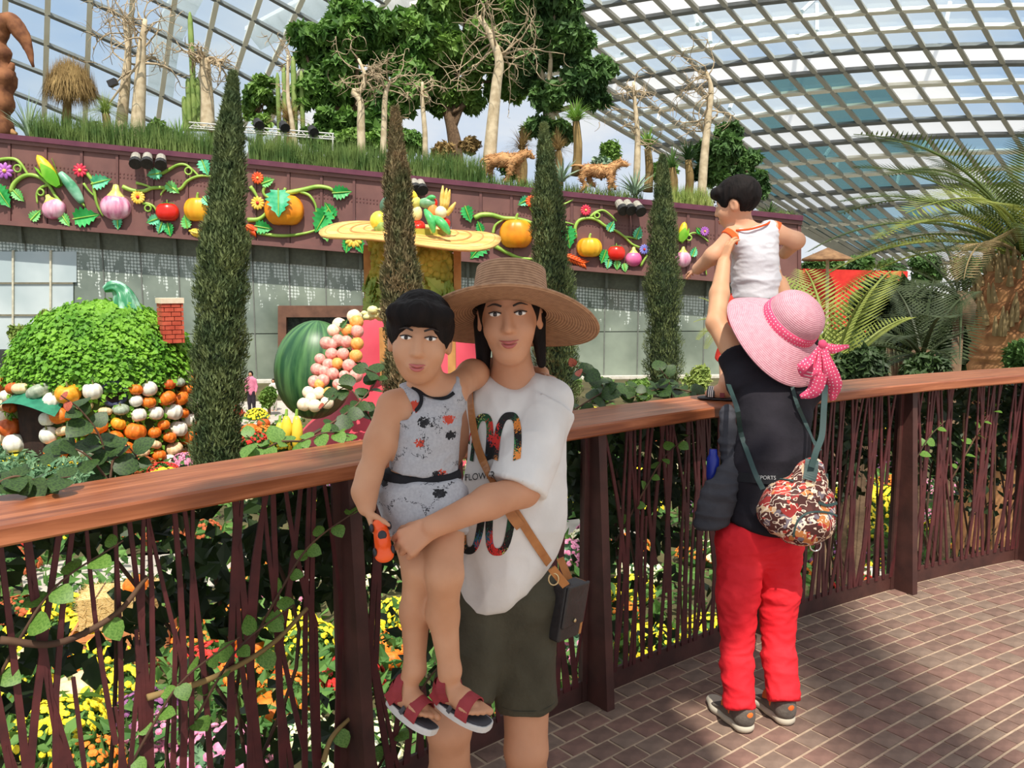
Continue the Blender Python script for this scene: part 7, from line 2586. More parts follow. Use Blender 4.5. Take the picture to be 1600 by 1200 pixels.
# T-shirt
m_tee = fabric('tshirt_white', (212, 209, 206), (228, 225, 222), .12, 40)
S = Sdf()
S.cap(P(764, 622, 2.19), P(856, 624, 2.18), .062, .062, .04)
S.cap(P(806, 668, 2.175), P(800, 790, 2.17), .122, .125, .05, fl=(0, 1, 0), flk=.80)
S.cap(P(800, 790, 2.17), P(788, 980, 2.17), .125, .132, .05, fl=(0, 1, 0), flk=.84)
S.cap(P(836, 660, 2.18), P(842, 860, 2.18), .062, .05, .05)
shl, hem = P(852, 636, 2.165), P(806, 762, 2.055)
S.cone(shl, hem, .076, .078, .012)
S.half(P(812, 958, 2.05), np.array([.75, .0, -1.0]), .10)
S.half(P(740, 978, 2.05), np.array([.03, .0, -1.0]), .03)
S.ell(P(803, 574, 2.10), (.066, .13, .062), None, .012, 's')
tee = S.mesh(.005, 1)
tee = fold(tee, .005, 8, (1.2, 1.0, .40), 3.1)
tee = fold(tee, .0028, 18, (1.0, 1, .6), 8.3)
tee_o = obj('tshirt', tee, m_tee, mo, True)
tb = bvh_of(tee)
# sleeve hem seam
ax = nrm(hem - shl); e1 = nrm(np.cross(ax, (0, 0, 1))); e2 = np.cross(ax, e1)
ring = np.array([hem - ax * .016 + (e1 * math.cos(q) + e2 * math.sin(q)) * .0755 for q in np.linspace(0, 2 * np.pi, 30)])
obj('sleeve_seam', tube(ring, .0014, 5, False), m_tee, tee_o, True)
# print: three tall zeros filled with tropical flowers, and lettering across the middle
def print_mat():
 m = bpy.data.materials.new('tropical_print')
 m.use_nodes = True
 nt = m.node_tree
 b = nt.nodes['Principled BSDF']; b.inputs['Roughness'].default_value = 0.8
 tc = nt.nodes.new('ShaderNodeTexCoord')
 vo = nt.nodes.new('ShaderNodeTexVoronoi'); vo.inputs['Scale'].default_value = 34
 n = nt.nodes.new('ShaderNodeTexNoise'); n.inputs['Scale'].default_value = 20; n.inputs['Detail'].default_value = 2
 mxv = nt.nodes.new('ShaderNodeMix'); mxv.data_type = 'VECTOR'; mxv.inputs['Factor'].default_value = 0.06
 nt.links.new(tc.outputs['Object'], mxv.inputs['A']); nt.links.new(n.outputs['Color'], mxv.inputs['B'])
 nt.links.new(mxv.outputs['Result'], vo.inputs['Vector'])
 sp = nt.nodes.new('ShaderNodeSeparateColor'); nt.links.new(vo.outputs['Color'], sp.inputs['Color'])
 r = nt.nodes.new('ShaderNodeValToRGB'); r.color_ramp.interpolation = 'CONSTANT'
 els = [(0, (16, 16, 18)), (.42, (24, 74, 46)), (.54, (16, 16, 18)), (.64, (206, 44, 40)), (.72, (232, 140, 60)), (.78, (52, 120, 70)), (.84, (40, 90, 130)), (.89, (216, 206, 120)), (.93, (16, 16, 18))]
 r.color_ramp.elements[0].position = 0; r.color_ramp.elements[0].color = (*srgb(*els[0][1]), 1)
 r.color_ramp.elements[1].position = els[1][0]; r.color_ramp.elements[1].color = (*srgb(*els[1][1]), 1)
 for p_, c_ in els[2:]:
  e = r.color_ramp.elements.new(p_); e.color = (*srgb(*c_), 1)
 nt.links.new(sp.outputs['Red'], r.inputs['Fac']); nt.links.new(r.outputs['Color'], b.inputs['Base Color'])
 return m
m_print = print_mat()
def zero_print(pts_fn, y0, y1, gap):
 """ring stroke as quads on the shirt; pts_fn(u,v) -> photo pixel, v = inner/outer"""
 n = 64
 V, F, ok = [], [], []
 for k in range(n + 1):
  a = 2 * math.pi * k / n
  for v in (0.0, 0.5, 1.0):
   q = pts_fn(a, v)
   h, _ = cast(tb, q[0], q[1], .0022)
   V.append(h if h is not None else np.zeros(3)); ok.append(h is not None and not (gap[0] < q[1] < gap[1]))
 for k in range(n):
  for j in (0, 1):
   ids = [3 * k + j, 3 * k + j + 1, 3 * k + j + 4, 3 * k + j + 3]
   if all(ok[i] for i in ids):
    z = [V[i] for i in ids]
    if max(np.linalg.norm(z[0] - z[i]) for i in (1, 2, 3)) < .05:
     F.append(ids)
 return mk(np.array(V), F)
for cx_, w_, cy_, hh, sk in ((713, 17, 755, 108, .10), (745, 20, 756, 110, .11), (787, 23, 756, 112, .09)):
 def fn(a, v, cx_=cx_, w_=w_, cy_=cy_, hh=hh, sk=sk):
  t = 11.5
  hw, hv = w_ - t * (1 - v), hh - t * (1 - v)
  ca, sa = math.cos(a), math.sin(a)
  y = cy_ - hv * np.sign(sa) * (abs(sa) ** .45)
  x = cx_ + hw * np.sign(ca) * (abs(ca) ** .75) - sk * (y - cy_)
  return (x, y)
 for gp in ((728, 1200), (0, 764)):
  zp = zero_print(fn, 0, 0, gp)
  if len(zp[1]):
   obj('zero_print', compact(zp), m_print, tee_o)
def text_on(bvh, s, px, py, hpx, m, parent, skew=0.0, sx=1.0, off=.0025):
 cu = bpy.data.curves.new('lettering', 'FONT')
 cu.body = s
 cu.size = 1.0
 to = bpy.data.objects.new('lettering', cu)
 COL.objects.link(to)
 dg = bpy.context.evaluated_depsgraph_get()
 me = bpy.data.meshes.new_from_object(to.evaluated_get(dg))
 bpy.data.objects.remove(to)
 V = []
 for v in me.vertices:
  x, y = px + v.co.x * hpx / .7 * sx, py - v.co.y * hpx / .7 + skew * v.co.x * hpx / .7 * sx
  h, _ = cast(bvh, x, y, off)
  V.append(h if h is not None else np.array([0, 0, -50.]))
 V = np.array(V)
 by = {}
 for p in me.polygons:
  ids = list(p.vertices)
  if (V[ids][:, 2] > -20).all():
   by.setdefault(len(ids), []).append(ids)
 if by:
  return obj('lettering', compact(mk(V, *[np.array(b) for b in by.values()])), m, parent)
m_ink = mat('print_ink', (30, 30, 34), rough=0.8)
text_on(tb, 'EFLOWER', 721, 752, 10.5, m_ink, tee_o, -.10, .80)

# shorts
m_short = fabric('shorts_olive', (66, 62, 50), (82, 78, 64), .3, 90)
S = Sdf()
S.cap(P(764, 925, 2.19), P(820, 925, 2.19), .100, .100, .04, fl=(0, 1, 0), flk=.86)
S.cone(P(816, 930, 2.19), P(822, 1102, 2.16), .092, .084, .04)
S.cone(P(760, 930, 2.19), P(722, 1086, 2.085), .09, .083, .04)
S.half(P(800, 880, 2.1), (0, 0, 1))
sh_ = S.mesh(.006, 1)
so = obj('shorts', fold(sh_, .004, 14, (1, 1, .7), 5), m_short, mo, True)
ring = np.array([P(821, 1088, 2.16) + np.array([math.cos(q) * .086, math.sin(q) * .086, 0]) for q in np.linspace(0, 2 * np.pi, 30)])
obj('hem_seam', tube(ring, .0016, 5, False), m_short, so, True)

# straw hat
def straw_mat(name, c1, c2, freq=260):
 m = bpy.data.materials.new(name)
 m.use_nodes = True
 nt = m.node_tree
 b = nt.nodes['Principled BSDF']; b.inputs['Roughness'].default_value = 0.75
 at = nt.nodes.new('ShaderNodeAttribute'); at.attribute_name = 'weave'
 sp = nt.nodes.new('ShaderNodeSeparateXYZ'); nt.links.new(at.outputs['Vector'], sp.inputs['Vector'])
 mu = nt.nodes.new('ShaderNodeMath'); mu.operation = 'MULTIPLY'; mu.inputs[1].default_value = freq
 nt.links.new(sp.outputs['X'], mu.inputs[0])
 sn = nt.nodes.new('ShaderNodeMath'); sn.operation = 'SINE'; nt.links.new(mu.outputs[0], sn.inputs[0])
 n = nt.nodes.new('ShaderNodeTexNoise'); n.inputs['Scale'].default_value = 60
 tc = nt.nodes.new('ShaderNodeTexCoord'); nt.links.new(tc.outputs['Object'], n.inputs['Vector'])
 ad = nt.nodes.new('ShaderNodeMath'); ad.operation = 'MULTIPLY_ADD'; ad.inputs[1].default_value = .3; nt.links.new(sn.outputs[0], ad.inputs[0]); nt.links.new(n.outputs['Fac'], ad.inputs[2])
 r = nt.nodes.new('ShaderNodeValToRGB')
 r.color_ramp.elements[0].position = .25; r.color_ramp.elements[0].color = (*srgb(*c1), 1)
 r.color_ramp.elements[1].position = .75; r.color_ramp.elements[1].color = (*srgb(*c2), 1)
 nt.links.new(ad.outputs[0], r.inputs['Fac']); nt.links.new(r.outputs['Color'], b.inputs['Base Color'])
 bp = nt.nodes.new('ShaderNodeBump'); bp.inputs['Strength'].default_value = .5; bp.inputs['Distance'].default_value = .003
 nt.links.new(ad.outputs[0], bp.inputs['Height']); nt.links.new(bp.outputs['Normal'], b.inputs['Normal'])
 return m
def hat_lathe(prof, M, wob, m, name, parent, n=72):
 """prof (r,z) dense; wob(angle, r) -> dz"""
 prof = np.array(prof)
 ms = lathe(prof, n)
 V = ms[0].copy()
 a = np.arctan2(V[:, 1], V[:, 0]); r_ = np.hypot(V[:, 0], V[:, 1])
 V[:, 2] += wob(a, r_)
 o = obj(name, xf((V, ms[1]), M), m, parent, True)
 L = np.concatenate([[0], np.cumsum(np.linalg.norm(np.diff(prof, axis=0), axis=1))])
 att = o.data.attributes.new('weave', 'FLOAT_VECTOR', 'POINT')
 wv = np.stack([np.repeat(L, n), a, np.zeros(len(a))], -1)
 att.data.foreach_set('vector', wv.astype(np.float32).ravel())
 return o
m_strawM = straw_mat('straw_brown', (142, 104, 76), (182, 140, 106), 900)
hat = thing('straw_hat', 'wide-brimmed brown woven straw hat worn by the woman in white', 'hat', hc + np.array([0, .05, .06]))
hu = nrm(np.array([.04, .37, 1.0])); hx_ = nrm(np.cross((0, -1, 0), hu) * -1); hx_ = nrm(np.array([1, 0, -.10]) - hu * (np.array([1, 0, -.10]) @ hu)); hy_ = np.cross(hu, hx_)
hM = frame(atM(0, -.018, .012), hx_, hy_, hu)
HRr = .228
prof = []
for u in np.linspace(0, 1, 10): prof.append((.0005 + .0895 * u ** .8, .124 - .014 * u ** 3))
for u in np.linspace(.1, 1, 8): prof.append((.090 + .012 * u, .110 - .110 * u))
for u in np.linspace(.04, 1, 24): prof.append((.102 + (HRr - .102) * u, -.012 * u - .012 * u ** 2))
prof.append((HRr + .001, -.026));
for u in np.linspace(1, .0, 20): prof.append((.097 + (HRr - .097) * u - .001, -.012 * u - .012 * u ** 2 - .006))
hat_lathe(prof, hM, lambda a, r: np.where(r > .1, (r - .1) * (-.12 * np.cos(2 * a) - .05 * np.sin(a) - .05), 0), m_strawM, 'hat_shell', hat)
m_strawB = mat('hat_band', (176, 138, 104), (196, 158, 124), rough=.8, scale=40)
ring = np.array([[.1008 * math.cos(q), .1008 * math.sin(q), .016] for q in np.linspace(0, 2 * np.pi, 50)])
bnd = np.concatenate([lathe([(.1015, .004), (.0990, .020), (.0955, .036)], 60)[0]])
bd = obj('hat_band', xf(lathe([(.1045, .003), (.1025, .020), (.1005, .037), (.0960, .037)], 60), hM), m_strawB, hat, True)
dots = []
for k in range(40):
 for z, r in ((.010, .1042), (.028, .1020)):
  q = 2 * math.pi * (k + (.5 if z > .02 else 0)) / 40
  dots.append(ellip(.0028, .0028, .0028, (r * math.cos(q), r * math.sin(q), z), 6, 5))
obj('band_dots', xf(join(dots), hM), mat('hat_dots', (232, 216, 190)), bd, True)
edge = [[(HRr + .001) * math.cos(q), (HRr + .001) * math.sin(q), -.025 + (HRr - .1) * (-.12 * math.cos(2 * q) - .05 * math.sin(q) - .05)] for q in np.linspace(0, 2 * np.pi, 80)]
obj('brim_edge', xf(tube(edge, .003, 6, False), hM), m_strawM, hat, True)

# shoulder bag and strap
m_tan = mat('leather_tan', (158, 98, 50), (184, 122, 68), rough=.5, scale=20, bump=.1)
m_blk = mat('leather_black', (30, 28, 30), (42, 40, 42), rough=.45, scale=20, bump=.15)
m_gold2 = mat('metal_brass', (190, 170, 130), rough=.3, metal=.9)
bag = thing('shoulder_bag', 'small black leather shoulder bag with tan side and strap', 'bag', P(885, 1005, 2.16))
bc = P(885, 952, 2.16)
bx_, by_ = nrm(np.array([.62, .78, -.10])), None
bz_ = nrm(np.array([.14, 0, 1.0])); bz_ = nrm(bz_ - bx_ * (bz_ @ bx_)); by_ = np.cross(bz_, bx_)
bM = frame(bc, bx_, by_, bz_)
def rbox(sx, sy, sz, r=.006, h=.003):
 S = Sdf()
 x, y, z = sx / 2 - r, sy / 2 - r, sz / 2 - r
 def f(X, Y, Z):
  a, b, c = np.abs(X) - x, np.abs(Y) - y, np.abs(Z) - z
  return np.sqrt(np.maximum(a, 0) ** 2 + np.maximum(b, 0) ** 2 + np.maximum(c, 0) ** 2) + np.minimum(np.maximum(a, np.maximum(b, c)), 0) - r
 e = np.array([sx, sy, sz]) / 2
 S.p.append((f, -e, e, .001, 'u'))
 return S.mesh(h, 0)
obj('bag_body', xf(rbox(.10, .045, .155), bM), m_blk, bag, True)
obj('flap', xf(rbox(.104, .008, .118, .003), bM @ T(.0, -.026, .022)), m_blk, bag, True)
obj('side_gusset', xf(rbox(.010, .05, .15, .004), bM @ T(.052, 0, .0)), m_tan, bag, True)
obj('clasp', xf(ellip(.006, .004, .006, (0, 0, 0), 8, 6), bM @ T(0, -.032, -.02)), m_gold2, bag, True)
rq = np.array([P(865, 905, 2.08) + np.array([math.cos(q) * .013, 0, math.sin(q) * .016]) for q in np.linspace(0, 2 * np.pi, 16)])
obj('ring', tube(rq, .0022, 6, False), m_gold2, bag, True)
obj('strap_tab', bar(P(862, 888, 2.075), P(884, 915, 2.10), .022, .005, up=(0, -1, 0)), m_tan, bag)
st1 = strip_on(tb, [(737, 592), (737, 620), (741, 665), (752, 710), (770, 748), (788, 775), (805, 800), (832, 842), (860, 886)], .022, .004, 50, .003, None)
so_ = obj('strap', st1, m_tan, bag)
st2 = strip_on(tb, [(788, 778), (800, 806), (812, 822)], .026, .008, 12, .003)
obj('strap_overlap', st2, m_tan, so_)
obj('strap_back', bar(P(875, 872, 2.16), P(889, 905, 2.16), .02, .004, up=(0, -1, 0)), m_tan, bag)

# ------------------------------------------------------------------ boy in her arms
bo = thing('person', 'small boy in a grey printed tank top and shorts carried on her arm', 'person', P(690, 1135, 1.9))
S = Sdf()
bhc = P(656, 530, 1.97)
atB, MB_ = head(S, bhc, (.06, -1, -.03), (.06, 0, 1), .90, True, 1.0)
S.chain([P(664, 585, 2.0), P(668, 612, 2.01)], [.042, .05], .03)
S.chain([P(640, 632, 2.0), P(700, 622, 2.02)], [.038, .038], .03)
S.chain([P(668, 660, 2.0), P(662, 730, 1.99), P(662, 790, 1.99)], [.070, .070, .070], .04, fl=(0, 1, 0), flk=.78)
bel, bwr = P(577, 742, 1.93), P(573, 792, 1.90)
S.chain([P(613, 634, 1.98), P(594, 690, 1.95), bel], [.038, .033, .028], .03)
S.chain([bel, P(570, 768, 1.915), bwr], [.028, .028, .022], .02)
hand(S, bwr, P(586, 838, 1.885) - bwr, np.array([1.0, .25, .25]), 1, .112, (.35, .7, .6), .06, (.75, .55, .75), .5)
S.chain([P(704, 612, 2.02), P(738, 585, 2.14), P(770, 578, 2.29)], [.038, .034, .030], .03)
S.chain([P(770, 578, 2.29), P(820, 588, 2.31), P(846, 584, 2.28)], [.030, .028, .022], .02)
hand(S, P(844, 585, 2.28), P(872, 592, 2.20) - P(844, 585, 2.28), np.array([-.2, -.3, -1.0]), 1, .10, (.3, .4, .3), .1)
bk1, bk2 = P(695, 898, 1.87), P(655, 888, 1.93)
ba1, ba2 = P(703, 1048, 1.885), P(648, 1045, 1.92)
S.chain([P(690, 800, 1.99), bk1], [.06, .042], .03)
S.chain([bk1, P(692, 960, 1.90), ba1], [.040, .037, .025], .02)
S.chain([P(640, 800, 2.0), bk2], [.06, .040], .03)
S.chain([bk2, P(649, 955, 1.945), ba2], [.038, .036, .025], .02)
feet = []
for an_, hl, toe in ((ba1, P(690, 1074, 1.90), P(758, 1118, 1.83)), (ba2, P(622, 1078, 1.93), P(676, 1124, 1.86))):
 fd = nrm(toe - hl)
 S.chain([an_, hl + fd * .02], [.024, .024], .02)
 S.chain([hl + fd * .012, (hl + toe) / 2 + np.array([0, 0, .004]), toe - fd * .042], [.022, .024, .018], .02)
 sdv = nrm(np.cross(fd, ba1 - hl)) if True else None
 up_ = nrm((an_ - hl) - fd * ((an_ - hl) @ fd)); sdv = np.cross(fd, up_)
 for q, (o_, r_) in enumerate(((-.019, .0105), (-.003, .0082), (.009, .0078), (.019, .0072), (.028, .0068))):
  p0 = toe - fd * (.034 + .005 * q) + sdv * o_ * .95 + up_ * .002
  S.cap(p0, p0 + fd * (.034 - .003 * q), r_, r_ * .9, .002)
 feet.append((hl, toe, fd, up_, sdv, an_))
bbody = obj('body', S.mesh(.0036, 1), m_skinB, bo, True)
face_parts(bo, atB, MB_, .90, 0.3)
S = Sdf()
S.ell(atB(0, -.016, .034), np.array([.0865, .104, .094]) * .92, MB_, .02)
S.ell(atB(0, .095, -.030), np.array([.068, .060, .078]) * .92, MB_, .012, 's')
S.ell(atB(0, .0, -.12), np.array([.12, .16, .085]), MB_, .012, 's')
S.chain([atB(-.062, .052, .070), atB(0, .078, .075), atB(.062, .052, .070)], [.022, .024, .022], .02)
hb_ = fold(S.mesh(.0035, 1), .002, 60, (1, 1, .3), 2)
obj('hair', hb_, m_hair, bo, True)

def spot_fabric(name):
 m = bpy.data.materials.new(name)
 m.use_nodes = True
 nt = m.node_tree
 b = nt.nodes['Principled BSDF']; b.inputs['Roughness'].default_value = .9
 tc = nt.nodes.new('ShaderNodeTexCoord')
 mp = nt.nodes.new('ShaderNodeMapping'); mp.inputs['Scale'].default_value = (1, .35, 1.25); mp.inputs['Rotation'].default_value = (0, .5, 0)
 nt.links.new(tc.outputs['Object'], mp.inputs['Vector'])
 n = nt.nodes.new('ShaderNodeTexNoise'); n.inputs['Scale'].default_value = 35
 ad = nt.nodes.new('ShaderNodeMix'); ad.data_type = 'VECTOR'; ad.inputs['Factor'].default_value = .025
 nt.links.new(mp.outputs['Vector'], ad.inputs['A']); nt.links.new(n.outputs['Color'], ad.inputs['B'])
 cur = None
 base = nt.nodes.new('ShaderNodeValToRGB'); n2 = nt.nodes.new('ShaderNodeTexNoise'); n2.inputs['Scale'].default_value = 160
 nt.links.new(tc.outputs['Object'], n2.inputs['Vector']); nt.links.new(n2.outputs['Fac'], base.inputs['Fac'])
 base.color_ramp.elements[0].color = (*srgb(150, 150, 156), 1); base.color_ramp.elements[1].color = (*srgb(184, 184, 188), 1)
 last = base.outputs['Color']
 for sc, off, th, col, feat in ((16, (0, 0, 0), .23, (26, 26, 30), 'F1'), (13, (3.3, 1.1, 2.2), .20, (190, 66, 46), 'F1'), (13, (5.3, 4.1, 1.2), .012, (48, 48, 54), 'DISTANCE_TO_EDGE'), (38, (1.3, 7.1, 4.2), .13, (30, 30, 34), 'F1')):
  m2 = nt.nodes.new('ShaderNodeMapping'); m2.inputs['Location'].default_value = off
  nt.links.new(ad.outputs['Result'], m2.inputs['Vector'])
  vo = nt.nodes.new('ShaderNodeTexVoronoi'); vo.inputs['Scale'].default_value = sc; vo.feature = feat
  nt.links.new(m2.outputs['Vector'], vo.inputs['Vector'])
  lt = nt.nodes.new('ShaderNodeMath'); lt.operation = 'LESS_THAN'; lt.inputs[1].default_value = th
  nt.links.new(vo.outputs['Distance'], lt.inputs[0])
  mx = nt.nodes.new('ShaderNodeMix'); mx.data_type = 'RGBA'; mx.inputs['B'].default_value = (*srgb(*col), 1)
  fac = lt.outputs[0]
  if feat != 'F1' or sc == 38:
   n3 = nt.nodes.new('ShaderNodeTexNoise'); n3.inputs['Scale'].default_value = 22; nt.links.new(ad.outputs['Result'], n3.inputs['Vector'])
   g3 = nt.nodes.new('ShaderNodeMath'); g3.operation = 'GREATER_THAN'; g3.inputs[1].default_value = .52; nt.links.new(n3.outputs['Fac'], g3.inputs[0])
   ml = nt.nodes.new('ShaderNodeMath'); ml.operation = 'MULTIPLY'; nt.links.new(lt.outputs[0], ml.inputs[0]); nt.links.new(g3.outputs[0], ml.inputs[1]); fac = ml.outputs[0]
  nt.links.new(fac, mx.inputs['Factor']); nt.links.new(last, mx.inputs['A'])
  last = mx.outputs['Result']
 nt.links.new(last, b.inputs['Base Color'])
 return m
m_spot = spot_fabric('grey_spotted_jersey')
m_trim = fabric('black_trim', (26, 26, 30), (38, 38, 42))
S = Sdf()
S.cap(P(634, 630, 2.0), P(702, 616, 2.02), .047, .047, .03)
S.cap(P(668, 660, 2.0), P(659, 760, 1.995), .080, .083, .04, fl=(0, 1, 0), flk=.92)
S.half(P(664, 750, 1.9), (-.10, 0, -1))
S.ell(P(682, 592, 1.98), (.044, .12, .046), None, .006, 's')
S.ell(P(619, 628, 1.97), (.052, .12, .032), R3((.75, 0, -.66), (0, 1, 0)), .006, 's')
S.ell(P(738, 600, 2.06), (.035, .09, .042), None, .008, 's')
tank = S.mesh(.004, 1)
tank = fold(tank, .003, 20, (.6, 1, 1.3), 6.6)
to_ = obj('tank_top', tank, m_spot, bo, True)
kb = bvh_of(tank)
for pts in ([(650, 606), (656, 613), (668, 620), (684, 624), (698, 622), (709, 614)], [(645, 606), (655, 613), (659, 624), (655, 637), (643, 647), (628, 652)]):
 try:
  obj('trim', strip_on(kb, pts, .009, .0015, 24, .002), m_trim, to_)
 except Exception:
  pass
S = Sdf()
S.cap(P(642, 775, 1.995), P(674, 770, 1.985), .078, .078, .04, fl=(0, 1, 0), flk=.95)
S.cone(P(682, 772, 1.985), P(690, 836, 1.93), .072, .064, .03)
S.cone(P(642, 776, 1.995), P(648, 838, 1.955), .072, .062, .03)
S.half(P(660, 757, 1.9), (-.02, 0, 1))
bs = fold(S.mesh(.0045, 1), .003, 18, (1, 1, 1), 9)
bso = obj('shorts', bs, m_spot, bo, True)
S = Sdf(); S.cap(P(645, 754, 1.998), P(673, 752, 1.99), .077, .077, .02, fl=(0, 1, 0), flk=.93)
S.half(P(660, 747, 1.9), (0, 0, 1)); S.half(P(660, 762, 1.9), (0, 0, -1))
obj('waistband', S.mesh(.004, 1), m_trim, bso, True)

# sandals
m_sred = mat('sandal_red', (132, 36, 44), (154, 50, 56), rough=.7, scale=20, bump=.1)
m_sole = mat('sandal_sole', (198, 196, 194), (214, 212, 210), rough=.8)
m_sgrey = mat('sandal_grey', (62, 62, 68), rough=.7)
def sandal(hl, toe, fd, up_, sd, an_, label):
 t = thing('sandal', label, 'sandal', (hl + toe) / 2 - up_ * .03, 'red toddler sandals')
 L = np.linalg.norm(toe - hl) + .034
 b0 = hl - fd * .014 - up_ * .026
 n = 28
 out = []
 for k in range(n):
  a = 2 * math.pi * k / n
  x = L * (.5 - .5 * math.cos(a)); w = (.026 + .008 * (x / L)) * math.copysign(abs(math.sin(a)) ** .6, math.sin(a))
  out.append((x, w))
 V = []
 for z in (0, -.006, -.016):
  for x, w in out:
   k_ = 1.0 if z > -.01 else .94
   V.append(b0 + fd * x + sd * w * k_ + up_ * (z + .012 * (x / L) ** 3))
 F = []
 for l in range(2):
  for k in range(n):
   F.append([l * n + k, l * n + (k + 1) % n, (l + 1) * n + (k + 1) % n, (l + 1) * n + k])
 obj('sole', mk(V, F, [list(range(n))[::-1]], [list(range(2 * n, 3 * n))]), m_sole, t)
 Vi = [b0 + fd * x * .97 + fd * .002 + sd * w * .92 + up_ * (.001 + .012 * (x / L) ** 3) for x, w in out]
 obj('insole', mk(Vi, [list(range(n))[::-1]]), m_sgrey, t)
 def hoop(c, axis, rx, rz, w, m, nm, a0=-.25, a1=math.pi + .25):
  q = np.linspace(a0, a1, 22)
  u2 = nrm(up_ - axis * (up_ @ axis)); s2 = np.cross(axis, u2)
  C = np.array([c + s2 * rx * math.cos(a) + u2 * rz * math.sin(a) for a in q])
  N = np.array([s2 * math.cos(a) * rz + u2 * math.sin(a) * rx for a in q]); N /= np.linalg.norm(N, axis=1)[:, None]
  return obj(nm, band(C, N, w, .003), m, t)
 hoop(hl + (toe - hl) * .66 - up_ * .012, fd, .031, .040, .034, m_sred, 'toe_strap')
 hoop(hl + (toe - hl) * .16 + up_ * .012, nrm(fd + up_ * .55), .030, .036, .026, m_sred, 'ankle_strap', 0, 2 * math.pi)
 for sg in (-1, 1):
  obj('side_panel', bar(hl + sd * sg * .027 - up_ * .024, hl + fd * .016 + sd * sg * .030 + up_ * .012, .030, .003, up=sd), m_sred, t)
  obj('side_stripe', bar(hl + fd * .05 + sd * sg * .032 - up_ * .024, hl + fd * .056 + sd * sg * .0335 - up_ * .004, .010, .003, up=sd), m_sgrey, t)
 obj('heel_cup', xf(lathe([(.026, -.02), (.0275, 0), (.026, .018)], 16), frame(hl + fd * .006, fd, sd, up_)), m_sred, t)
sandal(*feet[0], 'dark red sandal on the right dangling foot of the boy, toes showing')
sandal(*feet[1], 'dark red sandal on the left dangling foot of the boy, near the post')

# toy car in his hand
m_toy = mat('toy_orange', (236, 78, 24), (246, 98, 38), rough=.35)
m_toyb = mat('toy_black', (34, 34, 40), rough=.4)
tc_ = P(597, 842, 1.862)
tz = nrm(P(592, 805, 1.88) - P(600, 862, 1.855)); ty = nrm(np.array([.25, -1, .2]) - tz * (np.array([.25, -1, .2]) @ tz)); tx_ = np.cross(ty, tz)
tM = frame(tc_, tx_ * 1.15, ty * 1.15, tz * 1.15)
toy = thing('toy_car', 'bright orange toy car with black wheels in the hand of the boy', 'toy', P(600, 866, 1.86))
S = Sdf()
S.cap((0, 0, -.028), (0, 0, .028), .017, .015, .01, fl=(0, 1, 0), flk=.7)
S.ell((0, .012, .0), (.013, .012, .02), None, .01)
S.ell((0, 0, -.034), (.018, .010, .012), None, .008)
obj('car_body', xf(S.mesh(.0016, 1), tM), m_toy, toy, True)
for sx in (-1, 1):
 for z in (-.024, .024):
  obj('wheel', xf(ellip(.005, .009, .009, (sx * .0175, .002, z), 12, 8), tM), m_toyb, toy, True)
obj('window', xf(ellip(.009, .004, .010, (0, .021, .006), 10, 8), tM), m_toyb, toy, True)

# ------------------------------------------------------------------ grandmother lifting a child onto the handrail
gm = thing('person', 'woman in black top and red trousers seen from behind, lifting a child', 'person', (P(1190, 900, 3.0)[0], 3.0, 0))
GY = 3.1
hL, hR = PZ(1168, 1146, 0), PZ(1232, 1134, 0)       # heels
aL, aR = hL + np.array([-.03, .06, .11]), hR + np.array([-.02, .06, .11])
S = Sdf()
ghc = P(1238, 540, 3.34)
atG, MG = head(S, ghc, (-.35, 1, .45), (-.1, -.3, 1), 1.0)
S.chain([P(1232, 570, 3.33), P(1220, 605, 3.28)], [.05, .06], .03)
S.chain([P(1214, 640, 3.24), P(1200, 740, 3.14), P(1190, 830, 3.08)], [.12, .11, .12], .05, fl=(-.3, 1, 0), flk=.75)
gsh, gel, gwr = P(1162, 578, 3.32), P(1119, 505, 3.46), P(1131, 410, 3.62)
S.chain([P(1200, 600, 3.29), gsh, gel], [.06, .052, .040], .03)
S.chain([gel, P(1124, 460, 3.55), gwr], [.040, .040, .028], .02)
hand(S, gwr, np.array([.25, .25, 1.0]), np.array([1.0, .35, -.25]), 1, .155, (.25, .45, .4), .12, (.6, .6, .5))
g2s, g2e, g2w = P(1258, 590, 3.34), P(1246, 520, 3.52), P(1220, 440, 3.70)
S.chain([P(1225, 602, 3.29), g2s, g2e], [.06, .05, .040], .03)
S.chain([g2e, g2w], [.040, .027], .02)
hand(S, g2w, np.array([-.25, .15, 1.0]), np.array([-1.0, .2, -.2]), -1, .155, (.3, .5, .4), .12)
kL, kR = P(1152, 975, 3.0), P(1216, 968, 3.06)
S.chain([P(1163, 850, 3.06), kL, aL], [.07, .042, .028], .03)
S.chain([P(1213, 850, 3.08), kR, aR], [.07, .042, .028], .03)
obj('body', S.mesh(.0055, 1), m_skinG, gm, True)
S = Sdf()
S.ell(atG(0, -.016, .030), np.array([.080, .098, .094]), MG, .02)
S.ell(atG(0, .090, -.03), np.array([.066, .06, .09]), MG, .02, 's')
S.cap(atG(0, -.09, -.02), atG(0, -.09, -.09), .05, .04, .03)
obj('hair', S.mesh(.005, 1), m_hair, gm, True)
face_parts(gm, atG, MG, 1.0)
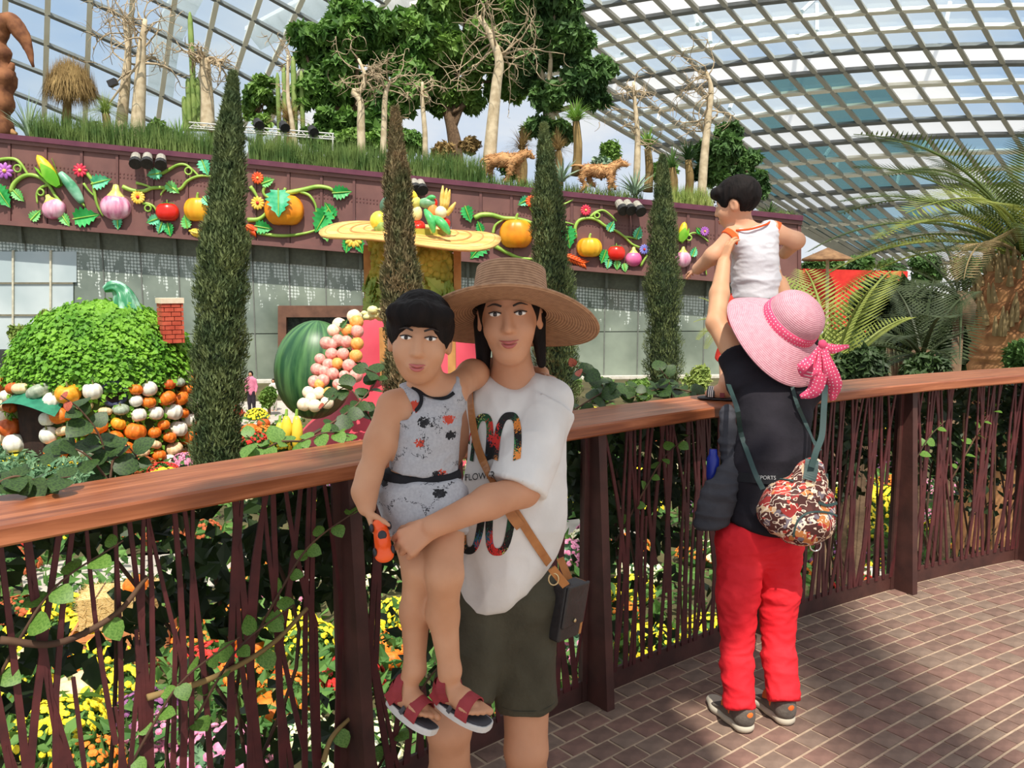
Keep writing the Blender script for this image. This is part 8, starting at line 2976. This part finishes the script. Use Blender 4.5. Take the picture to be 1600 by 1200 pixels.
# trousers
m_redp = fabric('trousers_red', (214, 32, 44), (228, 46, 56), .2, 40, .75)
S = Sdf()
S.cap(P(1162, 845, 3.07), P(1208, 845, 3.09), .100, .100, .04)
S.chain([P(1160, 850, 3.07), P(1153, 930, 3.02), kL], [.090, .074, .061], .025)
mL = kL * .5 + aL * .5
S.chain([kL, mL], [.061, .055], .025)
S.cone(mL, aL + np.array([.005, -.03, -.03]), .056, .053, .02)
S.chain([P(1215, 850, 3.09), P(1217, 920, 3.08), kR], [.090, .074, .061], .025)
mR = kR * .5 + aR * .5
S.chain([kR, mR], [.061, .057], .025)
S.cone(mR, aR + np.array([.010, -.03, -.025]), .058, .057, .02)
S.half(P(1190, 826, 3.0), (0, 0, 1))
pt = S.mesh(.0055, 1)
pt = fold(pt, .005, 10, (.7, .7, 1.5), 4.4)
pt = fold(pt, .003, 24, (.8, .8, 1.6), 1.4)
obj('trousers', pt, m_redp, gm, True)
# black top
m_blkT = fabric('top_black', (28, 26, 32), (40, 37, 44), .2, 50)
S = Sdf()
S.cap(P(1168, 598, 3.30), P(1262, 600, 3.30), .072, .075, .05)
S.cap(P(1212, 640, 3.25), P(1202, 730, 3.16), .150, .155, .06, fl=(-.35, 1, 0), flk=.72)
S.cap(P(1202, 730, 3.16), P(1186, 850, 3.08), .150, .150, .06, fl=(-.35, 1, 0), flk=.84)
S.cone(P(1172, 600, 3.30), P(1146, 552, 3.375), .074, .064, .04)
S.cone(P(1260, 598, 3.32), P(1250, 552, 3.42), .072, .062, .04)
S.half(P(1150, 826, 2.95), np.array([-.28, 0, -1.0]), .02)
S.ell(P(1228, 565, 3.36), (.075, .10, .05), None, .012, 's')
tp_ = S.mesh(.0055, 1)
tp_ = fold(tp_, .007, 7, (.7, .7, 1.5), 9.4)
top_o = obj('black_top', tp_, m_blkT, gm, True)
gb = bvh_of(tp_)
# waistband with lettering
try:
 wb_ = strip_on(gb, [(1134, 742), (1150, 745), (1180, 748), (1210, 750), (1240, 748), (1258, 742)], .034, .002, 30, .003)
 wo = obj('waistband', wb_, m_trim, gm)
 text_on(bvh_of(wb_), 'SPORTS', 1184, 749, 6.0, mat('lettering_grey', (150, 150, 152)), wo, .02, .95, .002)
except Exception as ex:
 print('waistband', ex)
# grey jacket tied round her waist, hanging on her left
m_jack = fabric('jacket_grey', (56, 56, 62), (72, 72, 78), .3, 60)
S = Sdf()
S.chain([P(1140, 742, 3.10), P(1122, 775, 3.06), P(1112, 815, 3.05)], [.045, .055, .062], .03, fl=(.3, 1, 0), flk=.6)
S.chain([P(1136, 640, 3.24), P(1140, 690, 3.18), P(1144, 740, 3.12)], [.022, .03, .035], .03)
S.half(P(1110, 830, 3.0), np.array([.25, 0, -1.0]), .01)
jk = fold(S.mesh(.0055, 1), .010, 11, (.5, .5, 2.2), 2.4)
obj('tied_jacket', jk, m_jack, gm, True)
obj('water_bottle', xf(lathe([(.001, 0), (.022, 0), (.024, .02), (.024, .09), (.016, .105), (.014, .125), (.001, .125)], 16), T(*(P(1113, 752, 3.14)))), mat('bottle_blue', (20, 36, 130), (30, 50, 160), rough=.3), gm, True)

# trainers
m_shoe = mat('trainer_grey', (92, 84, 78), (110, 102, 94), rough=.85, scale=30, bump=.2)
m_sho = mat('trainer_orange', (222, 96, 30), (236, 120, 48), rough=.7)
m_ssole = mat('trainer_sole', (186, 176, 158), (202, 194, 176), rough=.85)
def trainer(hl, dirv, label):
 f = nrm(np.array([dirv[0], dirv[1], 0])); sd = np.array([-f[1], f[0], 0]); u = np.array([0, 0, 1.0])
 t = thing('shoe', label, 'shoe', hl, 'grey and orange trainers')
 def at(x, y, z): return hl + f * x + sd * y + u * z
 S = Sdf()
 S.chain([at(.03, 0, .055), at(.10, 0, .058), at(.17, .004, .045), at(.215, .006, .038)], [.038, .040, .037, .028], .03)
 S.cap(at(.025, 0, .05), at(.02, 0, .085), .036, .034, .02)
 S.half(at(0, 0, .028), (0, 0, -1)); S.half(at(.0, 0, .098), nrm(f * .35 + u), .006)
 obj('upper', S.mesh(.004, 1), m_shoe, t, True)
 S = Sdf()
 S.chain([at(.028, 0, .018), at(.10, 0, .016), at(.17, .004, .016), at(.222, .006, .02)], [.040, .037, .041, .030], .03, fl=(0, 0, 1), flk=.62)
 S.half(at(0, 0, .001), (0, 0, -1)); S.half(at(0, 0, .032), (0, 0, 1))
 obj('sole', S.mesh(.004, 1), m_ssole, t, True)
 S = Sdf(); S.cap(at(.06, 0, .060), at(.12, 0, .062), .0425, .0405, .02); S.half(at(0, 0, .045), (0, 0, -1)); S.half(at(.058, 0, 0), -f); S.half(at(.122, 0, 0), f)
 obj('side_panel', S.mesh(.004, 1), m_sho, t, True)
 obj('heel_tab', xf(ellip(.012, .018, .022), frame(at(-.004, 0, .075), f, sd, u)), m_sho, t, True)
trainer(hL, np.array([-.30, .95]), 'grey and orange trainer on her left foot, nearer the middle post')
trainer(hR, np.array([-.26, .96]), 'grey and orange trainer on her right foot, out on the bricks')

# pink sun hat with polka dot ribbon
m_strawP = straw_mat('straw_pink', (190, 128, 142), (216, 162, 172), 900)
ph = thing('sun_hat', 'pink woven sun hat with a polka dot ribbon bow seen from behind', 'hat', P(1225, 560, 3.25))
pu = nrm(np.array([.42, -.60, .68])); pxv = nrm(np.array([.8, .1, -.55]) - pu * (np.array([.8, .1, -.55]) @ pu)); pyv = np.cross(pu, pxv)
pM = frame(P(1233, 506, 3.24), pxv, pyv, pu)
PR = .228
prof = []
for u in np.linspace(0, 1, 14):
 a = u * math.pi / 2
 prof.append((.0005 + .1115 * math.sin(a) ** .9, .045 + .085 * math.cos(a)))
for u in np.linspace(.15, 1, 6): prof.append((.112 + .006 * u, .045 - .045 * u))
for u in np.linspace(.05, 1, 20): prof.append((.118 + (PR - .118) * u, -.050 * u - .040 * u ** 2))
prof.append((PR, -.094))
for u in np.linspace(1, 0, 16): prof.append((.116 + (PR - .116) * u - .002, -.050 * u - .040 * u ** 2 - .006))
hat_lathe(prof, pM, lambda a, r: np.where(r > .12, (r - .12) * .14 * np.sin(2 * a + .6), 0), m_strawP, 'hat_shell', ph)
def dots_mat(name, c1, c2, sc=1.0):
 m = bpy.data.materials.new(name)
 m.use_nodes = True
 nt = m.node_tree
 b = nt.nodes['Principled BSDF']; b.inputs['Roughness'].default_value = .8
 at = nt.nodes.new('ShaderNodeAttribute'); at.attribute_name = 'rib'
 vo = nt.nodes.new('ShaderNodeTexVoronoi'); vo.voronoi_dimensions = '2D'; vo.inputs['Scale'].default_value = 75 * sc; vo.inputs['Randomness'].default_value = .25
 nt.links.new(at.outputs['Vector'], vo.inputs['Vector'])
 lt = nt.nodes.new('ShaderNodeMath'); lt.operation = 'LESS_THAN'; lt.inputs[1].default_value = .17
 nt.links.new(vo.outputs['Distance'], lt.inputs[0])
 mx = nt.nodes.new('ShaderNodeMix'); mx.data_type = 'RGBA'; mx.inputs['A'].default_value = (*srgb(*c1), 1); mx.inputs['B'].default_value = (*srgb(*c2), 1)
 nt.links.new(lt.outputs[0], mx.inputs['Factor']); nt.links.new(mx.outputs['Result'], b.inputs['Base Color'])
 return m
m_rib = dots_mat('ribbon_polka', (226, 78, 118), (244, 214, 222))
def ribbon_obj(name, m, uvw, parent):
 o = obj(name, m, m_rib, parent, True)
 o.data.attributes.new('rib', 'FLOAT_VECTOR', 'POINT').data.foreach_set('vector', np.asarray(uvw, np.float32).ravel())
 return o
lb_ = lathe([(.1205, .000), (.1195, .016), (.1165, .034), (.1135, .036)], 60)
aa = np.arctan2(lb_[0][:, 1], lb_[0][:, 0])
ribbon_obj('ribbon_band', xf(lb_, pM), np.stack([aa * .12, lb_[0][:, 2], np.zeros(len(aa))], -1), ph)
kn = P(1285, 538, 3.08)
def tail_(pts, ws, name, nn=16, N=(-.1, -1, .2)):
 C = spline(pts, nn)
 w = np.interp(np.linspace(0, 1, nn), np.linspace(0, 1, len(ws)), ws)
 NN = np.tile(nrm(N), (nn, 1)) + np.stack([.5 * np.sin(np.linspace(0, 7, nn)), np.zeros(nn), np.zeros(nn)], -1)
 m = band(C, NN, w, .003)
 L = np.concatenate([[0], np.cumsum(np.linalg.norm(np.diff(C, axis=0), axis=1))])
 uv = []
 for l, ww in zip(L, w):
  uv += [[l, -ww / 2, 0], [l, ww / 2, 0], [l, ww / 2, 0], [l, -ww / 2, 0]]
 ribbon_obj(name, m, uv, ph)
tail_([kn, P(1272, 560, 3.08), P(1264, 578, 3.08), P(1252, 564, 3.08)], [.02, .045, .075, .05], 'bow_loop')
tail_([kn, P(1300, 545, 3.10), P(1326, 541, 3.12)], [.018, .04, .012], 'bow_loop')
tail_([kn, P(1281, 580, 3.07), P(1272, 610, 3.08), P(1250, 620, 3.09)], [.02, .06, .055, .015], 'ribbon_tail')
tail_([kn, P(1294, 570, 3.07), P(1303, 600, 3.08), P(1301, 626, 3.10)], [.02, .05, .06, .02], 'ribbon_tail')
obj('bow_knot', xf(ellip(.016, .014, .018), T(*kn)), m_rib, ph, True)

# flowered backpack-style bag on her right hip
def paisley():
 m = bpy.data.materials.new('bag_paisley')
 m.use_nodes = True
 nt = m.node_tree
 b = nt.nodes['Principled BSDF']; b.inputs['Roughness'].default_value = .75
 tc = nt.nodes.new('ShaderNodeTexCoord')
 n = nt.nodes.new('ShaderNodeTexNoise'); n.inputs['Scale'].default_value = 16; n.inputs['Detail'].default_value = 1.5
 mv = nt.nodes.new('ShaderNodeMix'); mv.data_type = 'VECTOR'; mv.inputs['Factor'].default_value = .10
 nt.links.new(tc.outputs['Object'], mv.inputs['A']); nt.links.new(n.outputs['Color'], mv.inputs['B'])
 nt.links.new(tc.outputs['Object'], n.inputs['Vector'])
 v1 = nt.nodes.new('ShaderNodeTexVoronoi'); v1.inputs['Scale'].default_value = 38; nt.links.new(mv.outputs['Result'], v1.inputs['Vector'])
 sp = nt.nodes.new('ShaderNodeSeparateColor'); nt.links.new(v1.outputs['Color'], sp.inputs['Color'])
 r = nt.nodes.new('ShaderNodeValToRGB'); r.color_ramp.interpolation = 'CONSTANT'
 els = [(0, (70, 32, 28)), (.34, (150, 40, 38)), (.50, (190, 120, 64)), (.58, (84, 40, 34)), (.72, (116, 106, 116)), (.80, (206, 176, 140)), (.88, (176, 56, 46))]
 r.color_ramp.elements[0].color = (*srgb(*els[0][1]), 1)
 r.color_ramp.elements[1].position = els[1][0]; r.color_ramp.elements[1].color = (*srgb(*els[1][1]), 1)
 for p_, c_ in els[2:]:
  e = r.color_ramp.elements.new(p_); e.color = (*srgb(*c_), 1)
 nt.links.new(sp.outputs['Red'], r.inputs['Fac'])
 wv = nt.nodes.new('ShaderNodeTexWave'); wv.wave_type = 'RINGS'; wv.inputs['Scale'].default_value = 18; wv.inputs['Distortion'].default_value = 9; wv.inputs['Detail'].default_value = 1; wv.inputs['Detail Scale'].default_value = 2.5
 nt.links.new(tc.outputs['Object'], wv.inputs['Vector'])
 gt = nt.nodes.new('ShaderNodeMath'); gt.operation = 'GREATER_THAN'; gt.inputs[1].default_value = .92; nt.links.new(wv.outputs['Fac'], gt.inputs[0])
 mx = nt.nodes.new('ShaderNodeMix'); mx.data_type = 'RGBA'; mx.inputs['B'].default_value = (*srgb(226, 206, 186), 1)
 nt.links.new(gt.outputs[0], mx.inputs['Factor']); nt.links.new(r.outputs['Color'], mx.inputs['A']); nt.links.new(mx.outputs['Result'], b.inputs['Base Color'])
 return m
m_pais = paisley()
m_teal = mat('strap_teal', (34, 58, 56), (46, 72, 70), rough=.6)
hbag = thing('hand_bag', 'brown paisley flowered bag with dark teal straps on her hip', 'bag', P(1248, 845, 2.95))
S = Sdf()
S.ell(P(1245, 796, 2.94), (.145, .075, .096), R3((1, .1, .10), (0, 1, 0)), .03)
S.ell(P(1262, 758, 2.95), (.06, .06, .10), R3((1, 0, -.2), (0, 1, 0)), .05)
S.ell(P(1258, 822, 2.92), (.095, .06, .065), None, .05)
S.ell(P(1224, 778, 2.96), (.06, .055, .05), None, .05)
bgm = fold(S.mesh(.005, 1), .006, 14, (1, 1, 1), 6.1)
obj('bag_body', bgm, m_pais, hbag, True)
bb_ = bvh_of(bgm)
for nm, pts, w in (('zip', [(1278, 785), (1292, 790), (1306, 786)], .010), ('pocket_piping', [(1240, 838), (1244, 815), (1262, 800), (1290, 800), (1306, 806)], .007), ('zip', [(1196, 757), (1215, 750), (1240, 752)], .008)):
 try: obj(nm, strip_on(bb_, pts, w, .002, 16, .003), m_teal, hbag)
 except Exception: pass
obj('strap_mount', strip_on(bb_, [(1268, 720), (1268, 735), (1264, 750)], .045, .002, 10, .005, 2.90), m_teal, hbag)
def strap3(pts, w, name):
 C = spline(pts, 24); N = np.tile(nrm(np.array([-.1, -1, .1])), (24, 1))
 obj(name, band(C, N, w, .003), m_teal, hbag)
def gpt_(px, py, off=.017, fb=3.0):
 h, n_ = cast(gb, px, py, off)
 return h if h is not None else P(px, py, fb)
strap3([gpt_(1143, 600), gpt_(1152, 640), gpt_(1162, 680), gpt_(1172, 715), P(1181, 742, 2.93), P(1192, 764, 2.90)], .018, 'strap')
strap3([gpt_(1232, 600), gpt_(1240, 630), gpt_(1254, 665), P(1272, 690, 2.95), P(1281, 704, 2.92)], .014, 'strap')
strap3([P(1290, 590, 3.12), P(1287, 640, 3.0), P(1284, 680, 2.93), P(1275, 705, 2.90), P(1268, 730, 2.89)], .022, 'strap')
strap3([P(1290, 740, 2.93), P(1292, 780, 2.92), P(1290, 810, 2.91), P(1276, 846, 2.90)], .016, 'strap')
rq = np.array([P(1274, 852, 2.90) + np.array([math.cos(q) * .020, 0, math.sin(q) * .022]) for q in np.linspace(0, 2 * np.pi, 20)])
obj('ring', tube(rq, .003, 6, False), mat('metal_steel', (190, 190, 186), rough=.25, metal=.9), hbag, True)

# ------------------------------------------------------------------ child standing on the handrail
ch = thing('person', 'toddler in white sleeveless shirt with orange trim standing on the handrail', 'person', PZ(1128, 627, RAILZ))
S = Sdf()
chc = P(1150, 318, 3.72)
fwd_c, up_c = (-.78, .50, -.22), (-.12, -.05, 1)
atC, MC = head(S, chc, fwd_c, up_c, .93, True, 1.0)
S.chain([P(1160, 348, 3.72), P(1170, 368, 3.72)], [.045, .05], .03)
S.chain([P(1148, 372, 3.70), P(1205, 362, 3.72)], [.042, .042], .03)
S.chain([P(1180, 395, 3.72), P(1182, 440, 3.73), P(1178, 480, 3.74)], [.085, .085, .082], .04)
ce, cw2 = P(1114, 400, 3.68), P(1090, 420, 3.76)
S.chain([P(1143, 372, 3.69), ce], [.042, .036], .03)
S.chain([ce, cw2], [.036, .026], .02)
hand(S, cw2, np.array([-.5, .8, -.25]), np.array([.2, .3, -1]), 1, .095, (.4, .6, .5), .1)
ce2, cw3 = P(1244, 376, 3.70), P(1226, 396, 3.86)
S.chain([P(1207, 362, 3.72), ce2], [.042, .036], .03)
S.chain([ce2, cw3], [.036, .026], .02)
hand(S, cw3, np.array([-.6, .7, -.2]), np.array([0, .3, -1]), -1, .095, (.4, .6, .5), .1)
ctoe1 = PZ(1102, 624, RAILZ); cheel1 = PZ(1138, 626, RAILZ)
can1 = cheel1 + np.array([-.01, 0, .075])
cheel2 = PZ(1186, 622, RAILZ) ; ctoe2 = PZ(1158, 618, RAILZ); can2 = cheel2 + np.array([-.01, 0, .075])
S.chain([P(1165, 490, 3.75), P(1140, 555, 3.80), can1], [.066, .048, .03], .03)
S.chain([P(1196, 490, 3.75), P(1190, 560, 3.83), can2], [.066, .048, .03], .03)
for an_, a, b in ((can1, cheel1, ctoe1), (can2, cheel2, ctoe2)):
 fd = nrm(b - a)
 S.chain([an_, a + fd * .02 + np.array([0, 0, .035])], [.03, .026], .02)
 S.chain([a + fd * .015 + np.array([0, 0, .034]), (a + b) / 2 + np.array([0, 0, .034]), b - fd * .015 + np.array([0, 0, .028])], [.024, .025, .018], .02)
obj('body', S.mesh(.0045, 1), m_skinC, ch, True)
face_parts(ch, atC, MC, .93)
S = Sdf()
S.ell(atC(0, -.018, .034), np.array([.086, .106, .092]) * .95, MC, .02)
S.ell(atC(0, .095, -.035), np.array([.075, .062, .085]) * .95, MC, .012, 's')
S.ell(atC(0, .03, -.150), np.array([.12, .17, .090]) * .95, MC, .015, 's')
for q in (-1, 1):
 S.ell(atC(.082 * q, -.008, -.022), np.array([.03, .032, .042]) * .95, MC, .008, 's')
S.chain([atC(-.055, .055, .068), atC(0, .080, .070), atC(.055, .055, .068)], [.020, .022, .020], .02)
hc_ = fold(S.mesh(.0042, 1), .0022, 60, (1, 1, .3), 4)
obj('hair', hc_, m_hair, ch, True)
m_wht = fabric('shirt_white', (196, 196, 202), (212, 212, 217), .2, 40)
m_orT = fabric('trim_orange', (226, 84, 36), (238, 104, 52))
S = Sdf()
S.cap(P(1152, 374, 3.70), P(1202, 364, 3.72), .050, .050, .03)
S.cap(P(1180, 398, 3.72), P(1183, 475, 3.735), .096, .112, .04, fl=(0, 1, 0), flk=.95)
S.half(P(1182, 466, 3.7), (0, 0, -1))
S.ell(P(1172, 346, 3.72), (.062, .075, .034), None, .006, 's')
ct_ = fold(S.mesh(.0045, 1), .006, 9, (.6, .6, 1.6), 7.7)
ct_ = fold(ct_, .0025, 26, (.6, .6, 1.6), 3.7)
cto = obj('shirt', ct_, m_wht, ch, True)
# orange armhole rings
for c_, ax_, r_ in ((P(1143, 373, 3.69), nrm(P(1148, 372, 3.70) - ce), .050), (P(1210, 363, 3.72), nrm(ce2 - P(1205, 362, 3.72)), .049)):
 S = Sdf(); S.cone(c_ - ax_ * .014, c_ + ax_ * .014, r_, r_, .004)
 obj('armhole_trim', S.mesh(.004, 1), m_orT, cto, True)
obj('neck_trim', tube(spline([P(1150, 360, 3.655), P(1172, 358, 3.640), P(1196, 351, 3.66), P(1204, 346, 3.70)], 14), .005, 6), m_orT, cto, True)
m_redS = fabric('shorts_red', (214, 58, 48), (228, 76, 62))
S = Sdf()
S.cap(P(1166, 482, 3.745), P(1198, 480, 3.745), .092, .09, .04)
S.cone(P(1164, 485, 3.75), P(1142, 566, 3.80), .082, .072, .03)
S.cone(P(1198, 485, 3.75), P(1192, 562, 3.82), .080, .072, .03)
S.half(P(1182, 458, 3.7), (0, 0, 1))
obj('shorts', fold(S.mesh(.005, 1), .004, 14, (1, 1, .7), 1), m_redS, ch, True)
def slide(a, b, label):
 t = thing('sandal', label, 'sandal', (a + b) / 2, 'small dark sandals on the handrail')
 fd = nrm(b - a); sd = np.array([-fd[1], fd[0], 0]); u = np.array([0, 0, 1.0])
 L = np.linalg.norm(b - a) + .03
 S = Sdf(); S.cap(a + u * .007, b + u * .007, .033, .036, .01, fl=(0, 0, 1), flk=.25)
 obj('sole', S.mesh(.0035, 1), m_blk, t, True)
 for k, (fr, m_, nm) in enumerate(((.72, m_blk, 'toe_strap'), (.22, mat('sandal_wine', (120, 40, 44)), 'ankle_strap'))):
  c = a + (b - a) * fr + u * .02
  q = np.linspace(-.1, math.pi + .1, 18)
  C = np.array([c + sd * .031 * math.cos(v) + u * .036 * math.sin(v) for v in q])
  N = np.array([sd * math.cos(v) + u * math.sin(v) for v in q])
  so2 = obj(nm, band(C, N, .034 if k == 0 else .02, .003), m_, t)
  if k == 0:
   for z_ in (-.008, 0, .008):
    C2 = np.array([p_ + n_ * .0035 + fd * z_ for p_, n_ in zip(C, N)])
    obj('stripe', band(C2, N, .004, .001), m_eyew, so2)
slide(cheel1, ctoe1, 'small dark striped sandal on the handrail, left foot of the toddler')
slide(cheel2, ctoe2, 'small dark striped sandal on the handrail, right foot of the toddler')

# ------------------------------------------------------------------ two far visitors on the path
def far_person(px, top, Y, label, shirt, trouser, side):
 b = P(px, 600, Y); z1 = P(px, top, Y)[2]; H = z1 - GZ
 t = thing('person', label, 'person', (b[0], Y, GZ), 'far visitors on the path')
 def at(x, y, z): return np.array([b[0] + x * H, Y + y * H, GZ + z * H])
 S = Sdf()
 S.ell(at(0, 0, .93), np.array([.045, .055, .068]) * H, None, .03)
 S.cap(at(0, 0, .84), at(0, 0, .88), .028 * H, .028 * H, .03)
 for q in (-1, 1):
  S.chain([at(.10 * q, 0, .80), at(.13 * q, 0, .64), at(.12 * q, -.05, .50)], [.028 * H, .024 * H, .018 * H], .03)
  S.ell(at(.12 * q, -.06, .465), np.array([.014, .02, .035]) * H, None, .02)
  S.chain([at(.05 * q, 0, .48), at(.052 * q, 0, .26), at(.052 * q, .01, .04)], [.05 * H, .036 * H, .024 * H], .03)
  S.cap(at(.052 * q, .02, .02), at(.056 * q, -.06, .018), .022 * H, .018 * H, .02)
 obj('body', S.mesh(.025, 1), m_skinC, t, True)
 S = Sdf(); S.chain([at(0, 0, .80), at(0, 0, .66), at(0, 0, .50)], [.095 * H, .085 * H, .09 * H], .05, fl=(0, 1, 0), flk=.7)
 for q in (-1, 1):
  S.cap(at(.10 * q, 0, .80), at(.132 * q, 0, .63), .036 * H, .03 * H, .03)
  S.cap(at(.132 * q, 0, .63), at(.122 * q, -.04, .52), .03 * H, .026 * H, .03)
 obj('shirt', S.mesh(.025, 1), shirt, t, True)
 S = Sdf()
 for q in (-1, 1):
  S.chain([at(.045 * q, 0, .50), at(.052 * q, 0, .26), at(.052 * q, .01, .05)], [.06 * H, .044 * H, .034 * H], .03)
 obj('trousers', S.mesh(.025, 1), trouser, t, True)
 S = Sdf(); S.ell(at(0, .012, .945), np.array([.054, .062, .068]) * H, None, .02); S.cap(at(0, .04, .92), at(0, .04, .84), .045 * H, .03 * H, .05)
 S.ell(at(0, -.06, .92), np.array([.04, .04, .05]) * H, None, .02, 's')
 obj('hair', S.mesh(.025, 1), m_hair, t, True)
far_person(392, 580, 30.5, 'far visitor in a pink shirt and dark trousers on the path', fabric('shirt_pink', (222, 128, 160), (236, 150, 178)), fabric('trousers_dark', (50, 44, 54), (62, 56, 66)), 0)
far_person(427, 592, 31.0, 'far visitor in white half hidden behind the watermelon', fabric('shirt_offwhite', (216, 214, 206), (230, 228, 220)), fabric('trousers_pale', (196, 192, 182), (206, 202, 192)), 0)

# ================================================================== unseen tree added behind the camera to shade the couple
sd_ = -np.array(SUN_DIR)
def toward_sun(p, h):
 return np.asarray(p) + sd_ * ((h - p[2]) / sd_[2])
m_sh = mat('overhead_leaf', (50, 84, 34), (84, 118, 52), rough=.7, scale=2)
g = np.random.default_rng(500)
tr = thing('added_shade_tree', 'unseen leafy tree added behind the camera to shade the couple', 'tree', (-2.6, -5.2, 0))
blobs, rr_ = [], []
for (x, y, z) in [(-.25, 2.0, .5), (-.1, 2.1, 1.3), (.05, 2.2, .9), (-.28, 1.9, 1.1), (.12, 2.9, .6), (-.05, 2.7, .3), (.25, 2.6, .1), (.2, 3.2, 1.0), (-.05, 2.4, .7), (.0, 2.2, .1), (.45, 3.2, .5), (.1, 1.6, .2), (.3, 2.1, .3)]:
 q = toward_sun((x, y, z), g.uniform(8.0, 9.2))
 blobs.append(q); rr_.append(g.uniform(.42, .56))
c0 = np.mean(blobs, axis=0)
trunk = spline([(-2.6, -5.2, 0), (-2.5, -5.2, 3), (-1.6, -4.2, 6), c0 - np.array([.2, 0, .6])], 16)
obj('trunk', tube(trunk, np.linspace(.22, .08, 16), 10), m_bark, tr, True)
for q in blobs:
 obj('branch', tube(spline([trunk[12], (trunk[12] + q) / 2 + np.array([0, 0, .2]), q], 6), np.linspace(.06, .02, 6), 6), m_bark, tr, True)
obj('foliage', blob_leaves(blobs, rr_, 9000, .17, .10, g, .8), m_sh, tr)['kind'] = 'stuff'

bpy.context.view_layer.update()
